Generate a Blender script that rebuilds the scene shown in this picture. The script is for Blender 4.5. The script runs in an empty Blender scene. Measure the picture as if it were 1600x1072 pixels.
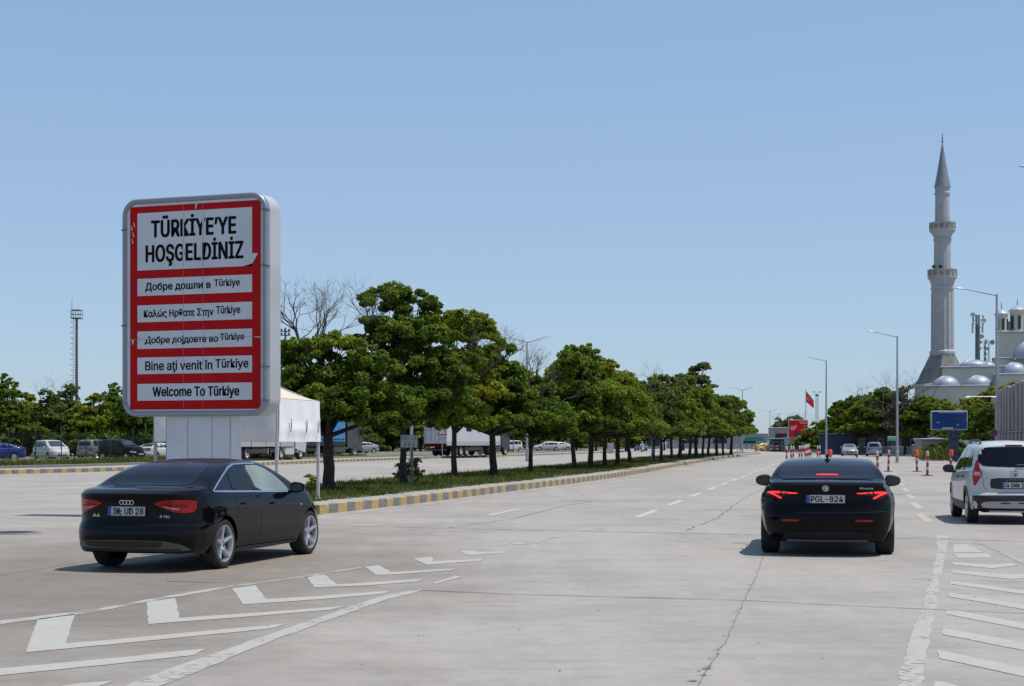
import bpy, math, random
import numpy as np
from mathutils import Vector, Matrix
from mathutils.bvhtree import BVHTree
from mathutils.geometry import delaunay_2d_cdt

R = math.radians
scene = bpy.context.scene
COL = scene.collection

# ------------------------------------------------------------------ camera
CAM_H = 1.62
cam_data = bpy.data.cameras.new("camera")
cam = bpy.data.objects.new("camera", cam_data)
COL.objects.link(cam)
cam.location = (0.0, 0.0, CAM_H)
cam.rotation_euler = (R(90), 0, 0)
cam_data.sensor_fit = 'HORIZONTAL'
cam_data.sensor_width = 36.0
cam_data.lens = 36.0 * 2500 / 1600
cam_data.shift_y = 155.0 / 1600
cam_data.clip_start = 0.1
cam_data.clip_end = 6000
scene.camera = cam

# ------------------------------------------------------------------ sky and sun
SUN_EL, SUN_AZ = R(69), R(99)          # azimuth clockwise from +Y: the sun stands to the side, high
world = bpy.data.worlds.new("World")
scene.world = world
world.use_nodes = True
wn = world.node_tree
bg = wn.nodes["Background"]
sky = wn.nodes.new("ShaderNodeTexSky")
sky.sky_type = 'NISHITA'
sky.sun_disc = False
sky.sun_elevation = SUN_EL
sky.sun_rotation = SUN_AZ
sky.altitude = 50
sky.air_density = 1.0
sky.dust_density = 0.35
sky.ozone_density = 1.6
# soften the sky's falloff: a summer sky with thin even haze is paler aloft and less white at the horizon
gm = wn.nodes.new("ShaderNodeGamma")
gm.inputs[1].default_value = .45
wn.links.new(sky.outputs[0], gm.inputs[0])
tint = wn.nodes.new("ShaderNodeMix")
tint.data_type = 'RGBA'
tint.blend_type = 'MULTIPLY'
tint.inputs[0].default_value = 1.0
tint.inputs[7].default_value = (1.28, 1.60, 2.03, 1)
wn.links.new(gm.outputs[0], tint.inputs[6])
wn.links.new(tint.outputs[2], bg.inputs[0])
bg.inputs[1].default_value = 0.12

sl = bpy.data.lights.new("sun", 'SUN')
sl.energy = 3.5
sl.angle = R(0.53)
sl.color = (1.0, 0.955, 0.89)
sun = bpy.data.objects.new("sun", sl)
COL.objects.link(sun)
sdir = Vector((math.sin(SUN_AZ) * math.cos(SUN_EL), math.cos(SUN_AZ) * math.cos(SUN_EL), math.sin(SUN_EL)))
sun.rotation_euler = sdir.to_track_quat('Z', 'Y').to_euler()
sun.location = (30, -20, 60)

scene.view_settings.view_transform = 'Standard'
scene.view_settings.look = 'None'
scene.view_settings.exposure = 0.45
scene.view_settings.gamma = 1.0
scene.render.engine = 'CYCLES'
scene.cycles.max_bounces = 8
scene.cycles.transparent_max_bounces = 12
scene.cycles.use_denoising = True

# ------------------------------------------------------------------ materials
def new_mat(name):
    m = bpy.data.materials.new(name)
    m.use_nodes = True
    nt = m.node_tree
    return m, nt, nt.nodes["Principled BSDF"]

def N(nt, t, **kw):
    n = nt.nodes.new(t)
    for k, v in kw.items():
        setattr(n, k, v)
    return n

def noise_fac(nt, scale, detail=4, rough=.55, coord='Object', stretch=None, rot=0):
    tc = N(nt, "ShaderNodeTexCoord")
    src = tc.outputs[coord]
    if stretch or rot:
        mp = N(nt, "ShaderNodeMapping")
        mp.inputs['Scale'].default_value = stretch or (1, 1, 1)
        mp.inputs['Rotation'].default_value = (0, 0, rot)
        nt.links.new(src, mp.inputs[0])
        src = mp.outputs[0]
    n = N(nt, "ShaderNodeTexNoise")
    n.inputs['Scale'].default_value = scale
    n.inputs['Detail'].default_value = detail
    n.inputs['Roughness'].default_value = rough
    nt.links.new(src, n.inputs['Vector'])
    return n.outputs['Fac']

def ramp(nt, fac, stops):
    r = N(nt, "ShaderNodeValToRGB")
    el = r.color_ramp.elements
    while len(el) > 2:
        el.remove(el[-1])
    for i, (p, c) in enumerate(stops):
        if i >= 2:
            el.new(p)
    for i, (p, c) in enumerate(stops):
        el[i].position = p
        el[i].color = (c[0], c[1], c[2], 1) if not isinstance(c, (int, float)) else (c, c, c, 1)
    nt.links.new(fac, r.inputs[0])
    return r.outputs[0]

def mixc(nt, fac, a, b, mode='MIX'):
    m = N(nt, "ShaderNodeMix", data_type='RGBA', blend_type=mode)
    for sock, v in ((m.inputs[0], fac), (m.inputs[6], a), (m.inputs[7], b)):
        if isinstance(v, bpy.types.NodeSocket):
            nt.links.new(v, sock)
        elif isinstance(v, (int, float)):
            sock.default_value = v
        else:
            sock.default_value = (v[0], v[1], v[2], 1)
    return m.outputs[2]

def mat(name, col, rough=.6, metal=0.0, var=.12, scale=6, spec=.5, coat=0, emit=None, bump=0, bscale=60, dirt=None):
    """plain surface with a little procedural variation"""
    m, nt, p = new_mat(name)
    c1 = [max(0, c * (1 - var)) for c in col]
    c2 = [min(1, c * (1 + var)) for c in col]
    f = noise_fac(nt, scale)
    c = ramp(nt, f, [(.3, c1), (.7, c2)])
    if dirt:
        f2 = noise_fac(nt, scale * .35, 6, .65)
        c = mixc(nt, ramp(nt, f2, [(.5, 0.0), (.75, 1.0)]), c, dirt)
    nt.links.new(c, p.inputs['Base Color'])
    p.inputs['Roughness'].default_value = rough
    p.inputs['Metallic'].default_value = metal
    p.inputs['Specular IOR Level'].default_value = spec
    p.inputs['Coat Weight'].default_value = coat
    p.inputs['Coat Roughness'].default_value = .03
    if emit:
        p.inputs['Emission Color'].default_value = (*emit[:3], 1)
        p.inputs['Emission Strength'].default_value = emit[3]
    if bump:
        b = N(nt, "ShaderNodeBump")
        b.inputs['Strength'].default_value = bump
        b.inputs['Distance'].default_value = .02
        nt.links.new(noise_fac(nt, bscale, 3), b.inputs['Height'])
        nt.links.new(b.outputs[0], p.inputs['Normal'])
    return m

def leaf_mat(name, cols, transl=.36):
    """leaf tones: each sprig carries its own 'tone', in crowns rising towards the lobe tops"""
    m, nt, p = new_mat(name)
    at = N(nt, "ShaderNodeAttribute", attribute_name="tone")
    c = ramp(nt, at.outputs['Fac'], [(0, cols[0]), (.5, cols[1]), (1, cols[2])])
    nt.links.new(c, p.inputs['Base Color'])
    p.inputs['Roughness'].default_value = .65
    p.inputs['Specular IOR Level'].default_value = .10
    tr = N(nt, "ShaderNodeBsdfTranslucent")
    nt.links.new(mixc(nt, .5, c, (.18, .26, .03)), tr.inputs[0])
    mx = N(nt, "ShaderNodeMixShader")
    mx.inputs[0].default_value = transl
    nt.links.new(p.outputs[0], mx.inputs[1])
    nt.links.new(tr.outputs[0], mx.inputs[2])
    nt.links.new(mx.outputs[0], nt.nodes["Material Output"].inputs[0])
    return m

ROAD_ANG = -math.atan(.2)
def concrete_mat():
    m, nt, p = new_mat("concrete_road")
    base = ramp(nt, noise_fac(nt, .06, 5, .6), [(.3, (.285, .259, .228)), (.7, (.345, .316, .281))])
    # broom and tyre streaks along the driving direction
    st = ramp(nt, noise_fac(nt, .9, 5, .6, stretch=(1.6, .06, 1), rot=-ROAD_ANG), [(.3, .94), (.7, 1.04)])
    c = mixc(nt, 1.0, base, st, 'MULTIPLY')
    br = ramp(nt, noise_fac(nt, 2.2, 4, .7, stretch=(.12, 2.4, 1)), [(.3, .93), (.7, 1.05)])
    c = mixc(nt, 1.0, c, br, 'MULTIPLY')
    gr = ramp(nt, noise_fac(nt, 34, 3, .8), [(.25, .82), (.75, 1.13)])
    c = mixc(nt, 1.0, c, gr, 'MULTIPLY')
    # worn brownish turning path where cars cut across to the other carriageway
    tc = N(nt, "ShaderNodeTexCoord")
    mp = N(nt, "ShaderNodeMapping")
    mp.inputs['Location'].default_value = (4.9, -20.6, 0)
    nt.links.new(tc.outputs['Object'], mp.inputs[0])
    mp2 = N(nt, "ShaderNodeMapping")
    mp2.inputs['Rotation'].default_value = (0, 0, R(15.5))
    mp2.inputs['Scale'].default_value = (1 / 5.4, 1 / 15.0, 1)
    nt.links.new(mp.outputs[0], mp2.inputs[0])
    ln = N(nt, "ShaderNodeVectorMath", operation='LENGTH')
    nt.links.new(mp2.outputs[0], ln.inputs[0])
    ad = N(nt, "ShaderNodeMath", operation='ADD')
    nt.links.new(ln.outputs['Value'], ad.inputs[0])
    ns = N(nt, "ShaderNodeMath", operation='MULTIPLY_ADD')
    nt.links.new(noise_fac(nt, .5, 5, .6), ns.inputs[0])
    ns.inputs[1].default_value = 1.0
    ns.inputs[2].default_value = -.5
    nt.links.new(ns.outputs[0], ad.inputs[1])
    pf = ramp(nt, ad.outputs[0], [(.42, .95), (.95, 0.0)])
    c = mixc(nt, pf, c, mixc(nt, 1.0, c, (.66, .62, .57), 'MULTIPLY'))
    # grey-brown weathering blotches of different sizes
    bl = ramp(nt, noise_fac(nt, .28, 7, .68), [(.42, .88), (.52, 1.0), (.68, 1.05)])
    c = mixc(nt, 1.0, c, bl, 'MULTIPLY')
    b2 = ramp(nt, noise_fac(nt, 3.1, 6, .7), [(.32, .90), (.55, 1.03)])
    c = mixc(nt, 1.0, c, b2, 'MULTIPLY')
    # oil spots
    sp = ramp(nt, noise_fac(nt, 1.1, 2, .5), [(.70, 0.0), (.78, .35)])
    c = mixc(nt, sp, c, (.17, .16, .15))
    nt.links.new(c, p.inputs['Base Color'])
    p.inputs['Roughness'].default_value = .72
    p.inputs['Specular IOR Level'].default_value = .35
    b = N(nt, "ShaderNodeBump")
    b.inputs['Strength'].default_value = .25
    b.inputs['Distance'].default_value = .01
    nt.links.new(noise_fac(nt, 45, 4, .7), b.inputs['Height'])
    nt.links.new(b.outputs[0], p.inputs['Normal'])
    return m

def paint_mark_mat(name, col, wear=.55, scale=9):
    """worn road paint: the chips are holes that show the concrete below"""
    m, nt, p = new_mat(name)
    c = ramp(nt, noise_fac(nt, 3, 5, .7), [(.3, [x * .86 for x in col]), (.7, col)])
    nt.links.new(c, p.inputs['Base Color'])
    p.inputs['Roughness'].default_value = .7
    f = ramp(nt, noise_fac(nt, scale, 8, .72), [(wear - .03, 0.0), (wear + .03, 1.0)])
    f2 = ramp(nt, noise_fac(nt, 1.3, 4, .6), [(.33, 0.0), (.52, 1.0)])
    mm = N(nt, "ShaderNodeMath", operation='MAXIMUM')
    nt.links.new(f, mm.inputs[0])
    mul = N(nt, "ShaderNodeMath", operation='MULTIPLY')
    nt.links.new(f2, mul.inputs[0])
    mul.inputs[1].default_value = .97
    nt.links.new(mul.outputs[0], mm.inputs[1])
    tr = N(nt, "ShaderNodeBsdfTransparent")
    mx = N(nt, "ShaderNodeMixShader")
    nt.links.new(mm.outputs[0], mx.inputs[0])
    nt.links.new(tr.outputs[0], mx.inputs[1])
    nt.links.new(p.outputs[0], mx.inputs[2])
    nt.links.new(mx.outputs[0], nt.nodes["Material Output"].inputs[0])
    return m

def car_paint(name, col, metal=.0, rough=.35, coat=.6, spec=.12, dust=.05, cior=1.5):
    m, nt, p = new_mat(name)
    c = ramp(nt, noise_fac(nt, 2.0, 6, .7), [(.3, col), (.8, [min(1, x * 1.15 + .0015) for x in col])])
    # road dust on the lower panels
    tc = N(nt, "ShaderNodeTexCoord")
    sx = N(nt, "ShaderNodeSeparateXYZ")
    nt.links.new(tc.outputs['Object'], sx.inputs[0])
    d = ramp(nt, sx.outputs['Z'], [(.2, dust), (.55, dust * .1)])
    dn = mixc(nt, 1.0, d, ramp(nt, noise_fac(nt, 5, 5, .7), [(.3, .3), (.7, 1.0)]), 'MULTIPLY')
    c = mixc(nt, dn, c, (.20, .18, .15))
    nt.links.new(c, p.inputs['Base Color'])
    p.inputs['Roughness'].default_value = rough
    p.inputs['Metallic'].default_value = metal
    p.inputs['Specular IOR Level'].default_value = spec
    p.inputs['Coat Weight'].default_value = coat
    p.inputs['Coat Roughness'].default_value = .025
    p.inputs['Coat IOR'].default_value = cior
    return m

def glass_mat(name, col, rough=.03):
    m, nt, p = new_mat(name)
    c = ramp(nt, noise_fac(nt, 1.3, 3, .5), [(.35, [x * .75 for x in col]), (.65, col)])
    nt.links.new(c, p.inputs['Base Color'])
    p.inputs['Roughness'].default_value = rough
    p.inputs['Specular IOR Level'].default_value = .3
    return m

def glow_mat(name, col, strength):
    m, nt, p = new_mat(name)
    c = ramp(nt, noise_fac(nt, 30, 2), [(.3, [x * .85 for x in col]), (.7, col)])
    nt.links.new(c, p.inputs['Base Color'])
    nt.links.new(c, p.inputs['Emission Color'])
    p.inputs['Emission Strength'].default_value = strength
    p.inputs['Roughness'].default_value = .2
    return m

M = {}
M['road'] = concrete_mat()
M['mark'] = paint_mark_mat("worn_white_paint", (.378, .362, .328), wear=.36)
M['mark_dash'] = paint_mark_mat("white_lane_paint", (.43, .415, .385), wear=.36)
M['mark_line'] = paint_mark_mat("scuffed_white_line", (.372, .356, .322), wear=.45, scale=11)
M['mark_worn'] = paint_mark_mat("very_worn_white_paint", (.365, .352, .325), wear=.54, scale=9)
M['mark_cream'] = paint_mark_mat("worn_cream_paint", (.40, .37, .30), wear=.38)
M['crack'] = mat("joint_filler", (.10, .093, .085), .9, scale=3, var=.5)
M['crack_soft'] = paint_mark_mat("hairline_crack", (.20, .182, .162), wear=.52, scale=5)
M['soil'] = mat("dry_soil", (.085, .088, .040), .95, scale=1.2, var=.35, bump=.4, bscale=20, dirt=(.15, .125, .08))
M['verge'] = mat("verge_soil", (.15, .135, .085), .95, scale=.5, var=.35, bump=.4, bscale=12, dirt=(.075, .10, .035))
M['ground'] = mat("far_ground", (.19, .17, .12), .95, scale=.02, var=.3)
M['pave'] = mat("paving", (.29, .275, .255), .85, scale=1.5, var=.15, dirt=(.28, .26, .22))
M['kerb_y'] = mat("kerb_yellow", (.40, .285, .115), .85, scale=7, var=.18, dirt=(.22, .19, .14))
M['kerb_g'] = mat("kerb_grey", (.165, .16, .15), .85, scale=7, var=.2, dirt=(.22, .21, .19))
M['kerb_w'] = mat("kerb_plain", (.30, .288, .265), .8, scale=5, var=.2, dirt=(.26, .24, .20))
M['bark'] = mat("bark", (.036, .029, .023), .95, scale=9, var=.4, bump=.8, bscale=24)
M['twig'] = mat("bare_twig", (.085, .072, .060), .95, scale=9, var=.3)
M['leaf'] = leaf_mat("leaf_green", [(.026, .055, .010), (.098, .156, .022), (.235, .285, .032)])
M['leaf_y'] = leaf_mat("leaf_yellow_green", [(.055, .095, .012), (.17, .22, .022), (.34, .325, .032)])
M['leaf_d'] = leaf_mat("leaf_dusty", [(.032, .050, .014), (.105, .135, .034), (.175, .205, .052)])
M['leaf_g'] = leaf_mat("leaf_grey_twiggy", [(.075, .065, .05), (.10, .085, .065), (.10, .11, .05)], .15)
M['grass'] = leaf_mat("grass_blades", [(.035, .058, .012), (.078, .102, .026), (.20, .17, .07)])
M['black'] = mat("black_plastic", (.012, .012, .013), .55, scale=8, var=.2)
M['rubber'] = mat("tyre_rubber", (.016, .016, .016), .85, scale=14, var=.25, dirt=(.045, .042, .038))
M['under'] = mat("underbody", (.008, .008, .008), .95)
M['alloy'] = mat("alloy_wheel", (.58, .58, .60), .28, .85, var=.05)
M['chrome'] = mat("chrome_trim", (.75, .76, .78), .12, 1.0, var=.03)
M['paint_black'] = car_paint("black_car_paint", (.0015, .0017, .0024), coat=.9, spec=.0, dust=.004, cior=1.27)
M['paint_navy'] = car_paint("blue_black_car_paint", (.0018, .0022, .0036), coat=.9, spec=.0, dust=.005, cior=1.31)
M['paint_white'] = car_paint("white_car_paint", (.44, .445, .45))
M['paint_silver'] = car_paint("silver_car_paint", (.30, .31, .33), .5)
M['paint_greyblue'] = car_paint("grey_blue_car_paint", (.19, .22, .28), .4)
M['paint_blue'] = car_paint("blue_car_paint", (.012, .03, .16), .2)
M['paint_grey'] = car_paint("grey_car_paint", (.16, .16, .165), .4)
M['paint_red'] = car_paint("red_car_paint", (.25, .012, .012), .1)
M['paint_taxi'] = car_paint("yellow_taxi_paint", (.72, .42, .02), .0)
M['glass'] = glass_mat("tinted_glass", (.004, .005, .008))
M['glass_mid'] = glass_mat("light_tinted_glass", (.055, .065, .075))
M['glass_pale'] = glass_mat("painted_daylight_glass", (.20, .25, .235), .04)  # opaque; the pale colour stands for daylight seen through the pane
M['seam'] = mat("panel_gap", (.003, .003, .003), .9)
M['lamp_red'] = mat("red_lens", (.20, .003, .005), .2, var=.45, scale=26, spec=.25, coat=.25, emit=(.6, .01, .012, .06))
M['lamp_red_dk'] = mat("dark_red_lens", (.06, .003, .004), .2, var=.3, scale=28, spec=.2, coat=.25)
M['lamp_red_hot'] = glow_mat("lit_red_lens", (1.0, .035, .045), .9)
M['lamp_clear'] = mat("clear_lens", (.38, .33, .33), .2, var=.2, scale=30, coat=.8)
M['lamp_head'] = mat("headlamp_lens", (.42, .44, .46), .08, var=.3, scale=12, coat=1)
M['plate_w'] = mat("plate_white", (.46, .465, .46), .45, var=.04)
M['plate_blue'] = mat("plate_blue", (.02, .06, .36), .45, var=.08)
M['ink'] = mat("black_ink", (.006, .006, .007), .8, var=.2, spec=.08)
M['diff_grey'] = mat("grey_diffuser", (.075, .077, .075), .5, var=.1)
M['badge'] = mat("badge_chrome", (.62, .63, .64), .25, .8, var=.05)
M['badge_dk'] = mat("badge_dark", (.05, .05, .055), .3, .3, var=.1)
M['steel'] = mat("galvanised_steel", (.36, .38, .40), .45, .6, var=.12, scale=4)
M['steel_dk'] = mat("weathered_steel", (.13, .135, .14), .6, .4, var=.2, scale=4)
M['lamp_white'] = mat("lamp_housing", (.42, .42, .42), .4, var=.06)
M['sign_alu'] = mat("sign_frame_grey", (.24, .265, .305), .42, .35, var=.06, scale=2, dirt=(.20, .215, .24))
M['sign_case'] = mat("sign_case_white", (.375, .40, .42), .55, var=.05, scale=1.5, dirt=(.33, .335, .34))
M['sign_white'] = mat("sign_face_white", (.53, .565, .60), .7, var=.05, scale=1.2, dirt=(.47, .495, .515), spec=.15)
M['sign_red'] = mat("sign_face_red", (.41, .006, .009), .75, var=.10, scale=1.2, dirt=(.34, .008, .011), spec=.15)
M['sign_post'] = mat("sign_post_panel", (.53, .565, .60), .4, var=.05, scale=1.5, dirt=(.47, .485, .50))
M['cloth_white'] = mat("tent_cloth", (.72, .725, .735), .8, var=.04, scale=3)
M['cloth_sun_glow'] = mat("tent_roof_cloth", (.56, .47, .36), .8, var=.05, scale=3)  # beige paints in the sunlight that comes through the roof cloth
M['pole_white'] = mat("white_pole", (.46, .455, .445), .5, var=.08)
M['pole_beige'] = mat("beige_pole", (.37, .34, .30), .5, var=.08)
M['tilt_grey'] = mat("trailer_curtain_grey", (.29, .30, .31), .6, var=.05, scale=1, dirt=(.24, .24, .24))
M['tilt_blue'] = mat("trailer_curtain_blue", (.045, .21, .48), .5, var=.08, scale=1)
M['tilt_white'] = mat("reefer_white", (.46, .48, .51), .4, var=.04, scale=1, dirt=(.47, .485, .50))
M['trailer_frame'] = mat("trailer_frame", (.03, .03, .032), .7, var=.2)
M['truck_white'] = mat("cab_white", (.50, .50, .50), .3, var=.05, coat=.6)
M['truck_dark'] = mat("cab_dark", (.045, .055, .055), .35, var=.1, coat=.6)
M['rail_grey'] = mat("trailer_side_rail", (.34, .345, .35), .5, var=.1)
M['red_panel'] = mat("red_billboard_face", (.52, .014, .02), .7, var=.12, scale=.6, spec=.15)
M['red_panel_lt'] = mat("pale_red_lettering", (.62, .28, .28), .5, var=.1)
M['blue_panel'] = mat("blue_billboard_face", (.010, .040, .16), .6, var=.35, scale=.35, dirt=(.016, .075, .18), spec=.2)
M['pale_print'] = mat("pale_print", (.45, .55, .60), .5, var=.15)
M['dark_print'] = mat("dark_print", (.02, .03, .05), .5, var=.15)
M['blue_dk'] = mat("navy_hoarding", (.012, .026, .07), .6, var=.2)
M['stone'] = mat("minaret_stone", (.36, .37, .375), .85, var=.10, scale=.9, dirt=(.29, .29, .28))
M['stone_cream'] = mat("mosque_render", (.47, .47, .395), .9, var=.08, scale=.5, dirt=(.40, .395, .33))
M['lead'] = mat("lead_dome", (.30, .335, .38), .5, .25, var=.12, scale=1.2, dirt=(.38, .41, .45))
M['lead_dk'] = mat("dark_lead_roof", (.20, .22, .245), .55, .25, var=.15, scale=1.5)
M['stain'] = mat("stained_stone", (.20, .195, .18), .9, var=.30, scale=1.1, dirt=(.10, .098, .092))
M['gold_dk'] = mat("finial_metal", (.10, .10, .10), .5, .6)
M['wallcon'] = mat("concrete_panel", (.27, .255, .235), .9, var=.15, scale=.8, dirt=(.20, .185, .165), bump=.2)
M['wallcon_red'] = mat("faded_red_stain", (.30, .15, .10), .9, var=.2, scale=2)
M['grey_wall'] = mat("grey_low_wall", (.19, .19, .18), .9, var=.15, scale=.6)
M['bld_grey'] = mat("grey_cabin", (.23, .25, .27), .7, var=.08, scale=.5)
M['bld_pale'] = mat("pale_cabin", (.28, .30, .31), .7, var=.08, scale=.5)
M['bld_dark'] = mat("dark_facade", (.018, .02, .022), .7, var=.2, scale=.5)
M['bld_glass'] = glass_mat("shop_glass", (.03, .05, .06))
M['teal'] = mat("teal_sign", (.10, .42, .38), .5)
M['green_canvas'] = mat("green_canvas", (.02, .16, .12), .7)
M['post_red'] = mat("post_red", (.40, .018, .026), .5, var=.12)
M['post_white'] = mat("post_white", (.50, .495, .48), .5, var=.08)
M['post_orange'] = mat("post_orange", (.72, .10, .04), .5, var=.1)
M['mesh_green'] = mat("fence_green", (.025, .05, .035), .6, var=.2)
M['flag_red'] = mat("flag_red", (.50, .02, .03), .7)
M['signal_amber'] = glow_mat("signal_amber", (1.0, .25, .06), 1.0)
M['bin_grey'] = mat("bin_grey", (.13, .15, .17), .5)
M['skin'] = mat("skin", (.42, .26, .18), .6, var=.05)
M['shirt'] = mat("white_shirt", (.62, .62, .62), .8, var=.05)
M['trouser'] = mat("dark_trousers", (.03, .03, .04), .8, var=.1)
M['noblue'] = mat("sign_blue_faded", (.06, .06, .26), .5, var=.15)
M['nored'] = mat("sign_red_faded", (.34, .03, .06), .5, var=.15)

# ------------------------------------------------------------------ mesh helpers
class MB:
    """collects shapes for ONE mesh object"""
    def __init__(s):
        s.v, s.f, s.m = [], [], []
    def add(s, vs, fs, mi=0):
        b = len(s.v)
        s.v.extend([tuple(map(float, p)) for p in vs])
        s.f.extend([tuple(i + b for i in f) for f in fs])
        s.m.extend([mi] * len(fs))
        return s
    def box(s, c, size, rot=None, mi=0, taper=1.0):
        hx, hy, hz = size[0] / 2, size[1] / 2, size[2] / 2
        vs = []
        for z in (-hz, hz):
            t = taper if z > 0 else 1
            for x, y in ((-hx, -hy), (hx, -hy), (hx, hy), (-hx, hy)):
                p = Vector((x * t, y * t, z))
                if rot is not None:
                    p = rot @ p
                vs.append((p[0] + c[0], p[1] + c[1], p[2] + c[2]))
        return s.add(vs, [(3, 2, 1, 0), (4, 5, 6, 7), (0, 1, 5, 4), (1, 2, 6, 5), (2, 3, 7, 6), (3, 0, 4, 7)], mi)
    def bbox(s, c, size, bev=.02, rot=None, mi=0):
        """box with chamfered vertical and horizontal edges"""
        hx, hy, hz = size[0] / 2, size[1] / 2, size[2] / 2
        b = min(bev, hx * .9, hy * .9, hz * .9)
        rings = []
        for z, i in ((-hz, b), (-hz + b, 0), (hz - b, 0), (hz, b)):
            x, y = hx - i, hy - i
            rings.append([(-x + b, -y, z), (x - b, -y, z), (x, -y + b, z), (x, y - b, z), (x - b, y, z), (-x + b, y, z), (-x, y - b, z), (-x, -y + b, z)])
        vs = []
        for r in rings:
            for p in r:
                p = Vector(p)
                if rot is not None:
                    p = rot @ p
                vs.append((p[0] + c[0], p[1] + c[1], p[2] + c[2]))
        fs = [tuple(range(7, -1, -1)), tuple(range(24, 32))]
        for k in range(3):
            for i in range(8):
                j = (i + 1) % 8
                fs.append((k * 8 + i, k * 8 + j, k * 8 + 8 + j, k * 8 + 8 + i))
        return s.add(vs, fs, mi)
    def tube(s, pts, rad, n=8, mi=0, caps=True):
        pts = [Vector(p) for p in pts]
        if not hasattr(rad, '__len__'):
            rad = [rad] * len(pts)
        vs, fs = [], []
        a = None
        for i, p in enumerate(pts):
            t = (pts[min(i + 1, len(pts) - 1)] - pts[max(i - 1, 0)])
            t.normalize()
            if a is None:
                a = t.orthogonal().normalized()
            else:
                a = (a - t * a.dot(t))
                if a.length < 1e-5:
                    a = t.orthogonal()
                a.normalize()
            b = t.cross(a)
            for k in range(n):
                w = 2 * math.pi * k / n
                vs.append(p + (a * math.cos(w) + b * math.sin(w)) * rad[i])
        for i in range(len(pts) - 1):
            for k in range(n):
                j = (k + 1) % n
                fs.append((i * n + k, i * n + j, (i + 1) * n + j, (i + 1) * n + k))
        if caps:
            fs.append(tuple(range(n - 1, -1, -1)))
            fs.append(tuple(range((len(pts) - 1) * n, len(pts) * n)))
        return s.add(vs, fs, mi)
    def lathe(s, prof, n=16, c=(0, 0, 0), axis='z', mi=0, close=False, rot0=0.0):
        vs, fs = [], []
        for r, z in prof:
            for k in range(n):
                w = 2 * math.pi * k / n + rot0
                if axis == 'z':
                    p = (r * math.cos(w), r * math.sin(w), z)
                elif axis == 'y':
                    p = (r * math.cos(w), z, r * math.sin(w))
                else:
                    p = (z, r * math.cos(w), r * math.sin(w))
                vs.append((p[0] + c[0], p[1] + c[1], p[2] + c[2]))
        for i in range(len(prof) - 1):
            for k in range(n):
                j = (k + 1) % n
                fs.append((i * n + k, i * n + j, (i + 1) * n + j, (i + 1) * n + k))
        if close:
            fs.append(tuple(range(n - 1, -1, -1)))
            fs.append(tuple(range((len(prof) - 1) * n, len(prof) * n)))
        return s.add(vs, fs, mi)
    def prism(s, poly, y0, y1, mi=0, plane='xz'):
        """polygon extruded between two values of the remaining axis"""
        n = len(poly)
        def P(a, b, c):
            return (a, c, b) if plane == 'xz' else ((a, b, c) if plane == 'xy' else (c, a, b))
        vs = [P(a, b, y0) for a, b in poly] + [P(a, b, y1) for a, b in poly]
        fs = [tuple(range(n)), tuple(range(2 * n - 1, n - 1, -1))]
        for i in range(n):
            j = (i + 1) % n
            fs.append((i, n + i, n + j, j))
        return s.add(vs, fs, mi)
    def build(s, name, mats, parent=None, smooth=False, angle=40, loc=None, label=None):
        me = bpy.data.meshes.new(name)
        me.from_pydata(s.v, [], s.f)
        if not isinstance(mats, (list, tuple)):
            mats = [mats]
        for m_ in mats:
            me.materials.append(M[m_] if isinstance(m_, str) else m_)
        if len(mats) > 1:
            me.polygons.foreach_set('material_index', s.m)
        me.validate()
        fix_normals(me)
        if smooth:
            me.polygons.foreach_set('use_smooth', [True] * len(me.polygons))
            me.set_sharp_from_angle(angle=R(angle))
        me.update()
        return link(name, me, parent, loc, label)

def fix_normals(me):
    import bmesh
    bm = bmesh.new()
    bm.from_mesh(me)
    bmesh.ops.recalc_face_normals(bm, faces=bm.faces)
    bm.to_mesh(me)
    bm.free()

def link(name, data, parent=None, loc=None, label=None):
    o = bpy.data.objects.new(name, data)
    COL.objects.link(o)
    if parent is not None:
        o.parent = parent
    if loc is not None:
        o.location = loc
    if label:
        o['label'] = label
    return o

def thing(name, label, cat, loc=(0, 0, 0), rz=0.0, group=None, scale=None):
    o = bpy.data.objects.new(name, None)
    COL.objects.link(o)
    o.empty_display_size = .3
    o.location = loc
    o.rotation_euler = (0, 0, rz)
    if scale:
        o.scale = scale
    return tag(o, label, cat, group)

def tag(o, label=None, cat=None, group=None, kind=None):
    if label: o['label'] = label
    if cat: o['category'] = cat
    if group: o['group'] = group
    if kind: o['kind'] = kind
    return o

def copy_tree(o, parent=None, loc=None, rz=None, scale=None, label=None, group=None):
    c = o.copy()
    COL.objects.link(c)
    if parent is not None:
        c.parent = parent
    for ch in list(o.children):
        copy_tree(ch, c)
    if loc is not None: c.location = loc
    if rz is not None: c.rotation_euler = (0, 0, rz)
    if scale is not None: c.scale = scale if hasattr(scale, '__len__') else (scale,) * 3
    if label: c['label'] = label
    if group: c['group'] = group
    return c

def at(px, py, d):
    """real place of something seen at photo pixel (px, py), d metres away"""
    return Vector(((px - 800) * d / 2500, d, CAM_H + (691 - py) * d / 2500))

def G(px, py, h=0.0):
    """ground point seen at a photo pixel (ground at height h)"""
    d = (CAM_H - h) * 2500 / (py - 691)
    return Vector(((px - 800) * d / 2500, d, h))

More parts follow.
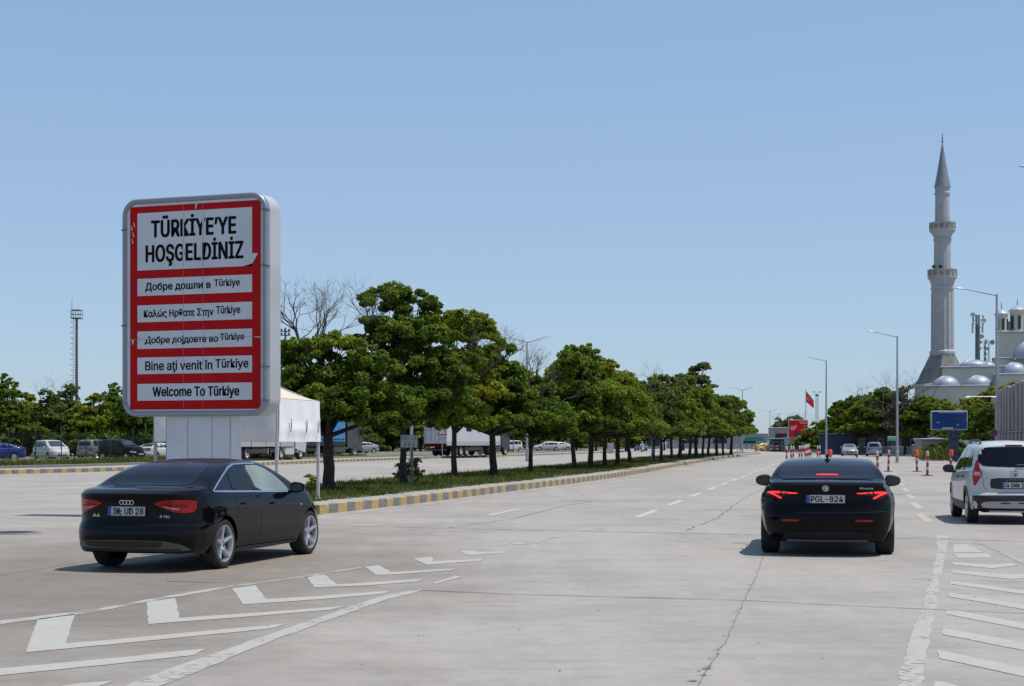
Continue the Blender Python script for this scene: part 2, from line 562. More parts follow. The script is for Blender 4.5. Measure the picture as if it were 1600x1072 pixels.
_fonts = {}
try:                       # Blender's own sans-serif; its built-in face is the fallback
    import os
    SANS = bpy.data.fonts.load(os.path.join(bpy.utils.system_resource('DATAFILES', path='fonts'), 'Inter.woff2'))
except Exception:
    SANS = None
def text_geo(s, bold=0.0, space=1.0):
    key = (s, bold, space)
    if key not in _fonts:
        cu = bpy.data.curves.new("lettering_tmp", 'FONT')
        cu.body = s
        cu.size = 1
        if SANS: cu.font = SANS
        cu.offset = bold
        cu.space_character = space
        cu.resolution_u = 3
        o = bpy.data.objects.new("lettering_tmp", cu)
        COL.objects.link(o)
        dg = bpy.context.evaluated_depsgraph_get()
        dg.update()
        me = o.evaluated_get(dg).to_mesh()
        v = np.array([tuple(p.co) for p in me.vertices])
        f = [tuple(p.vertices) for p in me.polygons]
        o.evaluated_get(dg).to_mesh_clear()
        bpy.data.objects.remove(o)
        bpy.data.curves.remove(cu)
        _fonts[key] = (v, f)
    return _fonts[key]

def put_text(mb, s, org, ux, uz, x0, x1, z0, z1, off, nrm, bold=.02, cap='fit', mi=0, space=1.0):
    # weight: the same outlines laid a few times, shifted by the stroke gain
    w = bold * (z1 - z0) * 1.15
    sh = [(0, 0)] if bold < .008 else [(0, 0), (1, 0), (-1, 0), (0, .7), (0, -.7), (.75, .5), (-.75, .5), (.75, -.5), (-.75, -.5)]
    for k, (a, b) in enumerate(sh):
        put_text1(mb, s, org + ux * (a * w) + uz * (b * w), ux, uz, x0, x1, z0, z1, off + k * 4e-5, nrm, mi, space)

def put_text1(mb, s, org, ux, uz, x0, x1, z0, z1, off, nrm, mi=0, space=1.0):
    bold = 0.0
    """letters laid on the plane org + a*ux + b*uz; the bounding box fills x0..x1, cap height (of 'H') fills z0..z1"""
    v, f = text_geo(s, bold, space)
    hv, _ = text_geo("H", bold, 1.0)
    vx = (v[:, 0] - v[:, 0].min()) / (v[:, 0].max() - v[:, 0].min())
    vz = (v[:, 1] - hv[:, 1].min()) / (hv[:, 1].max() - hv[:, 1].min())
    pts = [org + ux * (x0 + a * (x1 - x0)) + uz * (z0 + b * (z1 - z0)) + nrm * off for a, b in zip(vx, vz)]
    mb.add(pts, f, mi)

def pchip(xs, ys):
    xs, ys = np.array(xs, float), np.array(ys, float)
    h = np.diff(xs)
    d = np.diff(ys) / h
    m = np.zeros(len(xs))
    m[0], m[-1] = d[0], d[-1]
    for i in range(1, len(xs) - 1):
        if d[i - 1] * d[i] > 0:
            w1, w2 = 2 * h[i] + h[i - 1], h[i] + 2 * h[i - 1]
            m[i] = (w1 + w2) / (w1 / d[i - 1] + w2 / d[i])
    def f(x):
        x = np.clip(np.asarray(x, float), xs[0], xs[-1])
        i = np.clip(np.searchsorted(xs, x) - 1, 0, len(h) - 1)
        t = (x - xs[i]) / h[i]
        return ((2 * t**3 - 3 * t**2 + 1) * ys[i] + (t**3 - 2 * t**2 + t) * h[i] * m[i] +
                (-2 * t**3 + 3 * t**2) * ys[i + 1] + (t**3 - t**2) * h[i] * m[i + 1])
    return f
# ------------------------------------------------------------------ cars
def pip(p, poly):
    x, y = p
    c = False
    n = len(poly)
    j = n - 1
    for i in range(n):
        xi, yi = poly[i]
        xj, yj = poly[j]
        if (yi > y) != (yj > y) and x < (xj - xi) * (y - yi) / (yj - yi) + xi:
            c = not c
        j = i
    return c

def fill_poly(poly, grid):
    """triangulated polygon with inner points, so that it can follow a curved panel"""
    b = []
    n = len(poly)
    for i in range(n):
        p, q = Vector(poly[i][:2]), Vector(poly[(i + 1) % n][:2])
        k = max(1, int(math.ceil((q - p).length / grid)))
        for j in range(k):
            b.append(p.lerp(q, j / k))
    pts = list(b)
    x0, x1 = min(p[0] for p in b), max(p[0] for p in b)
    y0, y1 = min(p[1] for p in b), max(p[1] for p in b)
    poly2 = [(p[0], p[1]) for p in b]
    gx = x0 + grid * .5
    while gx < x1:
        gy = y0 + grid * .5
        while gy < y1:
            if pip((gx, gy), poly2) and min((Vector((gx, gy)) - q).length for q in b) > grid * .35:
                pts.append(Vector((gx, gy)))
            gy += grid
        gx += grid
    edges = [(i, (i + 1) % len(b)) for i in range(len(b))]
    r = delaunay_2d_cdt(pts, edges, [], 1, 1e-6)
    return [tuple(p) for p in r[0]], [tuple(f) for f in r[2]]

def smooth_poly(poly, it=2):
    """corner-cutting, for rounded window corners"""
    for _ in range(it):
        out = []
        n = len(poly)
        for i in range(n):
            p, q = poly[i], poly[(i + 1) % n]
            out.append(tuple(p[k] * .85 + q[k] * .15 for k in range(len(p))))
            out.append(tuple(p[k] * .15 + q[k] * .85 for k in range(len(p))))
        poly = out
    return poly

def ribbon(pts, w, closed=False):
    """outline of a strip of width w along a polyline (2D)"""
    pts = [Vector(p) for p in pts]
    n = len(pts)
    L, Rr = [], []
    for i in range(n):
        a = pts[(i - 1) % n] if (closed or i > 0) else pts[i]
        b = pts[(i + 1) % n] if (closed or i < n - 1) else pts[i]
        t = (b - a).normalized()
        nn = Vector((-t[1], t[0]))
        L.append(tuple(pts[i] + nn * w / 2))
        Rr.append(tuple(pts[i] - nn * w / 2))
    return L + Rr[::-1]

class Car:
    def __init__(s, P, name, label, cat, loc, heading, paint, group=None, scale=None, n=90, lo=False):
        """heading: clockwise from +Y; local +x is forward, local origin on the ground under the rear axle"""
        s.P, s.lo, s.paint = P, lo, paint
        s.root = thing(name, label, cat, loc, R(90 - heading), group, scale)
        s.ox = P['xr']
        s.shell(n)

    def shell(s, n):
        P = s.P
        L, xr, xf, ra, rw = P['L'], P['xr'], P['xf'], P['ra'], P['rw']
        zt, zb, zs, wm, sf = (pchip(*zip(*P[k])) for k in ('zt', 'zb', 'zs', 'wm', 's'))
        Rr, Rf = pchip(*zip(*P['rear'])), pchip(*zip(*P['front']))
        na = 9 if s.lo else 21
        xs = list(np.linspace(0, L, n))
        for wx in (xr, xf):
            xs = [x for x in xs if abs(x - wx) > ra + .02]
            xs += [wx + ra * math.cos(a) for a in np.linspace(0, math.pi, na)] + [wx - ra - .012, wx + ra + .012]
        xs = sorted(xs)
        nt = 10 if s.lo else 22
        T = np.linspace(0, 1, nt)
        seg = (1, 3, 3, 4, 3) if not s.lo else (1, 2, 2, 2, 2)
        kb = nt - 1
        k7 = kb + seg[0] + seg[1] + seg[2]
        kcap = k7 if P.get('hatch') else kb
        tum = P.get('tumble', .6)
        rings = []
        for x in xs:
            b, t, sl, w = float(zb(x)), float(zt(x)), float(zs(x)), float(wm(x))
            t = max(t, b + .045)
            za = sl
            for wx in (xr, xf):
                if abs(x - wx) < ra:
                    za = max(za, rw + math.sqrt(ra * ra - (x - wx) ** 2))
            z = za + T * (b - za)
            y = w * sf((z - sl) / (b - sl))
            ring = [(float(a), float(c)) for a, c in zip(y, z)]
            h = t - b
            k = min(1, h / .42)
            wb = ring[-1][0]
            wr = wb - .03 - tum * max(h - .06, 0)
            z7 = t - (.016 + P.get('crown', .055) * k)
            cp = [(wb, b), (wb - .016, b + min(.014, h * .2)), ((wb - .016 + wr) / 2 + .028 * k, (b + z7) / 2), (wr, z7),
                  (wr * .66, t - (.009 if P.get('crown') else .016) * k - .004), (0, t)]
            ch = [0]
            for i in range(5):
                ch.append(ch[-1] + math.hypot(cp[i + 1][0] - cp[i][0], cp[i + 1][1] - cp[i][1]) + 1e-4)
            fy, fz = pchip(ch, [c[0] for c in cp]), pchip(ch, [c[1] for c in cp])
            for i in range(5):
                for j in range(1, seg[i] + 1):
                    u = ch[i] + (ch[i + 1] - ch[i]) * j / seg[i]
                    ring.append((float(fy(u)), float(fz(u))))
            rings.append(ring)
        Mr = len(rings[0])
        F = 2 * Mr - 1
        w0, w1 = float(wm(0)), float(wm(L))
        pa, pb = P.get('plan_r', (.05, .12))
        qa, qb = P.get('plan_f', (.12, .25))
        Lb = P.get('blend', 1.1)
        def warp(x, y, z):
            c = min(1.05, abs(y) / w0)
            r = float(Rr(z)) + pa * c * c + pb * c ** 6
            c = min(1.05, abs(y) / w1)
            f = float(Rf(z)) + qa * c * c + qb * c ** 6
            return x + r * max(0, 1 - x / Lb) ** 2 - f * max(0, 1 - (L - x) / 1.2) ** 2
        vs = []
        def full(ring):
            return ring + [(-y, z) for y, z in ring[:-1][::-1]]
        for x, ring in zip(xs, rings):
            for y, z in full(ring):
                vs.append((warp(x, y, z) - s.ox, y, z))
        fs = []
        ns = len(xs)
        for i in range(ns - 1):
            for j in range(F - 1):
                a = i * F + j
                fs.append((a, a + 1, a + F + 1, a + F))
        for si, kc in ((0, kcap), (ns - 1, kb)):
            ring = full(rings[si])
            base = si * F
            cols = list(range(kc, F - kc))
            rows = []
            for j in range(kc):
                ids = [base + j]
                g = (ring[j][1] - ring[0][1]) / (ring[kc][1] - ring[0][1])
                for c in cols[1:-1]:
                    y = ring[c][0] / ring[kc][0] * ring[j][0]
                    z = ring[j][1] + (ring[c][1] - ring[kc][1]) * g
                    vs.append((warp(xs[si], y, z) - s.ox, y, z))
                    ids.append(len(vs) - 1)
                ids.append(base + F - 1 - j)
                rows.append(ids)
            rows.append([base + c for c in cols])
            for r0, r1 in zip(rows[:-1], rows[1:]):
                for a in range(len(cols) - 1):
                    fs.append((r0[a], r0[a + 1], r1[a + 1], r1[a]))
        mb = MB()
        mb.add(vs, fs)
        s.body = mb.build('body', s.paint, s.root, smooth=True, angle=P.get('angle', 33))
        s.bvh = BVHTree.FromPolygons(mb.v, [tuple(f) for f in mb.f])
        u = MB()
        w = P['W'] / 2
        u.box(((L / 2 + .02) - s.ox, 0, .44), (L - .62, 2 * w - .58, .42))
        u.box((((xr + xf) / 2) - s.ox, 0, .36), (xf - xr - 2 * ra - .02, 2 * w - .20, .28))
        u.build('underbody', 'under', s.root)

    # --- pieces laid on the body's surface
    def cast(s, mode, a, b):
        P = s.P
        if mode == 'R': o, d = Vector((a - s.ox, -4, b)), Vector((0, 1, 0))
        elif mode == 'L': o, d = Vector((a - s.ox, 4, b)), Vector((0, -1, 0))
        elif mode == 'B': o, d = Vector((-5, a, b)), Vector((1, 0, 0))
        elif mode == 'F': o, d = Vector((P['L'] + 5, a, b)), Vector((-1, 0, 0))
        elif mode == 'T': o, d = Vector((a - s.ox, b, 5)), Vector((0, 0, -1))
        elif mode in ('CR', 'CL'):
            sg = -1 if mode == 'CR' else 1
            d0 = Vector((-math.cos(a), sg * math.sin(a), 0))
            o, d = Vector((P['cx'] - s.ox, sg * P['cy'], b)) + d0 * 4, -d0
        elif mode in ('DR', 'DL'):
            sg = -1 if mode == 'DR' else 1
            d0 = Vector((math.cos(a), sg * math.sin(a), 0))
            o, d = Vector((P['L'] - 1.0 - s.ox, sg * .25, b)) + d0 * 4, -d0
        h = s.bvh.ray_cast(o, d)
        if h[0] is None:
            h = s.bvh.find_nearest(o + d * 3)
        n = h[1]
        if n.dot(d) > 0: n = -n
        return h[0], n
    def cyl(s, pts):
        P = s.P
        return [(math.atan2(abs(y) - P['cy'], P['cx'] - x), z) for x, y, z in pts]
    def dcyl(s, pts):
        return [(math.atan2(abs(y) - .25, x - (s.P['L'] - 1.0)), z) for x, y, z in pts]
    def lay(s, mb, mode, poly, off=.004, grid=.06, mi=0):
        if s.lo: grid = max(grid, .16) if mode not in ('CR', 'CL', 'DR', 'DL') else max(grid, .12)
        v, f = fill_poly(poly, grid)
        vs = []
        for a, b in v:
            p, n = s.cast(mode, a, b)
            vs.append(p + n * off)
        mb.add(vs, f, mi)
    def patch(s, name, m, polys, off=.004, grid=.06, parent=None, label=None):
        mb = MB()
        for mode, poly in polys:
            s.lay(mb, mode, poly, off, grid)
        o = mb.build_open(name, m, parent or s.root, label)
        return o
    def both(s, polys):
        out = []
        for mode, poly in polys:
            out.append((mode, poly))
            o = {'R': 'L', 'CR': 'CL', 'DR': 'DL'}.get(mode)
            if o: out.append((o, poly))
        return out

    def wheels(s, style, width, rim_r, mats=('rubber', 'alloy')):
        P = s.P
        key = (style, P['rw'], width, rim_r, mats)
        if key not in wheel_cache:
            wheel_cache[key] = make_wheel(P['rw'], width, rim_r, style)
        ty, rim = wheel_cache[key]
        for x in (P['xr'], P['xf']):
            for sg in (-1, 1):
                mbt = MB(); mbt.v, mbt.f, mbt.m = list(ty.v), list(ty.f), list(ty.m)
                me_t, me_r = wheel_mesh(key, ty, rim, mats)
                w = link('wheel', me_t, s.root, (x - s.ox, sg * (P['W'] / 2 - width / 2 - P.get('wheel_in', .02)), P['rw']))
                if sg > 0: w.rotation_euler = (0, 0, math.pi)
                if me_r: link('rim', me_r, w)

wheel_cache, wheel_meshes = {}, {}
def build_open(self, name, m, parent=None, label=None):
    """surface pieces keep their own winding (no closed volume to orient by)"""
    me = bpy.data.meshes.new(name)
    me.from_pydata(self.v, [], self.f)
    for mm in (m if isinstance(m, (list, tuple)) else [m]):
        me.materials.append(M[mm])
    if isinstance(m, (list, tuple)):
        me.polygons.foreach_set('material_index', self.m)
    me.polygons.foreach_set('use_smooth', [True] * len(me.polygons))
    me.update()
    return link(name, me, parent, None, label)
MB.build_open = build_open

def make_wheel(r, w, rr, style):
    """axis along y; outer side at -y"""
    t = MB()
    h = w / 2
    t.lathe([(rr * .92, h * .8), (rr + .01, h * .96), (rr + (r - rr) * .5, h), (r - .028, h * .97), (r - .008, h * .84), (r, h * .55), (r, 0), (r, -h * .55), (r - .008, -h * .84),
             (r - .028, -h * .97), (rr + (r - rr) * .5, -h), (rr + .01, -h * .96), (rr * .97, -h * .86), (rr * .93, -h * .3), (rr * .3, h * .1), (.0, h * .1)], 40 if style != 'lo' else 18, axis='y')
    if style == 'lo':
        rim = MB()
        rim.lathe([(0.0, -h * .6), (rr * .25, -h * .6), (rr * .8, -h * .35), (rr * .97, -h * .9)], 14, axis='y')
        return t, rim
    rim = MB()
    rim.lathe([(rr * 1.0, -h * .98), (rr * .985, -h * .99), (rr * .94, -h * .93), (rr * .90, -h * .55), (rr * .87, h * .2)], 44, axis='y')
    rim.lathe([(0, -h * .72), (rr * .10, -h * .72), (rr * .16, -h * .66), (rr * .20, -h * .45), (rr * .20, 0)], 20, axis='y')
    ns = 5 if style in ('five', 'five_twin') else 10
    for k in range(ns):
        a = 2 * math.pi * k / ns + .35
        ca, sa = math.cos(a), math.sin(a)
        wi, wo = (.34 * rr, .20 * rr) if ns == 5 else (.14 * rr, .10 * rr)
        sec = []
        for q, wd, yo in ((.14, wi, -h * .62), (.45, (wi * .42 + wo * .58), -h * .70), (.75, wo * .95, -h * .82), (.95, wo * 1.15, -h * .90)):
            rad = q * rr
            for u, dy in ((-.5, .05), (-.36, -.006), (0, -.018 if style == 'five' else -.008), (.36, -.006), (.5, .05)):
                x, z = rad, u * wd
                sec.append((x * ca - z * sa, yo + dy, x * sa + z * ca))
        fs = []
        for i in range(3):
            for j in range(4):
                b = i * 5 + j
                fs.append((b, b + 1, b + 6, b + 5))
        rim.add(sec, fs)
    return t, rim

def wheel_mesh(key, ty, rim, mats):
    if key not in wheel_meshes:
        a = ty.build('wheel', mats[0], None, smooth=True)
        b = rim.build('rim', mats[1], None, smooth=True, angle=30)
        ma, mbb = a.data, b.data
        bpy.data.objects.remove(a)
        bpy.data.objects.remove(b)
        wheel_meshes[key] = (ma, mbb)
    return wheel_meshes[key]

def mirror_shell(car, x, y, z, sg, sx=.10, sy=.115, sz=.078, m='paint_black', glass=True):
    """wing mirror: rounded housing on a short foot, mirror glass on its rear side"""
    mb = MB()
    rows, cols = 9, 14
    vs = []
    for i in range(rows + 1):
        th = math.pi * i / rows
        for j in range(cols):
            ph = 2 * math.pi * j / cols
            ex = lambda v, e: math.copysign(abs(v) ** e, v)
            lx = math.cos(th)
            lx = lx if lx > 0 else lx * .22
            ry = ex(math.cos(ph), .75) * ex(math.sin(th), .6)
            rz = ex(math.sin(ph), .75) * ex(math.sin(th), .6)
            vs.append((x - car.ox + sx * lx, y + sg * sy * ry * (1.0 if ry * 1 > 0 else .95), z + sz * rz * (1.0 - .18 * ry)))
    fs = []
    for i in range(rows):
        for j in range(cols):
            k = (j + 1) % cols
            fs.append((i * cols + j, i * cols + k, (i + 1) * cols + k, (i + 1) * cols + j))
    mb.add(vs, fs)
    mb.tube([(x - car.ox + .03, y - sg * sy * .7, z - sz * .6), (x - car.ox + .05, y - sg * (sy + .07), z - sz * .9)], .028, 8)
    o = mb.build('wing_mirror', m, car.root, smooth=True)
    if glass:
        g = MB()
        pts = [(x - car.ox - sx * .235, y + sg * sy * .80 * math.cos(a), z + sz * .74 * math.sin(a)) for a in np.linspace(0, 2 * math.pi, 18)[:-1]]
        g.add(pts, [tuple(range(17))])
        g.build('mirror_glass', 'glass_mid', o)
    return o

def plate(car, x, y, z, w, h, txt, tilt=0, band=True, frame=True):
    """registration plate, facing the rear; origin is its middle in body coordinates"""
    P0 = Vector((x - car.ox, y, z))
    ux, uz = Vector((0, -1, 0)), Vector((math.sin(tilt), 0, math.cos(tilt)))
    nr = Vector((-math.cos(tilt), 0, math.sin(tilt)))
    def quad(a0, a1, b0, b1, off):
        return [P0 + ux * a0 + uz * b0 + nr * off, P0 + ux * a1 + uz * b0 + nr * off, P0 + ux * a1 + uz * b1 + nr * off, P0 + ux * a0 + uz * b1 + nr * off]
    mb = MB()
    rot = Matrix((nr * -1, Vector((0, 1, 0)), uz)).transposed()
    mb.box(P0, (.014, w + .02, h + .02), rot)
    hold = mb.build('licence_plate', 'black', car.root)
    f = MB()
    f.add(quad(-w / 2, w / 2, -h / 2, h / 2, .0085), [(0, 1, 2, 3)], 0)
    x0 = -w / 2
    if band:
        f.add(quad(-w / 2, -w / 2 + .045, -h / 2, h / 2, .0100), [(0, 1, 2, 3)], 1)
        ring = MB()
        x0 += .045
    f.build_open('plate_face', ['plate_w', 'plate_blue'], hold)
    for s_, a0, a1 in txt:
        t = MB()
        span = w / 2 - x0
        put_text(t, s_, P0, ux, uz, x0 + a0 * span, x0 + a1 * span, -h * .36, h * .36, .0112, nr, bold=.03)
        t.build_open('plate_lettering', 'ink', hold)
    return hold

def seams(car, polylines, w=.007, name='panel_gaps'):
    mb = MB()
    for mode, pl in polylines:
        pts = []
        for i in range(len(pl) - 1):
            a, b = Vector(pl[i]), Vector(pl[i + 1])
            k = max(1, int((b - a).length / .08))
            pts += [tuple(a.lerp(b, j / k)) for j in range(k)]
        pts.append(pl[-1])
        strip(car, mb, mode, pts, w, .0022)
    return mb.build_open(name, 'seam', car.root)

def strip(car, mb, mode, pts, w, off, closed=False, mi=0):
    n = len(pts)
    vs = []
    for i in range(n):
        a = Vector(pts[(i - 1) % n]) if (closed or i > 0) else Vector(pts[i])
        b = Vector(pts[(i + 1) % n]) if (closed or i < n - 1) else Vector(pts[i])
        t = (b - a).normalized()
        nn = Vector((-t[1], t[0])) * w / 2
        for sg in (1, -1):
            q = Vector(pts[i]) + nn * sg
            p, no = car.cast(mode, q[0], q[1])
            vs.append(p + no * off)
    fs = [(2 * i, 2 * i + 1, (2 * i + 3) % (2 * n), (2 * i + 2) % (2 * n)) for i in range(n if closed else n - 1)]
    mb.add(vs, fs, mi)

def dense(pl, step=.06, closed=False):
    pts = []
    n = len(pl)
    for i in range(n if closed else n - 1):
        a, b = Vector(pl[i]), Vector(pl[(i + 1) % n])
        k = max(1, int((b - a).length / step))
        pts += [tuple(a.lerp(b, j / k)) for j in range(k)]
    if not closed: pts.append(tuple(pl[-1]))
    return pts

def door_handle(car, x, z, side='R', m='paint_black', l=.2):
    p, n = car.cast(side, x, z)
    p2, _ = car.cast(side, x + l, z + .005)
    mb = MB()
    mb.tube([p - n * .01, p + n * .025, p.lerp(p2, .5) + n * .04, p2 + n * .025, p2 - n * .01], [.012, .014, .016, .014, .012], 8)
    return mb.build('door_handle', m, car.root, smooth=True)

SIDE = [(0, .90), (.12, .955), (.28, .985), (.5, 1.0), (.72, .998), (.84, .988), (.90, .972), (1, .945)]
SEDAN = dict(crown=.035, L=4.70, W=1.826, xr=1.02, xf=3.828, ra=.365, rw=.327, tumble=.52, cx=.85, cy=.45,
    zt=[(0, .985), (.05, 1.016), (.13, 1.042), (.3, 1.064), (.60, 1.080), (.75, 1.125), (1.0, 1.235), (1.3, 1.34), (1.55, 1.392), (1.9, 1.42), (2.2, 1.427), (2.5, 1.412), (2.75, 1.37), (3.0, 1.285), (3.3, 1.15), (3.55, 1.025), (3.75, .985), (4.2, .91), (4.5, .83), (4.70, .72)],
    zb=[(0, .955), (.3, .99), (.8, 1.0), (1.5, .985), (2.4, .955), (3.2, .925), (3.7, .90), (4.3, .80), (4.7, .66)],
    zs=[(0, .245), (.45, .22), (.65, .22), (1.4, .20), (2.4, .19), (3.4, .20), (4.3, .2), (4.7, .24)],
    wm=[(0, .85), (.35, .892), (1.02, .913), (1.8, .908), (2.6, .908), (3.83, .912), (4.3, .88), (4.7, .80)],
    s=SIDE,
    rear=[(.2, .13), (.34, .035), (.48, .0), (.57, .012), (.615, .055), (.75, .075), (.90, .070), (.96, .052), (1.03, .05), (1.3, .05)],
    front=[(.2, .08), (.45, .0), (.6, .03), (.75, .16), (.9, .3)],
    plan_r=(.09, .26), plan_f=(.16, .22))

def sedan_a():
    """black saloon turning off behind the welcome sign"""
    P = SEDAN
    D = 20.55
    c = Car(P, 'black_sedan', 'dark blue-black sedan with bright five-spoke wheels passing in front of the welcome sign', 'car',
            (-3.765 - .79 * math.cos(R(16)), D + .79 * math.sin(R(16)), 0), 16, 'paint_navy', scale=(.985, .985, .985))
    # glazing
    c.patch('rear_window', 'glass', [('T', smooth_poly([(.665, -.60), (.64, 0), (.665, .60), (1.44, .50), (1.47, 0), (1.44, -.50)], 2))], .004, .07)
    c.patch('windscreen', 'glass_mid', [('T', smooth_poly([(2.83, -.50), (2.80, 0), (2.83, .50), (3.46, .64), (3.54, 0), (3.46, -.64)], 2))], .004, .09)
    qt = [(.80, 1.020), (1.30, 1.004), (1.345, 1.235), (1.22, 1.185), (1.0, 1.105)]
    rd = [(1.335, 1.003), (2.03, .985), (1.93, 1.325), (1.68, 1.318), (1.50, 1.285), (1.38, 1.24)]
    fd = [(2.10, .983), (3.18, .952), (3.12, 1.02), (2.85, 1.19), (2.62, 1.285), (2.40, 1.326), (2.0, 1.33)]
    for sd in 'RL':
        c.patch('quarter_window', 'glass', [(sd, smooth_poly(qt, 1))])
        c.patch('side_window', 'glass', [(sd, smooth_poly(rd, 1))])
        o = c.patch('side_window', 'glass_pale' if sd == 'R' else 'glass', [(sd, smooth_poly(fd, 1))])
        if sd == 'R': o['label'] = 'front side window coloured as if light showed through'
        # black pillars between the panes and chrome strip round the whole opening
        c.patch('pillar_trim', 'black', [(sd, [(2.03, .99), (2.09, .988), (2.0, 1.335), (1.93, 1.33)])], .0045)
        mb = MB()
        line = dense(smooth_poly([(1.0, 1.0), (1.13, 1.128), (1.26, 1.212), (1.48, 1.305), (1.70, 1.342), (2.1, 1.352), (2.40, 1.345), (2.63, 1.302), (2.87, 1.205), (3.17, 1.03), (3.23, .943)], 1), .05)
        k = min(range(len(line)), key=lambda i: (line[i][0] - 3.2) ** 2 + (line[i][1] - .96) ** 2)
        up = dense([(.765, 1.012), (.80, 1.03), (1.0, 1.122), (1.22, 1.208), (1.48, 1.300), (1.72, 1.345), (2.1, 1.352), (2.4, 1.345)], .05)
        lowl = dense([(.765, 1.010), (1.3, .993), (2.05, .973), (3.2, .938)], .06)
        strip(c, mb, sd, up, .020, .007)
        strip(c, mb, sd, lowl, .020, .007)
        mb.build_open('window_trim', 'chrome', c.root)
        mb = MB()
        strip(c, mb, sd, dense([(1.6, .80), (3.6, .735)], .1), .006, .002)
        mb.build_open('character_line', 'seam', c.root)
        door_handle(c, 1.52, .83, sd, 'paint_navy')
        door_handle(c, 2.44, .80, sd, 'paint_navy')
        c.patch('sill_trim', 'black', [(sd, [(1.45, .215), (3.42, .215), (3.42, .255), (1.45, .262)])], .012)
    sm = []
    for sd in 'RL':
        sm += [(sd, [(2.06, .98), (2.09, .8), (2.10, .5), (2.08, .29)]), (sd, [(1.30, .95), (1.36, .8), (1.38, .72)]), (sd, [(3.26, .93), (3.32, .7), (3.33, .5), (3.30, .29), (1.5, .29)]),
               (sd, [(.28, .60), (.62, .60)])]
    sm += [('B', [(-.62, .96), (-.60, .80), (-.56, .70), (-.45, .655), (0, .645), (.45, .655), (.56, .70), (.60, .80), (.62, .96)]), ('B', [(-.86, .60), (-.45, .605), (0, .605), (.45, .605), (.86, .60)])]
    seams(c, sm)
    # lamps
    for md in ('CR', 'CL'):
        y = 1
        outer = c.cyl([(0, .35, .875), (0, .46, .908), (0, .62, .922), (.05, .78, .920), (.18, .87, .912), (.27, .890, .900), (.26, .892, .81), (.18, .885, .762), (.05, .80, .752), (0, .66, .762), (0, .50, .81), (0, .40, .85)])
        lab = None
        tl = c.patch('tail_light', 'lamp_red', [(md, outer)], .007, .05)
        c.patch('lens_band', 'lamp_clear', [(md, c.cyl([(0, .50, .828), (0, .62, .803), (.02, .72, .798), (.02, .72, .808), (0, .62, .817), (0, .50, .838)]))], .010, .03, tl)
        c.patch('lens_divider', 'lamp_red_dk', [(md, c.cyl([(0, .585, .92), (0, .60, .92), (0, .60, .79), (0, .585, .79)])), (md, c.cyl([(0, .44, .868), (0, .80, .850), (.1, .86, .845), (.1, .86, .832), (0, .8, .834), (0, .44, .856)]))], .010, .03, tl)
    for md in ('DR', 'DL'):
        c.patch('headlight', 'lamp_head', [(md, c.dcyl([(4.66, .40, .68), (4.60, .62, .72), (4.3, .86, .78), (4.15, .9, .80), (4.25, .9, .68), (4.5, .8, .62), (4.64, .55, .60)]))], .006)
    c.patch('front_grille', 'black', [('F', smooth_poly([(-.30, .72), (.30, .72), (.26, .32), (-.26, .32)], 1))], .006)
    # lower bumper: grey band with a black grille, tow patch, exhaust
    c.patch('rear_diffuser', 'diff_grey', [('B', smooth_poly([(-.80, .275), (-.70, .365), (-.52, .408), (0, .416), (.52, .408), (.74, .385), (.80, .33), (.74, .275), (0, .275)], 1))], .006, .06)
    c.patch('bumper_grille', 'black', [('B', smooth_poly([(-.46, .325), (-.52, .395), (0, .403), (.62, .395), (.58, .33), (0, .315)], 1))], .010, .06)
    c.patch('bumper_lower', 'black', [('B', [(-.72, .272), (.74, .272), (.74, .305), (-.66, .305)])], .012, .08)
    e = MB()
    for yy in (.50, .58):
        e.lathe([(.0, 0.0), (.028, 0.0), (.034, -.02), (.034, .10)], 14, (.155 - c.ox, yy, .285), 'x')
    e.build('exhaust', 'steel_dk', c.root, smooth=True)
    # plate, rings, lettering
    px, _ = c.cast('B', 0, .80)
    plate(c, px[0] + c.ox - .006, .0, .775, .52, .112, [('SW', .06, .26), ('UD', .40, .64), ('28', .72, .95)], .05)
    b = MB()
    for yy in (-.10, .10):
        pass
    pz = c.cast('B', 0, .79)[0]
    sp = MB()
    for zz, mi in ((.773, 0), (.737, 1)):
        sp.lathe([(0, 0), (.014, 0), (.014, .003)], 10, (pz[0] - .021, .083, zz), 'x')
    sp.build('plate_seal', 'badge_dk', c.root)
    for k in range(4):
        p, n = c.cast('B', (k - 1.5) * .047, .885)
        prof = [(.027 + .0058 * math.cos(a), .005 * math.sin(a)) for a in np.linspace(0, 2 * math.pi, 8)]
        b.lathe(prof, 22, (p[0] - .010 - .001 * (k % 2), p[1], p[2]), 'x')
    b.build('rear_emblem', 'badge', c.root, smooth=True)
    for s_, y0, y1, z0, z1 in (('A4', .50, .40, .70, .737), ('2.0 TDI', -.40, -.58, .695, .722)):
        lt = MB()
        p, n = c.cast('B', (y0 + y1) / 2, (z0 + z1) / 2)
        put_text(lt, s_, Vector((p[0], 0, 0)), Vector((0, -1, 0)), Vector((0, 0, 1)), -y0, -y1, z0, z1, .012, Vector((-1, 0, 0)), bold=.03)
        lt.build_open('boot_lettering', 'badge', c.root)
    # roof: sunroof, high brake lamp
    c.patch('sunroof', 'glass', [('T', smooth_poly([(1.75, -.38), (1.75, .38), (2.45, .40), (2.45, -.40)], 1))], .004, .1)
    c.patch('high_brake_light', 'lamp_red_dk', [('T', [(1.40, -.14), (1.40, .14), (1.425, .14), (1.425, -.14)])], .007, .05)
    c.patch('side_reflector', 'lamp_clear', [('R', [(3.42, .745), (3.47, .742), (3.47, .757), (3.42, .76)])], .004, .03)
    for sg in (-1, 1):
        mirror_shell(c, 3.13, sg * .985, 1.0, sg, m='paint_navy')
    c.wheels('five', .235, .243)
    return c

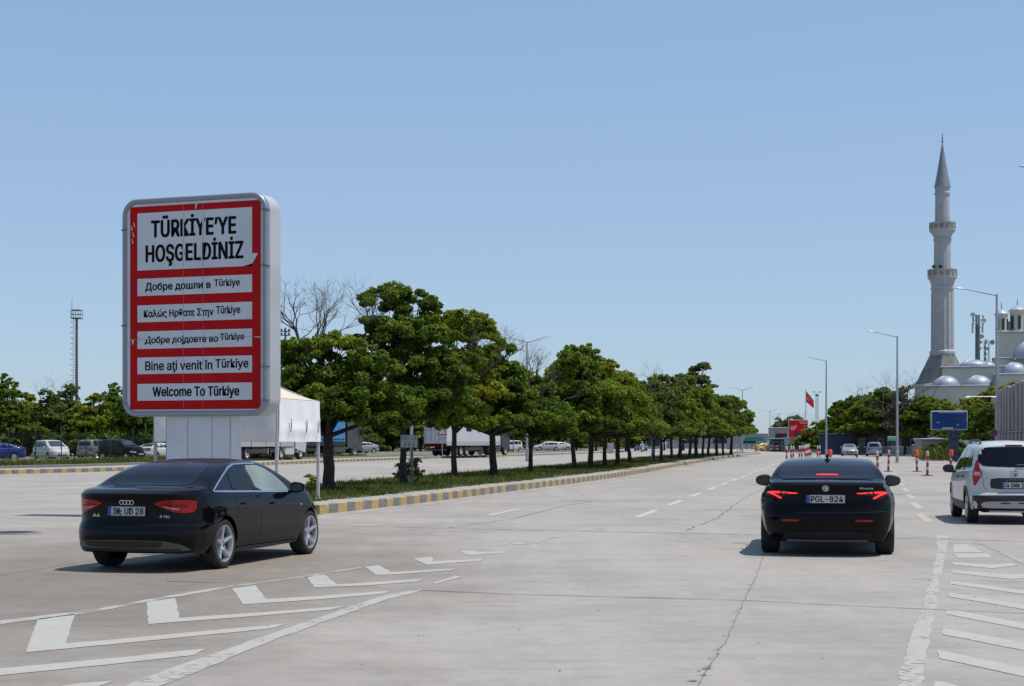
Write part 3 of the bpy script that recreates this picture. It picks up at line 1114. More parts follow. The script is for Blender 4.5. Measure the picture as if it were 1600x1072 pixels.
def sedan_b():
    """black saloon driving away"""
    P = dict(SEDAN)
    P.update(crown=.018, L=4.64, W=1.86, xr=.94, xf=3.76, ra=.36, rw=.34, tumble=.47, cx=.9, cy=.5, wheel_in=.0,
        zt=[(0, 1.030), (.05, 1.056), (.13, 1.078), (.3, 1.096), (.58, 1.107), (.72, 1.14), (1.0, 1.235), (1.3, 1.325), (1.55, 1.372), (1.9, 1.402), (2.15, 1.41), (2.5, 1.39), (2.75, 1.345), (3.0, 1.265), (3.3, 1.13), (3.5, 1.04), (3.7, 1.0), (4.2, .92), (4.5, .82), (4.64, .70)],
        zb=[(0, .985), (.3, 1.01), (.8, 1.015), (1.5, .985), (2.4, .95), (3.2, .93), (3.7, .92), (4.2, .83), (4.64, .64)],
        zs=[(0, .225), (.45, .21), (.62, .21), (1.4, .2), (3.4, .2), (4.3, .2), (4.64, .24)],
        wm=[(0, .875), (.35, .918), (.94, .945), (1.6, .925), (2.6, .915), (3.76, .93), (4.2, .90), (4.64, .78)],
        s=[(0, .865), (.14, .935), (.32, .975), (.5, .992), (.68, 1.0), (.80, .985), (.88, .95), (1, .90)],
        rear=[(.2, .16), (.36, .06), (.52, .0), (.62, .008), (.69, .055), (.74, .085), (.90, .095), (1.0, .055), (1.06, .03), (1.08, .03), (1.4, .03)],
        plan_r=(.10, .22))
    D = 23.45
    c = Car(P, 'black_sedan', 'black sedan with glowing brake lights driving away along the road', 'car', (4.62, D, 0), 11.3, 'paint_black', scale=(1.02, 1.02, .985))
    c.patch('rear_window', 'glass', [('T', smooth_poly([(.66, -.71), (.62, 0), (.66, .71), (1.42, .585), (1.47, 0), (1.42, -.585)], 2))], .004, .07)
    c.patch('windscreen', 'glass_mid', [('T', smooth_poly([(2.80, -.50), (2.77, 0), (2.80, .50), (3.40, .64), (3.48, 0), (3.40, -.64)], 2))], .004, .09)
    for sd in 'RL':
        c.patch('side_window', 'glass', [(sd, smooth_poly([(1.10, 1.03), (1.98, .995), (1.90, 1.30), (1.62, 1.29), (1.38, 1.23)], 1))])
        c.patch('side_window', 'glass', [(sd, smooth_poly([(2.05, .99), (3.14, .96), (2.85, 1.16), (2.6, 1.265), (2.35, 1.305), (1.97, 1.305)], 1))])
        door_handle(c, 1.50, .84, sd, 'paint_black')
        door_handle(c, 2.42, .82, sd, 'paint_black')
    sm = []
    for sd in 'RL':
        sm += [(sd, [(2.02, .98), (2.05, .7), (2.04, .29)]), (sd, [(3.2, .94), (3.27, .6), (3.25, .28), (1.4, .28)])]
    tr = [(-.74, 1.02), (-.72, .93), (-.66, .83), (-.56, .75), (-.42, .705), (0, .695), (.42, .705), (.56, .75), (.66, .83), (.72, .93), (.74, 1.02)]
    sm += [('B', dense(tr, .05)), ('B', dense([(-.88, .655), (-.5, .64), (0, .635), (.5, .64), (.88, .655)], .06))]
    seams(c, sm)
    for md, sg in (('CR', -1), ('CL', 1)):
        o = c.patch('tail_light', 'lamp_red_dk', [(md, c.cyl([(0, .37, .925), (0, .62, .955), (.06, .80, .955), (.24, .90, .935), (.30, .91, .91), (.16, .88, .875), (.06, .80, .835), (0, .70, .815), (0, .60, .875), (0, .42, .893)]))], .006, .05)
        c.patch('brake_glow', 'lamp_red_hot', [
            (md, c.cyl([(0, .38, .920), (0, .64, .933), (0, .64, .908), (0, .40, .902)])),
            (md, c.cyl([(0, .67, .938), (.03, .78, .940), (.16, .87, .932), (.20, .885, .918), (.14, .87, .905), (.03, .78, .872), (0, .66, .825), (0, .645, .845), (0, .72, .878), (.06, .80, .912), (0, .67, .91)]))],
            .010, .035, o)
    c.patch('high_brake_light', 'lamp_red_hot', [('T', [(.765, -.15), (.765, .15), (.80, .15), (.80, -.15)])], .012, .05)
    for y0 in (-.50, .50):
        c.patch('rear_reflector', 'lamp_red', [('B', smooth_poly([(y0 - .12, .51), (y0 + .12, .51), (y0 + .12, .535), (y0 - .12, .535)], 1))], .006, .05)
    c.patch('rear_diffuser', 'under', [('B', smooth_poly([(-.62, .235), (-.56, .36), (0, .38), (.56, .36), (.62, .235)], 1))], .007, .06)
    e = MB()
    for yy in (-.45, .45):
        e.lathe([(0, .02), (.035, .02), (.042, 0), (.045, .12)], 16, (.14 - c.ox, yy, .27), 'x')
    e.build('exhaust', 'steel_dk', c.root, smooth=True)
    e = MB()
    e.tube([(.10 - c.ox, -.55, .235), (.085 - c.ox, 0, .23), (.10 - c.ox, .55, .235)], .012, 6)
    e.build('bumper_edge', 'diff_grey', c.root, smooth=True)
    px, _ = c.cast('B', 0, .83)
    plate(c, px[0] + c.ox - .010, .02, .83, .52, .112, [('PGL-824', .03, .95)], .0)
    p, n = c.cast('B', .02, .985)
    b = MB()
    b.lathe([(0, -.004), (.040, -.004), (.040, .004)], 22, (p[0] - .012, .02, .985), 'x', mi=1)
    b.lathe([(.040 + .006 * math.cos(a), .006 * math.sin(a)) for a in np.linspace(0, 2 * math.pi, 8)], 24, (p[0] - .014, .02, .985), 'x', mi=0)
    b.box((p[0] - .018, .02, .985), (.004, .010, .07), mi=0)
    b.box((p[0] - .018, .02, .99), (.005, .05, .010), mi=0)
    b.box((p[0] - .018, .0, .975), (.0045, .010, .036), mi=0)
    b.build('rear_emblem', ['badge', 'badge_dk'], c.root, smooth=True)
    lt = MB()
    p, n = c.cast('B', -.52, .985)
    put_text(lt, 'Giulia', Vector((p[0], 0, 0)), Vector((0, -1, 0)), Vector((0, 0, 1)), .44, .62, .972, .998, .02, Vector((-1, 0, 0)), bold=.01)
    lt.build_open('boot_lettering', 'badge', c.root)
    f = MB()
    f.prism([(1.52 - c.ox, 1.36), (1.66 - c.ox, 1.375), (1.60 - c.ox, 1.45), (1.555 - c.ox, 1.46)], -.018, .018)
    f.prism([(1.48 - c.ox, 1.36), (1.70 - c.ox, 1.385), (1.69 - c.ox, 1.40), (1.50 - c.ox, 1.385)], -.04, .04)
    f.build('shark_fin_antenna', 'paint_black', c.root)
    # headrests and rear shelf seen dimly through the rear window
    mb = MB()
    for yy in (-.36, .36):
        mb.bbox((1.06 - c.ox, yy, 1.15), (.12, .26, .18), .05)
    mb.build('headrests', 'under', c.root, smooth=True)
    for sg in (-1, 1):
        mirror_shell(c, 2.92, sg * .985, 1.03, sg, m='black', sy=.125, sz=.092)
    c.wheels('five_twin', .255, .235)
    return c

MPV = dict(L=4.50, W=1.75, xr=.80, xf=3.61, ra=.36, rw=.325, tumble=.30, hatch=True, cx=.95, cy=.30, blend=1.3,
    zt=[(0, 1.56), (.12, 1.605), (.4, 1.635), (1.0, 1.655), (1.8, 1.66), (2.3, 1.645), (2.6, 1.60), (2.9, 1.475), (3.2, 1.315), (3.5, 1.15), (3.62, 1.095), (4.1, 1.02), (4.35, .92), (4.50, .78)],
    zb=[(0, 1.05), (.5, 1.05), (1.5, 1.03), (2.6, .99), (3.4, .97), (3.7, .96), (4.2, .84), (4.5, .68)],
    zs=[(0, .31), (.4, .27), (1.2, .25), (3.2, .25), (4.5, .27)],
    wm=[(0, .80), (.3, .855), (.8, .878), (1.6, .872), (3.6, .875), (4.1, .845), (4.5, .74)],
    s=[(0, .93), (.12, .97), (.3, .995), (.5, 1.0), (.72, .995), (.88, .98), (1, .965)],
    rear=[(.25, .10), (.38, .02), (.50, 0), (.58, .015), (.62, .06), (.85, .075), (1.05, .095), (1.3, .20), (1.5, .30), (1.58, .31), (1.7, .32)],
    front=[(.2, .1), (.45, .0), (.6, .03), (.75, .12), (.95, .3)], plan_r=(.05, .14), plan_f=(.14, .2))

def minivan():
    P = MPV
    D = 32.2
    c = Car(P, 'white_minivan', 'white minivan with black roof rails, cut off by the edge of the photo', 'minivan', (9.24 + .76 * math.cos(R(9.5)), D - .76 * math.sin(R(9.5)), 0), 9.5, 'paint_white')
    c.patch('rear_window', 'glass', [('B', smooth_poly([(-.60, 1.145), (0, 1.125), (.60, 1.145), (.70, 1.25), (.66, 1.45), (.58, 1.515), (0, 1.53), (-.58, 1.515), (-.66, 1.45), (-.70, 1.25)], 1))], .005, .07)
    for sd in 'RL':
        c.patch('quarter_window', 'glass', [(sd, smooth_poly([(.46, 1.12), (1.0, 1.075), (1.0, 1.50), (.72, 1.49), (.55, 1.36)], 1))])
        c.patch('side_window', 'glass', [(sd, smooth_poly([(1.07, 1.07), (1.98, 1.045), (1.98, 1.535), (1.07, 1.515)], 1))])
        c.patch('side_window', 'glass', [(sd, smooth_poly([(2.06, 1.045), (3.12, 1.02), (2.78, 1.33), (2.52, 1.50), (2.06, 1.535)], 1))])
        door_handle(c, 1.18, .92, sd, 'black')
        door_handle(c, 2.14, .90, sd, 'black')
        # black cladding: arches and sill
        mb = MB()
        for wx in (P['xr'], P['xf']):
            arc = [(wx + .395 * math.cos(a), P['rw'] + .395 * math.sin(a)) for a in np.linspace(.05, math.pi - .05, 20)]
            strip(c, mb, sd, arc, .075, .012)
        mb.build_open('wheel_arch_trim', 'black', c.root)
        c.patch('sill_cladding', 'black', [(sd, [(1.16, .26), (3.25, .26), (3.25, .42), (1.16, .42)])], .010, .1)
        rr = MB()
        pts = []
        for x in np.linspace(.55, 2.45, 12):
            p, n = c.cast('T', x, (.60 if sd == 'L' else -.60))
            e = .055 if .6 < x < 2.4 else .005
            pts.append(p + Vector((0, 0, e)))
        rr.tube(pts, [.016] + [.022] * 10 + [.016], 8)
        rr.build('roof_rail', 'black', c.root, smooth=True)
    c.patch('windscreen', 'glass_mid', [('T', smooth_poly([(2.70, -.62), (2.66, 0), (2.70, .62), (3.40, .70), (3.52, 0), (3.40, -.70)], 1))], .004, .12)
    for md in ('CR', 'CL'):
        o = c.patch('tail_light', 'lamp_red', [(md, c.cyl([(.13, .755, 1.26), (.17, .80, 1.26), (.20, .83, 1.17), (.21, .845, 1.04), (.19, .85, .95), (.15, .84, .79), (.10, .81, .76), (.06, .75, .85), (.04, .69, .95), (.04, .675, 1.02), (.08, .72, 1.11)]))], .008, .04)
        c.patch('indicator_lens', 'lamp_clear', [(md, c.cyl([(.05, .705, 1.03), (.14, .81, 1.04), (.17, .83, 1.0), (.14, .82, .965), (.05, .715, .96), (.05, .695, .995)]))], .011, .04, o)
    c.patch('rear_bumper', 'black', [('B', [(-.77, .31), (-.80, .45), (-.80, .565), (-.4, .575), (.4, .575), (.80, .565), (.80, .45), (.77, .31)])], .008, .07)
    c.patch('skid_plate', 'rail_grey', [('B', smooth_poly([(-.60, .33), (-.66, .40), (-.58, .455), (0, .465), (.58, .455), (.66, .40), (.60, .33)], 1))], .014, .07)
    c.patch('skid_slots', 'black', [('B', smooth_poly([(y - .10, .415), (y + .10, .415), (y + .08, .44), (y - .08, .44)], 1)) for y in (-.14, .20)], .018, .05)
    for y0 in (-.62, .62):
        c.patch('rear_reflector', 'lamp_red_dk', [('B', [(y0 - .08, .52), (y0 + .08, .52), (y0 + .08, .548), (y0 - .08, .548)])], .014, .05)
    c.patch('plate_recess', 'black', [('B', smooth_poly([(-.46, .70), (.46, .70), (.48, .80), (.46, .915), (-.46, .915), (-.48, .80)], 1))], .006, .06)
    px, _ = c.cast('B', 0, .785)
    plate(c, px[0] + c.ox - .012, 0, .775, .52, .112, [('34', .02, .19), ('EMM', .27, .60), ('17', .68, .97)], .03)
    lt = MB()
    p, n = c.cast('B', 0, .885)
    put_text(lt, 'LODGY', Vector((p[0], 0, 0)), Vector((0, -1, 0)), Vector((0, 0, 1)), -.17, .17, .868, .895, .016, Vector((-1, 0, 0)), bold=.02, space=1.6)
    lt.build_open('tailgate_lettering', 'rail_grey', c.root)
    b = MB()
    p, n = c.cast('B', 0, 1.045)
    b.prism([(-.075, 1.075), (.075, 1.075), (.075, 1.06), (.045, 1.025), (-.045, 1.025), (-.075, 1.06)], p[0] - .016, p[0] + .01, plane='yz')
    b.prism([(-.04, 1.06), (.04, 1.06), (.025, 1.042), (-.025, 1.042)], p[0] - .020, p[0] - .01, mi=1, plane='yz')
    b.build('rear_emblem', ['badge', 'badge_dk'], c.root)
    p, n = c.cast('B', 0, .975)
    b = MB()
    b.lathe([(0, -.012), (.02, -.012), (.022, .02)], 14, (p[0], 0, .975), 'x')
    b.build('tailgate_lock', 'black', c.root)
    p, n = c.cast('B', -.1, 1.20)
    w = MB()
    p2, _ = c.cast('B', -.02, 1.165)
    p3, _ = c.cast('B', -.42, 1.20)
    w.tube([p2 + Vector((-.03, 0, 0)), (p2 + p3) / 2 + Vector((-.035, 0, 0)), p3 + Vector((-.025, 0, 0))], .011, 6)
    w.build('rear_wiper', 'black', c.root)
    c.patch('high_brake_light', 'lamp_red_dk', [('B', [(-.16, 1.537), (.16, 1.537), (.16, 1.562), (-.16, 1.562)])], .010, .05)
    sm = [('B', dense([(-.74, 1.12), (-.62, 1.0), (-.60, .75), (-.52, .655), (-.4, .64), (.4, .64), (.52, .655), (.60, .75), (.62, 1.0), (.74, 1.12)], .05))]
    for sd in 'RL':
        sm += [(sd, [(1.02, 1.05), (1.10, .75), (1.2, .6)]), (sd, [(2.02, 1.04), (2.02, .3)]), (sd, [(3.2, 1.0), (3.2, .3)])]
    seams(c, sm)
    e = MB()
    e.tube([(.1 - c.ox, -.5, .26), (.1 - c.ox, .5, .26)], .02, 8)
    e.build('tow_bar', 'steel', c.root)
    for sg in (-1, 1):
        mirror_shell(c, 2.98, sg * .985, 1.06, sg, m='black', sy=.12, sz=.09)
    c.wheels('ten', .215, .215)
    return c

SEDAN_LO = dict(SEDAN)
HATCH_LO = dict(MPV, L=4.25, W=1.74, xr=.72, xf=3.35, zt=[(0, 1.36), (.2, 1.44), (.8, 1.50), (1.6, 1.51), (2.1, 1.49), (2.4, 1.43), (2.8, 1.22), (3.15, 1.04), (3.3, 1.0), (3.9, .93), (4.25, .72)],
    zb=[(0, .95), (1.5, .95), (3.2, .92), (3.9, .8), (4.25, .64)], rear=[(.25, .10), (.38, .02), (.50, 0), (.62, .05), (.95, .08), (1.2, .2), (1.4, .3), (1.6, .32)])
SUV_LO = dict(MPV, zt=[(0, 1.58), (.15, 1.66), (.6, 1.70), (1.8, 1.71), (2.3, 1.69), (2.6, 1.62), (3.0, 1.40), (3.3, 1.19), (3.45, 1.13), (4.1, 1.08), (4.5, .85)],
    zb=[(0, 1.10), (1.5, 1.08), (3.3, 1.06), (4.2, .95), (4.5, .75)])

def parked_car(kind, paint, x, y, z, heading, label, group='cars parked behind the far kerb', name=None):
    P = {'sedan': SEDAN_LO, 'hatch': HATCH_LO, 'suv': SUV_LO, 'mpv': MPV}[kind]
    c = Car(P, name or 'parked_car', label, 'car', (x, y, z), heading, paint, group, n=34, lo=True)
    zt, zb = pchip(*zip(*P['zt'])), pchip(*zip(*P['zb']))
    def col(x0, x1):
        lo = [(x, float(zb(x)) + .03) for x in np.linspace(x0, x1, 4)]
        hi = [(x, max(float(zb(x)) + .04, float(zt(x)) - .105)) for x in np.linspace(x1, x0, 6)]
        return lo + hi
    if kind == 'sedan':
        c.patch('rear_window', 'glass', [('T', [(.67, -.58), (.67, .58), (1.42, .48), (1.42, -.48)])])
        c.patch('windscreen', 'glass_mid', [('T', [(2.83, -.48), (2.83, .48), (3.46, .62), (3.46, -.62)])])
        spans = ((1.15, 1.98), (2.06, 3.12))
    else:
        zr = float(zt(0))
        b0 = float(zb(0))
        c.patch('rear_window', 'glass', [('B', [(-.58, b0 + .06), (.58, b0 + .06), (.54, zr - .10), (-.54, zr - .10)])])
        xa = [p[0] for p in P['zt']]
        i = max(range(len(xa)), key=lambda k: P['zt'][k][1])
        x0, x1 = xa[i + 2] + .1, xa[-3] - (.5 if kind == 'hatch' else .55)
        x1 = max(x1, x0 + .5)
        c.patch('windscreen', 'glass_mid', [('T', [(x0, -.52), (x0, .52), (x1, .62), (x1, -.62)])])
        spans = ((.50, 1.02), (1.08, 1.92), (2.0, x0 + .32))
    for sd in 'RL':
        for a, b in spans:
            c.patch('side_window', 'glass', [(sd, col(a, b))])
    for md in ('CR', 'CL'):
        c.patch('tail_light', 'lamp_red', [(md, c.cyl([(0, .55, b_ + .0) for b_ in ()] or [(0, .56, .92), (.2, .86, .92), (.25, .87, .78), (0, .58, .78)]))], .012, .1)
    for md in ('DR', 'DL'):
        Lx = P['L']
        c.patch('headlight', 'lamp_head', [(md, c.dcyl([(Lx - .05, .42, .70), (Lx - .35, .86, .76), (Lx - .30, .86, .66), (Lx - .05, .46, .60)]))], .012, .1)
    c.patch('front_grille', 'black', [('F', [(-.36, .56), (.36, .56), (.34, .36), (-.34, .36)])], .012)
    mb = MB()
    px, _ = c.cast('B', 0, .72)
    mb.box((px[0] - .012, 0, .72), (.02, .5, .11))
    mb.build('licence_plate', 'plate_w', c.root)
    px, _ = c.cast('F', 0, .5)
    mb = MB()
    mb.box((px[0] + .016, 0, .5), (.02, .5, .11))
    mb.build('licence_plate', 'plate_w', c.root)
    for sg in (-1, 1):
        m_ = MB()
        xm = 3.0 if kind != 'hatch' else 2.65
        m_.bbox((xm - c.ox, sg * (P['W'] / 2 + .09), float(zb(xm)) + .09), (.12, .2, .14), .04)
        m_.build('wing_mirror', paint, c.root)
    c.wheels('lo', .21, .215)
    return c
# ------------------------------------------------------------------ ground, road, median, verges
rnd = random.Random(7)
MED = .20                                   # height of the raised median and verges
UX = Vector((.2, 1, 0)).normalized()        # driving direction
UN = Vector((UX.y, -UX.x, 0))               # to the right of it

def sheet(name, poly, z, m, kind='structure'):
    mb = MB()
    mb.add([(p[0], p[1], z) for p in poly], [tuple(range(len(poly)))])
    o = mb.build(name, m)
    if o.data.polygons[0].normal.z < 0:
        o.data.flip_normals()
    tag(o, kind=kind)
    return o

sheet('ground', [(-1500, -60), (1500, -60), (1500, 3000), (-1500, 3000)], -.03, 'ground')
sheet('road', [(-150, -40), (150, -40), (150, 520), (-150, 520)], 0.0, 'road')

# kerb of the median towards the near carriageway
KP = [G(500, 804), G(640, 788), G(780, 770), G(900, 755), G(985, 742.5), G(1060, 728.8), G(1130, 716.6), G(1195, 708.4)]
kx = pchip([p.y for p in KP], [p.x for p in KP])
D0, D1 = KP[0].y, 222.0
MW = 7.0
def kern(d): return Vector((float(kx(d)), d, 0))

def offset_line(pts, o):
    out = []
    for i, p in enumerate(pts):
        t = (pts[min(i + 1, len(pts) - 1)] - pts[max(i - 1, 0)]).normalized()
        out.append(p + Vector((t.y, -t.x, 0)) * o)
    return out

def walk(pts, step):
    """points every `step` metres along a polyline"""
    out, acc = [pts[0].copy()], 0.0
    for a, b in zip(pts[:-1], pts[1:]):
        L = (b - a).length
        t = step - acc
        while t <= L:
            out.append(a.lerp(b, t / L))
            t += step
        acc = (acc + L) % step
    return out

right = [kern(d) for d in np.linspace(D0, D1, 90)]
left = [p - UN * (MW - 2.9 * max(0, 1 - (p.y - D0) / 22) ** 1.3) for p in right]
def nose(pa, pb, back, n=12):
    c = (pa + pb) / 2
    r = (pa - pb) / 2
    f = UX * (-back)
    return [c + r * math.cos(a) + f * math.sin(a) for a in np.linspace(0, math.pi, n)][1:-1]
near_nose = nose(right[0], left[0], 1.6)             # behind the black sedan
far_nose = nose(left[-1], right[-1], -8.0)
outline = right + far_nose[::-1] + left[::-1] + near_nose[::-1]
inner_r = offset_line(right, -.15)
def med_in(o):
    R_ = [p - UN * o for p in right]
    L_ = [p + UN * o for p in left]
    return R_ + [p for p in far_nose[::-1]] + L_[::-1] + [p + UX * o for p in near_nose[::-1]]
def closed_sheet(name, pts, z, m):
    return sheet(name, [(p.x, p.y) for p in pts], z, m)
closed_sheet('median_paving', med_in(.10), MED - .012, 'pave')
soil_r = [p - UN * (1.25 + .12 * math.sin(i * 1.7)) for i, p in enumerate(right)]
soil_l = [p + UN * (.45 + .1 * math.sin(i * 2.3)) for i, p in enumerate(left)]
soil = [p for p in soil_r[2:]] + [far_nose[len(far_nose) // 2] - UX * 1.2] + soil_l[::-1][:-2]
closed_sheet('median_soil', soil, MED - .004, 'soil')

def kerb_run(name, pts, h=.22, w=.16, colours=('kerb_y', 'kerb_g'), step=.54, plain_from=None, gaps=()):
    mb = MB()
    q = walk(pts, step)
    q = [q[0]] + [p.lerp(nx, rnd.uniform(0, .16)) for p, nx in zip(q[1:-1], q[2:])] + [q[-1]]
    for i in range(len(q) - 1):
        a, b = q[i], q[i + 1]
        t = (b - a).normalized()
        n = Vector((-t.y, t.x, 0))
        if any(g0 <= a.y <= g1 for g0, g1 in gaps):
            continue
        c = (a + b) / 2 + n * (w / 2)
        ang = math.atan2(t.y, t.x)
        rot = Matrix.Rotation(ang + rnd.uniform(-.006, .006), 3, 'Z')
        mi = i % 2
        if colours[0] == 'kerb_y' and rnd.random() < .06: mi = 1
        if plain_from and a.y > plain_from:
            mi = 2
        jz = rnd.uniform(-.006, .006)
        mb.bbox((c.x, c.y, h / 2 - .03 + jz), ((b - a).length - .008, w, h + .06), .014, rot, mi)
    o = mb.build(name, [*colours, 'kerb_w'])
    return tag(o, kind='structure')

kerb_run('median_kerb', right, plain_from=150)
kerb_run('median_kerb', far_nose[::-1] + left[::-1], plain_from=0)
kerb_run('median_kerb', [left[0]] + near_nose[::-1] + [right[0]], plain_from=None)

# far side of the other carriageway
FK = [G(0, 741), G(205, 735.5), G(400, 727.5), G(540, 721.6), G(680, 716.6), G(770, 713.8), G(885, 710)]
FK = [FK[0] + (FK[0] - FK[1]).normalized() * 22] + FK + [FK[-1] + UX * 60, FK[-1] + UX * 140 - UN * 10]
fk = pchip([p.y for p in FK], [p.x for p in FK])
farline = [Vector((float(fk(d)), d, 0)) for d in np.linspace(FK[0].y, FK[-1].y, 80)]
fl_rev = farline[::-1]
kerb_run('far_kerb', fl_rev, plain_from=None)
sheet('verge_paving', [(p.x - .1, p.y) for p in farline] + [(p.x - 6, p.y + 1) for p in fl_rev], MED - .012, 'pave')
l2 = [p - Vector((4.4, -.8, 0)) for p in farline]
kerb_run('verge_kerb', l2[::-1], h=.34, colours=('kerb_g', 'kerb_g'), step=1.0)
sheet('verge', [(p.x - .08, p.y) for p in l2] + [(-400, 420), (-400, 40)], MED + .10, 'verge')

# paved apron on the near side, beyond the lane of the minivan
RV = [(24, 74), (27.6, 86), (33.2, 108), (39, 139), (45.2, 172), (45.6, 203), (47, 246), (52, 300)]
sheet('side_paving', RV + [(400, 300), (400, 74)], MED - .05, 'pave')
kerb_run('side_kerb', [Vector((x, y, 0)) for x, y in RV[::-1]][::-1], h=.17, w=.16, colours=('kerb_w', 'kerb_w'), step=1.0)

# --- painted markings and joints (each a thin sheet on the concrete)
def jag(poly, amp, step=.16):
    """slightly ragged outline, as hand-laid paint has"""
    out = []
    n = len(poly)
    for i in range(n):
        a, b = Vector(poly[i]), Vector(poly[(i + 1) % n])
        k = max(1, int((b - a).length / step))
        for j in range(k):
            p = a.lerp(b, j / k)
            s_ = amp if j else amp * .5
            out.append((p[0] + rnd.uniform(-s_, s_), p[1] + rnd.uniform(-s_, s_)))
    return out

def marking(name, polys, m='mark', z=.004, amp=.012):
    mb = MB()
    for poly in polys:
        q = jag([(p[0], p[1]) for p in poly], amp)
        r = delaunay_2d_cdt([Vector(p) for p in q], [(i, (i + 1) % len(q)) for i in range(len(q))], [], 1, 1e-6)
        mb.add([(p[0], p[1], z) for p in r[0]], [tuple(f) for f in r[2]])
    o = mb.build_open(name, m)
    if sum(p.normal.z for p in o.data.polygons) < 0:
        o.data.flip_normals()
    return tag(o, kind='structure')

def Z1(pts): return [G(x / 2, 780 + y / 2) for x, y in pts]
def Z2(pts): return [G(800 + x / 2, 760 + y / 2) for x, y in pts]

CHEV = [
    [(120, 375), (232, 360), (222, 400), (205, 452), (420, 434), (640, 413), (893, 390), (850, 405), (640, 426), (400, 450), (80, 480), (100, 420)],
    [(457, 322), (548, 310), (562, 372), (800, 356), (1080, 335), (1030, 347), (800, 366), (560, 384), (463, 392)],
    [(725, 280), (800, 270), (830, 313), (1000, 303), (1230, 286), (1195, 297), (1000, 314), (760, 330)],
    [(955, 243), (1015, 237), (1052, 267), (1200, 258), (1330, 248), (1300, 259), (1150, 270), (985, 277)],
    [(1140, 212), (1185, 207), (1222, 229), (1430, 217), (1410, 223), (1260, 234), (1178, 238)],
    [(1292, 186), (1345, 180), (1356, 189), (1350, 194), (1520, 187), (1495, 194), (1335, 206), (1316, 198)],
    [(1432, 163), (1480, 160), (1497, 167), (1588, 163), (1575, 169), (1480, 175), (1460, 174)],
    [(-160, 546), (0, 530), (330, 500), (645, 468), (605, 489), (330, 519), (0, 552), (-160, 570)],
    [(130, 595), (250, 577), (358, 568), (320, 583), (200, 605)],
]
for c_ in CHEV:
    marking('chevron_marking', [Z1(c_)], amp=.007)
marking('edge_line', [Z1([(-300, 418), (0, 380), (300, 345), (520, 303), (720, 271), (960, 239), (1130, 212), (1130, 215), (960, 244), (720, 277), (520, 312), (300, 354), (0, 392), (-300, 436)])], 'mark_worn', amp=.02)
marking('edge_line', [Z1([(250, 640), (395, 584), (500, 542), (650, 490), (800, 437), (1000, 370), (1180, 307), (1310, 281), (1332, 284), (1200, 317), (1050, 371), (900, 425), (760, 479), (600, 548), (500, 585), (380, 640)]),
                      Z1([(1350, 263), (1420, 240), (1446, 243), (1362, 266)])], 'mark_line', amp=.014)
marking('worn_marking', [Z2([(-10, 174), (40, 176), (62, 182), (10, 184)]), Z2([(60, 176), (96, 166), (112, 170), (80, 178)]), Z2([(112, 162), (150, 154), (158, 157), (120, 165)]), Z2([(215, 137), (290, 130), (298, 133), (225, 140)])], 'mark_worn')
HATCH = [
    [(1380, 182), (1422, 181), (1476, 207), (1380, 207)], [(1380, 210), (1482, 209), (1508, 223), (1392, 225)],
    [(1377, 237), (1490, 245), (1560, 240), (1580, 248), (1500, 257), (1380, 246)],
    [(1373, 261), (1560, 277), (1690, 270), (1700, 280), (1560, 291), (1373, 271)],
    [(1367, 295), (1700, 338), (1790, 330), (1700, 352), (1370, 306)],
    [(1362, 332), (1800, 402), (1800, 420), (1365, 345)], [(1355, 382), (1850, 476), (1850, 497), (1357, 400)],
    [(1345, 443), (1900, 546), (1900, 572), (1347, 464)], [(1330, 512), (1900, 630), (1900, 662), (1335, 538)], [(1322, 610), (1350, 612), (1900, 760), (1900, 810), (1322, 640)],
]
for c_ in HATCH:
    marking('hatch_marking', [Z2(c_)], amp=.008)
marking('edge_line', [Z2([(1325, 152), (1365, 155), (1355, 215), (1345, 270), (1322, 390), (1300, 500), (1285, 624), (1270, 800), (1150, 800), (1205, 624), (1240, 480), (1275, 400), (1295, 330), (1312, 270), (1328, 200)])], 'mark_line', amp=.014)
marking('edge_line', [Z2([(1440, 176), (1475, 180), (1600, 236), (1800, 320), (1800, 330), (1600, 243), (1470, 186)])], 'mark_worn')

def dash(p, L, w):
    a, b = p, p + UX * L
    return [a - UN * w / 2, a + UN * w / 2, b + UN * w / 2, b - UN * w / 2]
for k in range(14):
    p = Vector((2.72, 34.6, 0)) + UX * (6.62 * k)
    marking('lane_dash', [dash(p, 3.6, .18)], 'mark_dash')
for k in (0, 2, 3, 5, 6):
    p = Vector((-.52, 35.4, 0)) + UX * (6.6 * k)
    marking('lane_dash', [dash(p, 3.6, .16)], 'mark_dash' if k == 0 else 'mark_worn')
for k in range(11):
    a = Vector((8.42, 32.2, 0)) + Vector((.226, 1, 0)).normalized() * (7.0 * k)
    marking('lane_dash', [dash(a, 4.0, .2)], 'mark_cream')
marking('edge_line', [[p + UN * .38 for p in right[:40]] + [p + UN * .52 for p in right[:40]][::-1]], 'mark_worn')
for px, py in ((0, 780), (90, 772), (60, 756), (200, 748), (330, 757)):
    p = G(px, py)
    marking('lane_dash', [dash(p, 4, .16)], 'mark_worn')
for px, py in ((430, 768), (560, 745), (700, 735)):
    marking('lane_dash', [dash(G(px, py) - UX * 2, 4, .14)], 'mark_worn')

def line_strip(pts, w, jit=0.0, step=.25):
    q = []
    for a, b in zip(pts[:-1], pts[1:]):
        k = max(1, int((b - a).length / step))
        q += [a.lerp(b, j / k) + Vector((rnd.uniform(-jit, jit), rnd.uniform(-jit, jit), 0)) for j in range(k)]
    q.append(pts[-1])
    L_, R_ = [], []
    for i, p in enumerate(q):
        t = (q[min(i + 1, len(q) - 1)] - q[max(i - 1, 0)]).normalized()
        n = Vector((-t.y, t.x, 0))
        ww = w * rnd.uniform(.6, 1.4) / 2
        L_.append(p + n * ww)
        R_.append(p - n * ww)
    return L_ + R_[::-1]

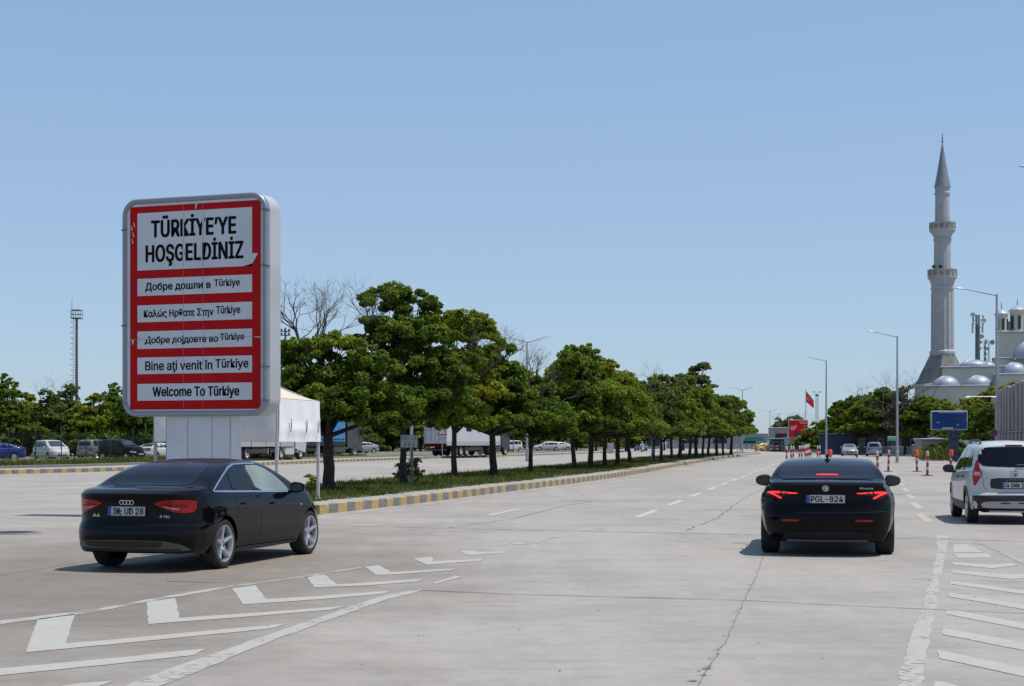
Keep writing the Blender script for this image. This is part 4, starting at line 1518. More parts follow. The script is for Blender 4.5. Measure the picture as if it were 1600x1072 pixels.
def joint(pts, w, jit, m='crack', z=.006):
    mb = MB()
    poly = line_strip(pts, w, jit)
    n = len(poly) // 2
    mb.add([(p.x, p.y, z) for p in poly], [(i, i + 1, 2 * n - 2 - i, 2 * n - 1 - i) for i in range(n - 1)])
    o = mb.build_open('road_joint', m)
    if sum(p.normal.z for p in o.data.polygons) < 0:
        o.data.flip_normals()
    return tag(o, kind='structure')

joint([G(645, 922), G(800, 929), G(1160, 938.5), G(1330, 947), G(1600, 959), G(1800, 967)], .022, .004)
joint([G(330, 905), G(645, 922)], .012, .006, 'crack_soft')
lj = Z2([(795, 190), (770, 265), (740, 330), (720, 370), (690, 435), (665, 490), (640, 530), (600, 585), (570, 660), (480, 900)])
joint(lj, .010, .010, 'crack_soft')
mbk = MB()
for i in range(22):                             # spalled edges along the joint
    t = rnd.random() ** .7
    k = t * (len(lj) - 2)
    i0 = int(k)
    p = lj[i0].lerp(lj[i0 + 1], k - i0) + Vector((rnd.uniform(-.05, .02), 0, 0))
    l, h = rnd.uniform(.02, .06), rnd.uniform(.006, .016)
    mbk.add([(p.x - l, p.y - h, .008), (p.x, p.y - h * 1.6, .008), (p.x + l * .4, p.y, .008), (p.x, p.y + h, .008), (p.x - l * .7, p.y + h * .4, .008)], [(0, 1, 2, 3, 4)])
tag(mbk.build('joint_spalls', 'crack'), kind='structure')
# transverse joint with a dotted paint line
tj = [G(480, 820.5), G(735, 826.5), G(1190, 836), G(1395, 841), G(1640, 847), G(1900, 853)]
joint(tj, .05, .006, 'crack_soft')
mb = MB()
q = walk(tj, .30)
for i in range(0, len(q) - 1):
    if rnd.random() < .72:
        a, b = q[i], q[i].lerp(q[i + 1], rnd.uniform(.4, .7))
        o_ = Vector((0, -.05, 0))
        w_ = Vector((0, rnd.uniform(.05, .09), 0))
        mb.add([tuple(a + o_ + Vector((0, 0, .008))), tuple(b + o_ + Vector((0, 0, .008))), tuple(b + o_ + w_ + Vector((0, 0, .008))), tuple(a + o_ + w_ + Vector((0, 0, .008)))], [(0, 1, 2, 3)])
tag(mb.build('joint_dots', 'mark'), kind='structure')
joint(Z2([(155, 42), (280, 46), (405, 45)]), .07, .02, 'crack')
joint(Z2([(-200, 130), (0, 102), (160, 62), (250, 46)]), .03, .03, 'crack_soft')
joint(Z2([(540, 140), (640, 100), (720, 40), (800, 0)]), .02, .05, 'crack_soft')
joint([G(430, 905), G(720, 905)], .012, .02, 'crack_soft')
joint([G(258, 908.5), G(310, 910), G(365, 911.5)], .03, .015, 'crack')
for pts in ([(0, 800), (130, 792), (480, 790)], [(0, 752), (500, 736), (700, 728)], [(120, 778), (500, 760)], [(-40, 905), (120, 880)], [(1420, 905), (1700, 912)], [(700, 760), (1500, 775)], [(1000, 733), (1480, 739)]):
    joint([G(*p) for p in pts], .02, .01, 'crack_soft')
mb = MB()
for i in range(26):                             # small litter and stone chips on the concrete
    p = G(rnd.uniform(560, 1560), rnd.uniform(850, 1060))
    r = rnd.uniform(.004, .010)
    mb.add([(p.x - r * 1.5, p.y - r, .006), (p.x + r, p.y - r * .8, .006), (p.x + r * 1.3, p.y + r * .7, .006), (p.x - r * .5, p.y + r, .006), (p.x, p.y, .006 + r * .8)], [(0, 1, 4), (1, 2, 4), (2, 3, 4), (3, 0, 4)])
tag(mb.build('road_grit', 'crack'), kind='stuff')

p = G(18, 833)
mh = thing('manhole_cover', 'round dark manhole cover in the concrete near the edge of the photo', 'manhole cover', (p.x, p.y, 0))
mb = MB()
mb.lathe([(0, .012), (.40, .012), (.42, .008), (.42, -.02)], 28)
for k in range(-3, 4):
    mb.box((0, k * .1, .014), (2 * math.sqrt(max(0, .36 ** 2 - (k * .1) ** 2)), .03, .008))
mb.build('cover', 'steel_dk', mh)
mb = MB()
mb.lathe([(.43, .006), (.43, .014), (.52, .014), (.53, .004)], 28)
mb.build('ring', 'kerb_g', mh)

# ------------------------------------------------------------------ welcome sign
def rrect(w, h, r, n=7):
    out = []
    for cx, cz, a0 in ((w / 2 - r, h / 2 - r, 0), (-w / 2 + r, h / 2 - r, 90), (-w / 2 + r, -h / 2 + r, 180), (w / 2 - r, -h / 2 + r, 270)):
        for k in range(n):
            a = R(a0 + 90 * k / (n - 1))
            out.append((cx + r * math.cos(a), cz + r * math.sin(a)))
    return out

def welcome_sign():
    dL, dR = 34.95, 33.72
    BL, BR = at(190, 649.5, dL), at(416.5, 651.5, dR)
    TR = at(416.5, 298.5, dR)
    W = math.hypot(BR.x - BL.x, BR.y - BL.y)
    z0 = (BL.z + BR.z) / 2
    H = TR.z - z0
    ang = math.atan2(BR.y - BL.y, BR.x - BL.x)
    cx, cy = (BL.x + BR.x) / 2, (BL.y + BR.y) / 2
    root = thing('welcome_sign', 'tall red and white welcome sign with greetings in several languages on a pale post', 'sign', (cx, cy, 0), ang)
    # local frame: x to the reader's right, y away from the reader, z up; y=0 is the front
    dep, r = .70, .36
    zc = z0 + H / 2
    def ring(poly, y): return [(x, y, zc + z) for x, z in poly]
    case = MB()
    o1 = rrect(W - .03, H - .03, r)
    n = len(o1)
    rings = [ring(rrect(W - .16, H - .16, r - .06), .075), ring(rrect(W - .05, H - .05, r - .01), .10), ring(rrect(W - .01, H - .01, r), .16),
             ring(rrect(W - .01, H - .01, r), dep - .09), ring(rrect(W - .06, H - .06, r - .02), dep - .03), ring(rrect(W - .25, H - .25, r - .1), dep)]
    vs = sum(rings, [])
    fs = []
    for i in range(len(rings) - 1):
        for k in range(n):
            j = (k + 1) % n
            fs.append((i * n + k, i * n + j, (i + 1) * n + j, (i + 1) * n + k))
    fs.append(tuple(range(n)))
    fs.append(tuple(range((len(rings) - 1) * n, len(rings) * n)))
    case.add(vs, fs)
    case.build('case', 'sign_case', root, smooth=True, angle=25)
    fr = MB()
    t = .115                                     # grey aluminium section round the face
    rg = [ring(rrect(W, H, r), .14), ring(rrect(W, H, r), .03), ring(rrect(W - .05, H - .05, r - .02), .0), ring(rrect(W - 2 * t + .04, H - 2 * t + .04, r - t + .02), .0),
          ring(rrect(W - 2 * t, H - 2 * t, r - t), .03), ring(rrect(W - 2 * t, H - 2 * t, r - t), .10)]
    vs = sum(rg, [])
    fs = []
    for i in range(len(rg) - 1):
        for k in range(n):
            j = (k + 1) % n
            fs.append((i * n + k, i * n + j, (i + 1) * n + j, (i + 1) * n + k))
    fr.add(vs, fs)
    for fx, fz in ((-.5, .36), (-.5, -.08), (-.5, -.44), (.5, .42), (.5, .17), (.5, -.28), (.5, -.43)):
        fr.box((fx * W - math.copysign(t * .5, fx), -.006, zc + fz * H), (t + .01, .02, .022), mi=1)
        fr.box((fx * W * 1.002, .07, zc + fz * H), (.014, .12, .03), mi=1)
    fr.build('frame', ['sign_alu', 'steel_dk'], root, smooth=True, angle=30)
    # face, printed panels and lettering, each a sheet proud of the one below
    def X(u): return (u - .5) * W
    def Zv(v): return zc + (.5 - v) * H
    def rect(mb, u0, u1, v0, v1, y):
        mb.add([(X(u0), y, Zv(v1)), (X(u1), y, Zv(v1)), (X(u1), y, Zv(v0)), (X(u0), y, Zv(v0))], [(0, 1, 2, 3)])
    face = MB()
    pl = rrect(W - 2 * t + .01, H - 2 * t + .01, r - t)
    face.add(ring(pl, .040), [tuple(range(n))])
    fo = face.build('face', 'sign_white', root)
    rp = MB()
    rect(rp, .054, .956, .036, .968, .036)
    rpo = rp.build('red_panel', 'sign_red', root)
    rows = [(.066, .329), (.367, .446), (.489, .567), (.609, .689), (.729, .805), (.850, .927)]
    panels = []
    for v0, v1 in rows:
        wp = MB()
        rect(wp, .107, .898, v0, v1, .032)
        panels.append((v0, v1, wp.build('greeting_panel', 'sign_white', root)))
    org, ux, uz, nr = Vector((0, 0, 0)), Vector((1, 0, 0)), Vector((0, 0, 1)), Vector((0, -1, 0))
    def line(s, u0, u1, v_top, v_base, bold=.03, space=1.0):
        tx = MB()
        put_text(tx, s, org, ux, uz, X(u0), X(u1), Zv(v_base), Zv(v_top), -.028, nr, bold, space=space)
        tx.build_open('lettering', 'ink', next(o for a, b, o in panels if a <= v_base <= b))
    line("TÜRKİYE’YE", .208, .787, .105, .179, .045, 1.03)
    line("HOŞGELDİNİZ", .169, .836, .217, .291, .042, 1.03)
    line("Добре дошли в", .164, .616, .388, .421, .038)
    line("Türkiye", .643, .815, .384, .414, .032)
    line("Καλώς Ηρθατε Στην", .154, .636, .512, .544, .036)
    line("Türkiye", .656, .818, .505, .538, .030)
    line("Добре дојдовте во", .161, .667, .634, .664, .040)
    line("Türkiye", .684, .844, .629, .657, .040)
    line("Bine aţi venit în", .164, .628, .748, .788, .03)
    line("Türkiye", .651, .872, .744, .782, .032)
    line("Welcome To Türkiye", .216, .811, .866, .907, .042)
    # peeled strips where the sheets of vinyl meet, and a torn corner
    def tri(pts, y=.0265):
        pe = MB()
        pe.add([(X(u), y, Zv(v)) for u, v in pts], [tuple(range(len(pts)))])
        pe.build_open('peeled_patch', 'sign_white', root)
    tri([(.426, .095), (.434, .095), (.434, .19), (.426, .19)])
    tri([(.560, .095), (.575, .095), (.570, .14), (.570, .19), (.555, .19), (.562, .14)])
    tri([(.426, .21), (.440, .21), (.436, .25), (.436, .30), (.426, .30)])
    tri([(.553, .212), (.560, .212), (.560, .30), (.553, .30)])
    tri([(.160, .628), (.185, .628), (.180, .645), (.160, .645)], .0265)
    tri([(.36, .664), (.42, .662), (.42, .668), (.36, .670)], .0265)
    tri([(.898, .272), (.938, .274), (.915, .305), (.90, .318), (.87, .325), (.84, .329), (.898, .329)], .0300)
    tri([(.06, .64), (.07, .648), (.082, .652), (.075, .672), (.07, .655)], .0300)
    tri([(.915, .644), (.955, .646), (.955, .650), (.915, .648)], .0300)
    tri([(.515, .034), (.525, .036), (.518, .058), (.510, .06)], .0300)
    for u, v in ((.06, .12), (.072, .15), (.066, .18), (.078, .105)):
        tri([(u, v), (u + .006, v + .004), (u + .012, v + .022), (u + .007, v + .026)], .0300)
    se = MB()
    for u in (.43, .565):
        rect(se, u, u + .0014, .036, .968, .0262)
    rect(se, .054, .956, .6445, .6465, .0264)
    se.build_open('vinyl_seam', 'sign_alu', root)
    # post
    pw = 1.62
    px0 = X(.287)
    post = MB()
    post.bbox((px0 + pw / 2, .36, (z0 + .02) / 2 - .02), (pw, .46, z0 + .08), .03)
    po = post.build('post', 'sign_post', root)
    g = MB()
    for k in (.0, .34, .72, 1.0):
        g.box((px0 + .02 + k * (pw - .04), .128, z0 / 2), (.012, .006, z0 - .05))
    g.build('post_joint', 'sign_alu', po)
    b = MB()
    b.bbox((px0 + pw / 2, .36, .06), (pw + .5, .95, .16), .03)
    b.build('footing', 'kerb_w', root)
welcome_sign()

# ------------------------------------------------------------------ tent
def tent():
    A = at(432.5, 690, 36.6)       # near corner pole
    B = at(497, 690, 39.3)         # far corner pole on the median's kerb
    A.z = B.z = 0
    e = (B - A)
    n = Vector((-e.y, e.x, 0)).normalized()     # towards the sign
    w2 = 3.0
    Cc, Dd = B + n * w2, A + n * w2
    c = (A + B + Cc + Dd) / 4
    root = thing('canopy_tent', 'white pop-up tent with sun glow painted on its roof behind the welcome sign', 'tent', (c.x, c.y, 0))
    zb, zt = 1.63, 2.62
    cs = [p - c for p in (A, B, Cc, Dd)]
    for p, m_ in zip(cs, ('pole_white', 'pole_white', 'pole_beige', 'pole_beige')):
        mb = MB()
        z_ = MED if p is cs[1] else .0
        mb.bbox((p.x, p.y, (zt + z_) / 2), (.075, .075, zt - z_), .012)
        mb.bbox((p.x, p.y, .03 + z_), (.16, .16, .03), .01)
        mb.bbox((p.x, p.y, 1.2), (.085, .085, .10), .012)
        mb.build('leg', m_, root)
    for i in range(4):
        a, b = cs[i], cs[(i + 1) % 4]
        m_ = MB()
        t = (b - a).normalized()
        nn = Vector((t.y, -t.x, 0))
        vs = []
        nu, nv = 24, 12
        for v in range(nv + 1):
            for u in range(nu + 1):
                f, g_ = u / nu, v / nv
                p = a.lerp(b, f) + nn * (.05 + .022 * math.sin(f * 21 + g_ * 2) * (1 - g_ * .6) + .03 * math.exp(-((g_ - .3) / .12) ** 2) * math.sin(f * math.pi))
                sag = -.03 * math.sin(f * math.pi) * (1 - abs(2 * g_ - 1))
                vs.append((p.x, p.y, zb + (zt - zb) * g_ + sag + .004 * math.sin(f * 9) * (1 - g_)))
        m_.add(vs, [(v * (nu + 1) + u, v * (nu + 1) + u + 1, (v + 1) * (nu + 1) + u + 1, (v + 1) * (nu + 1) + u) for v in range(nv) for u in range(nu)])
        val = m_.build_open('valance', 'cloth_white', root)
        if i == 0:
            for f in (.24, .62, .92):
                hk = MB()
                p = a.lerp(b, f) + nn * .11
                hk.bbox((p.x, p.y, zb + .52), (.05, .05, .09), .015)
                q = p + t * -.05
                hk.tube([(p.x, p.y, zb + .46), (q.x, q.y, zb + .22)], .012, 6, mi=1)
                hk.build('fastening_strap', ['cloth_white', 'steel_dk'], val)
    roof = MB()
    top = Vector((0, 0, 3.42))
    k = 10
    vs, fs = [], []
    for i in range(4):
        a, b = cs[i] * 1.02, cs[(i + 1) % 4] * 1.02
        base = len(vs)
        for v in range(k + 1):
            for u in range(k + 1):
                f, g_ = u / k, v / k
                p = a.lerp(b, f) * (1 - g_)
                z = zt + .01 + (top.z - zt) * (g_ ** 1.35) - .05 * math.sin(f * math.pi) * (1 - g_) * g_
                vs.append((p.x, p.y, z))
        fs += [(base + v * (k + 1) + u, base + v * (k + 1) + u + 1, base + (v + 1) * (k + 1) + u + 1, base + (v + 1) * (k + 1) + u) for v in range(k) for u in range(k)]
    roof.add(vs, fs)
    roof.build_open('roof', 'cloth_sun_glow', root)
    fr = MB()
    for i in range(4):
        a, b = cs[i], cs[(i + 1) % 4]
        fr.tube([(a.x, a.y, zt - .05), (b.x, b.y, zt - .05)], .014, 6)
        fr.tube([(a.x, a.y, zt - .06), (a.x * .5 + b.x * .5, a.y * .5 + b.y * .5, zt - .4), (b.x, b.y, zt - .06)], .011, 6)
        fr.tube([(a.x, a.y, zt - .04), (0, 0, 3.36)], .012, 6)
    fr.build('folding_frame', 'steel', root)
tent()

# ------------------------------------------------------------------ small signs on the median
def road_sign_plate():
    p = G(643.5, 759, MED)
    root = thing('kilometre_sign', 'small white kilometre sign reading 100-01 on a thin post in the median', 'sign', (p.x, p.y, MED), -.05)
    s = p.y / 2500
    zt_, zb_ = CAM_H + (691 - 679.5) * s - MED, CAM_H + (691 - 700) * s - MED
    w = 27 * s
    mb = MB()
    mb.tube([(0, .04, -.1), (0, .04, zt_ - .05)], .045, 10)
    mb.build('post', 'steel_dk', root, smooth=True)
    x0 = -.09
    mb = MB()
    mb.bbox((x0, 0, (zt_ + zb_) / 2), (w, .03, zt_ - zb_), .008)
    pl = mb.build('sign_plate', 'plate_w', root)
    bd = MB()
    for z in (zt_ - .014, zb_ + .014, (zt_ + zb_) / 2 - .005):
        bd.box((x0, -.018, z), (w - .03, .004, .009))
    for x in (x0 - w / 2 + .014, x0 + w / 2 - .014):
        bd.box((x, -.018, (zt_ + zb_) / 2), (.009, .004, zt_ - zb_ - .03))
    bd.build('border', 'ink', pl)
    t = MB()
    O = Vector((x0, 0, 0))
    h = zt_ - zb_
    zc = (zt_ + zb_) / 2
    put_text(t, '100-01', O, Vector((1, 0, 0)), Vector((0, 0, 1)), -.43 * w, .43 * w, zc + h * .11, zc + h * .37, .018, Vector((0, -1, 0)), .012, space=1.1)
    for x_ in (-.30, -.05, .20):
        t0 = MB()
        put_text(t0, '0', O, Vector((1, 0, 0)), Vector((0, 0, 1)), x_ * w, (x_ + .13) * w, zc - h * .40, zc - h * .12, .018, Vector((0, -1, 0)), .02)
        t0.build_open('lettering', 'ink', pl)
    t.build_open('lettering', 'ink', pl)
road_sign_plate()

def no_stopping():
    p = G(1018, 722.5, MED)
    d = p.y
    root = thing('no_stopping_sign', 'faded round no-stopping sign leaning beside a trunk in the median', 'sign', (p.x, p.y - .35, MED), .12)
    z = CAM_H + (691 - 679.5) * d / 2500 - MED
    mb = MB()
    mb.tube([(0, .03, -.1), (0, .03, z + .3)], .03, 8)
    mb.tube([(.42, .2, -.1), (.02, .03, 1.1)], .022, 6)
    mb.build('post', 'steel', root)
    r = .37
    mb = MB()
    mb.lathe([(0, -.012), (r, -.012), (r, .01), (0, .01)], 28, (0, 0, z), 'y')
    dsc = mb.build('sign_plate', 'noblue', root)
    mb = MB()
    ringp = [(r, -.014), (r, -.020), (r * .80, -.020), (r * .80, -.014)]
    mb.lathe(ringp, 28, (0, 0, z), 'y')
    for a in (45, -45):
        mb.box((0, -.018, z), (2 * r * .86, .005, .085), Matrix.Rotation(R(a), 3, 'Y'))
    mb.build('red_cross', 'nored', dsc)
no_stopping()

# ------------------------------------------------------------------ street lamps
def lamp_head(mb, p, d, up, size=.62):
    """flat luminaire; d is the horizontal direction it points in"""
    d = Vector(d).normalized()
    s = Vector((-d.y, d.x, 0))
    u = Vector((0, 0, 1))
    prof = [(0, .05, .04), (.12, .09, .06), (.45, .13, .075), (.8, .11, .06), (1.0, .04, .02)]
    vs, fs = [], []
    for t, w, h in prof:
        c = p + d * (t * size) + u * (t * size * up)
        for k in range(8):
            a = 2 * math.pi * k / 8
            vs.append(c + s * (w * math.cos(a)) + u * (h * (math.sin(a) if math.sin(a) > 0 else .5 * math.sin(a))))
    for i in range(len(prof) - 1):
        for k in range(8):
            j = (k + 1) % 8
            fs.append((i * 8 + k, i * 8 + j, i * 8 + 8 + j, i * 8 + 8 + k))
    fs += [tuple(range(8)), tuple(range((len(prof) - 1) * 8, len(prof) * 8))]
    mb.add(vs, fs)

def street_lamp(label, x, y, z0, h, arms, group='street lamps along the road'):
    """arms: list of (direction, length, rise)"""
    root = thing('street_lamp', label, 'street lamp', (x, y, z0), 0, group)
    mb = MB()
    mb.tube([(0, 0, -.2), (0, 0, .9), (0, 0, .92), (0, 0, h * .5), (0, 0, h)], [.13, .13, .105, .09, .06], 10)
    mb.bbox((0, 0, .02), (.4, .4, .05), .02)
    mb.build('pole', 'steel', root, smooth=True)
    for d, l, rise in arms:
        d = Vector(d).normalized()
        mb = MB()
        tip = Vector((0, 0, h)) + d * l + Vector((0, 0, rise))
        mb.tube([(0, 0, h - .08), tip], [.045, .03], 8)
        arm = mb.build('arm', 'steel', root, smooth=True)
        mb = MB()
        lamp_head(mb, tip, d, rise / l * .6)
        mb.build('lamp_head', 'lamp_white', arm, smooth=True)
    return root
LFT = (-1, .12, 0)
p = at(1557.5, 691, 88); street_lamp('tall street lamp beside the ribbed concrete wall with a camera bracket lower on its pole', p.x, p.y, MED - .05, CAM_H + (691 - 459.5) * 88 / 2500 - .15, [((-1, 0, 0), 1.75, .27)])
p = at(1402, 691, 124); street_lamp('street lamp standing in front of the grey bare-twigged tree', p.x, p.y, 0, CAM_H + (691 - 525) * 124 / 2500, [((-1, 0, 0), 1.75, .3)])
p = at(1291, 691, 160); street_lamp('slim street lamp in front of the navy hoarding', p.x, p.y, 0, CAM_H + (691 - 563) * 160 / 2500, [((-1, 0, 0), 1.75, .32)])
p = at(1340, 691, 250); street_lamp('street lamp rising behind the rounded green trees near the parked silver cars', p.x, p.y, 0, CAM_H + (691 - 609) * 250 / 2500, [((1, 0, 0), 2.1, .55)])
p = at(1672, 691, 49); street_lamp('street lamp whose head alone pokes in at the edge of the sky', p.x, p.y, 0, CAM_H + (691 - 254) * 49 / 2500 - .28, [((-1, 0, 0), .95, .12)])
for i, (px, py, d, lab) in enumerate([(643, 486, 102, 'double-armed street lamp half hidden by the tallest tree of the median'), (823.5, 534, 136, 'double-armed street lamp standing clear above the median trees'),
                     (1020, 590, 185, 'double-armed street lamp swallowed by median crowns'), (1160, 607, 250, 'double-armed street lamp just past the end of the median trees'),
                     (1203, 641, 385, 'distant double-armed lamp, nearer of the far pair'), (1217, 646, 420, 'distant double-armed lamp, farther of the far pair')]):
    p = at(px, 691, d)
    street_lamp(lab, p.x, p.y, .2 if d < 225 else 0, CAM_H + (691 - py) * d / 2500 - .2, [((-1, .0, 0), 1.55, .38), ((1, 0, 0), 1.55, .38)], 'double-armed street lamps of the median')
# ------------------------------------------------------------------ vegetation
def leaf_cloud(lobes, n, size, seed, tones=(.15, .85), gap=.35, droop=.35, twigs=False):
    """many small leaf faces spread through lobes (x, y, z, rx, rz, tone); returns arrays for one mesh"""
    rg = np.random.default_rng(seed)
    lob = np.array([l[:5] for l in lobes], float)
    ltone = np.array([l[5] if len(l) > 5 else .45 for l in lobes])
    # each lobe is itself a bundle of small tufts, so the outline stays uneven
    tuft, tt, tr = [], [], []
    area = lob[:, 3] ** 2 + 2 * lob[:, 3] * lob[:, 4]
    for l, tn, a in zip(lob, ltone, area / area.sum()):
        k = max(8, int(a * len(lobes) * 48))
        u = rg.normal(size=(k, 3))
        u /= np.linalg.norm(u, axis=1)[:, None]
        u[:, 2] = np.where(u[:, 2] < -.25, -u[:, 2] * .6, u[:, 2])
        rr = rg.uniform(.62, 1.06, k)[:, None]
        c = l[:3] + u * rr * np.array([l[3], l[3], l[4]])
        tuft.append(c)
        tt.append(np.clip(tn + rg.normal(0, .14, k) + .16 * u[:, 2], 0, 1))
        tr.append(rg.uniform(.13, .30, k) * (l[3] ** .5) * .8)
    tuft, tt, tr = np.concatenate(tuft), np.concatenate(tt), np.concatenate(tr)
    ti = rg.integers(0, len(tuft), n)
    u = rg.normal(size=(n, 3))
    u /= np.linalg.norm(u, axis=1)[:, None]
    rad = rg.uniform(.25, 1.0, n) ** .5
    P = tuft[ti] + u * (rad * tr[ti])[:, None] * np.array([1.15, 1.15, .75])
    tone = np.clip(tt[ti] + rg.normal(0, .10, n), 0, 1)
    # leaf: a narrow rhomb pointing outwards and drooping
    ax = u * .8 + rg.normal(0, .6, (n, 3))
    ax[:, 2] -= droop
    ax /= np.linalg.norm(ax, axis=1)[:, None]
    up = rg.normal(0, .55, (n, 3)) + np.array([0, 0, 1.0])
    sd = np.cross(ax, up)
    sd /= np.linalg.norm(sd, axis=1)[:, None] + 1e-9
    L = size * rg.uniform(.6, 1.35, n)[:, None]
    Wd = L * rg.uniform(.26, .42, n)[:, None]
    v = np.stack([P - ax * L * .5, P + sd * Wd + ax * L * .05, P + ax * L * .5, P - sd * Wd + ax * L * .05], 1).reshape(-1, 3)
    return v, tone

def leaf_mesh(name, v, tone, m):
    n = len(tone)
    me = bpy.data.meshes.new(name)
    me.vertices.add(4 * n)
    me.vertices.foreach_set('co', v.astype(np.float32).ravel())
    me.loops.add(4 * n)
    me.loops.foreach_set('vertex_index', np.arange(4 * n, dtype=np.int32))
    me.polygons.add(n)
    me.polygons.foreach_set('loop_start', np.arange(0, 4 * n, 4, dtype=np.int32))
    me.polygons.foreach_set('loop_total', np.full(n, 4, dtype=np.int32))
    at_ = me.attributes.new('tone', 'FLOAT', 'FACE')
    at_.data.foreach_set('value', tone.astype(np.float32))
    me.materials.append(M[m])
    me.update()
    me.validate()
    return me

def grow(mb, p, d, length, rad, depth, rg, spread=.55, shrink=.72, n=6, gnarl=.16, kids=(2, 3)):
    """one limb with its forks"""
    pts, rr = [p], [rad]
    q, dd = p.copy(), d.copy()
    k = 4 if depth > 1 else 3
    for i in range(k):
        dd = (dd + Vector((rg.gauss(0, gnarl), rg.gauss(0, gnarl), rg.gauss(0, gnarl) * .6 + .03))).normalized()
        q = q + dd * (length / k)
        pts.append(q.copy())
        rr.append(rad * (1 - .45 * (i + 1) / k))
    mb.tube(pts, rr, n if depth > 1 else 4, caps=False)
    if depth > 0:
        for j in range(rg.randint(*kids)):
            nd = (dd + Vector((rg.gauss(0, spread), rg.gauss(0, spread), rg.gauss(.08, spread * .7)))).normalized()
            a = pts[rg.choice((-1, -1, -2))]
            grow(mb, a, nd, length * shrink * rg.uniform(.8, 1.15), rr[-1] * .85, depth - 1, rg, spread, shrink, n, gnarl, kids)

def trunk_mesh(name, h, r, lobes, seed, lean=0.0, bare=None):
    rg = random.Random(seed)
    mb = MB()
    pts = [Vector((0, 0, -.15))]
    rr = [r * 1.35]
    q = Vector((0, 0, 0))
    for i in range(5):
        pts.append(q.copy())
        rr.append(r * (1.18 if i == 0 else 1.0 - .06 * i))
        q = q + Vector((lean * h / 5 + rg.gauss(0, .03), rg.gauss(0, .03), h / 5))
    pts.append(q.copy())
    rr.append(r * .72)
    mb.tube(pts, rr, 10)
    for l in lobes:
        e = Vector(l[:3])
        mid = q.lerp(e, .5) + Vector((rg.gauss(0, .12), rg.gauss(0, .12), -.05 * (e - q).length))
        rl = r * .42 * (l[3] ** .3)
        mb.tube([q - Vector((0, 0, .15)), mid, e], [rl, rl * .7, rl * .35], 7)
        for k in range(4):
            d = Vector((rg.gauss(0, 1), rg.gauss(0, 1), rg.gauss(.3, .6))).normalized()
            f = e + Vector((d.x * l[3] * .8, d.y * l[3] * .8, d.z * l[4] * .8))
            mb.tube([mid.lerp(e, rg.uniform(.4, 1)), f], [rl * .35, rl * .12], 5, caps=False)
    for b in bare or ():
        o, d, ln, rd, dp = b
        grow(mb, Vector(o), Vector(d).normalized(), ln, rd, dp, rg, kids=(2, 4))
    me = mb.build(name, 'bark', None, smooth=True, angle=60)
    data = me.data
    bpy.data.objects.remove(me)
    return data

def rand_lobes(seed, h0, h1, r, n, tone=.45, spread=.6):
    """umbrella crown: a broad low skirt, a full middle and an uneven top"""
    rg = random.Random(seed)
    H = h1 - h0
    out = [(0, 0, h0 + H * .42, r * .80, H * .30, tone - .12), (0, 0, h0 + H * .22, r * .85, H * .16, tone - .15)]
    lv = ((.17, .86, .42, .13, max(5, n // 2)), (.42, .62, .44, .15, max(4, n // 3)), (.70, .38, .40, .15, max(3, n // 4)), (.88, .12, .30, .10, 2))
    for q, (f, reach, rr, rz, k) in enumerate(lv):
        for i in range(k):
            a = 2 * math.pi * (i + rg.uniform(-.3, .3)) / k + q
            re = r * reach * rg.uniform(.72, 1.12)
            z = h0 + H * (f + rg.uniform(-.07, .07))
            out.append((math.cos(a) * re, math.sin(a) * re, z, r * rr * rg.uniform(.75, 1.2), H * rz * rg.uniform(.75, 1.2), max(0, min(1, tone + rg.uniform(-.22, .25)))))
    return out

TREES = {}
def tree_kind(key, h, r, lobes, leaves, size, seed, leafm='leaf', bare=None, twig_lobes=None, lean=0.0):
    v, t = leaf_cloud(lobes, leaves, size, seed)
    cm = leaf_mesh('crown', v, t, leafm)
    tm = trunk_mesh('trunk', h, r, lobes, seed, lean)
    bm = []
    rg = random.Random(seed + 5)
    for o, d, ln, rd, dp in bare or ():
        mb = MB()
        grow(mb, Vector(o), Vector(d).normalized(), ln, rd, dp, rg, kids=(2, 4))
        ob = mb.build('bare_branch', 'twig')
        bm.append(ob.data)
        bpy.data.objects.remove(ob)
    TREES[key] = (cm, tm, bm)

def plant_tree(key, loc, label, group, rz=0, scale=1.0, name='tree', cat='tree'):
    cm, tm, bm = TREES[key]
    root = thing(name, label, cat, loc, rz, group, scale if hasattr(scale, '__len__') else (scale,) * 3)
    link('trunk', tm, root)
    link('crown', cm, root)
    for b_ in bm: link('bare_branch', b_, root)
    return root

MGRP = 'trees planted along the median'
# 1: broad low umbrella beside the tent
fan = lambda o, n, sp, ln, rd, dp, tilt=0: [(o, (math.cos(k * 2.4) * sp + tilt, math.sin(k * 2.4) * sp, 1), ln, rd, dp) for k in range(n)]
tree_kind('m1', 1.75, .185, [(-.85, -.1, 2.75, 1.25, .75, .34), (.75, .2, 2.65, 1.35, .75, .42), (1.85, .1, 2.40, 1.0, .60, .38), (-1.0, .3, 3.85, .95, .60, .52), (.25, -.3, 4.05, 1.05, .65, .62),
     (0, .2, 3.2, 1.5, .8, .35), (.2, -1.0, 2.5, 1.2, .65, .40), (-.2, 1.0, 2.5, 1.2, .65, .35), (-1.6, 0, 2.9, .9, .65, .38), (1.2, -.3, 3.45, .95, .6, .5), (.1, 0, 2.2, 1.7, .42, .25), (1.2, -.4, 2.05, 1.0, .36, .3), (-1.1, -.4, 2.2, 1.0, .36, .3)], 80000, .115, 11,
     bare=fan((-.7, .5, 3.8), 6, .55, .98, .05, 4, -.12))
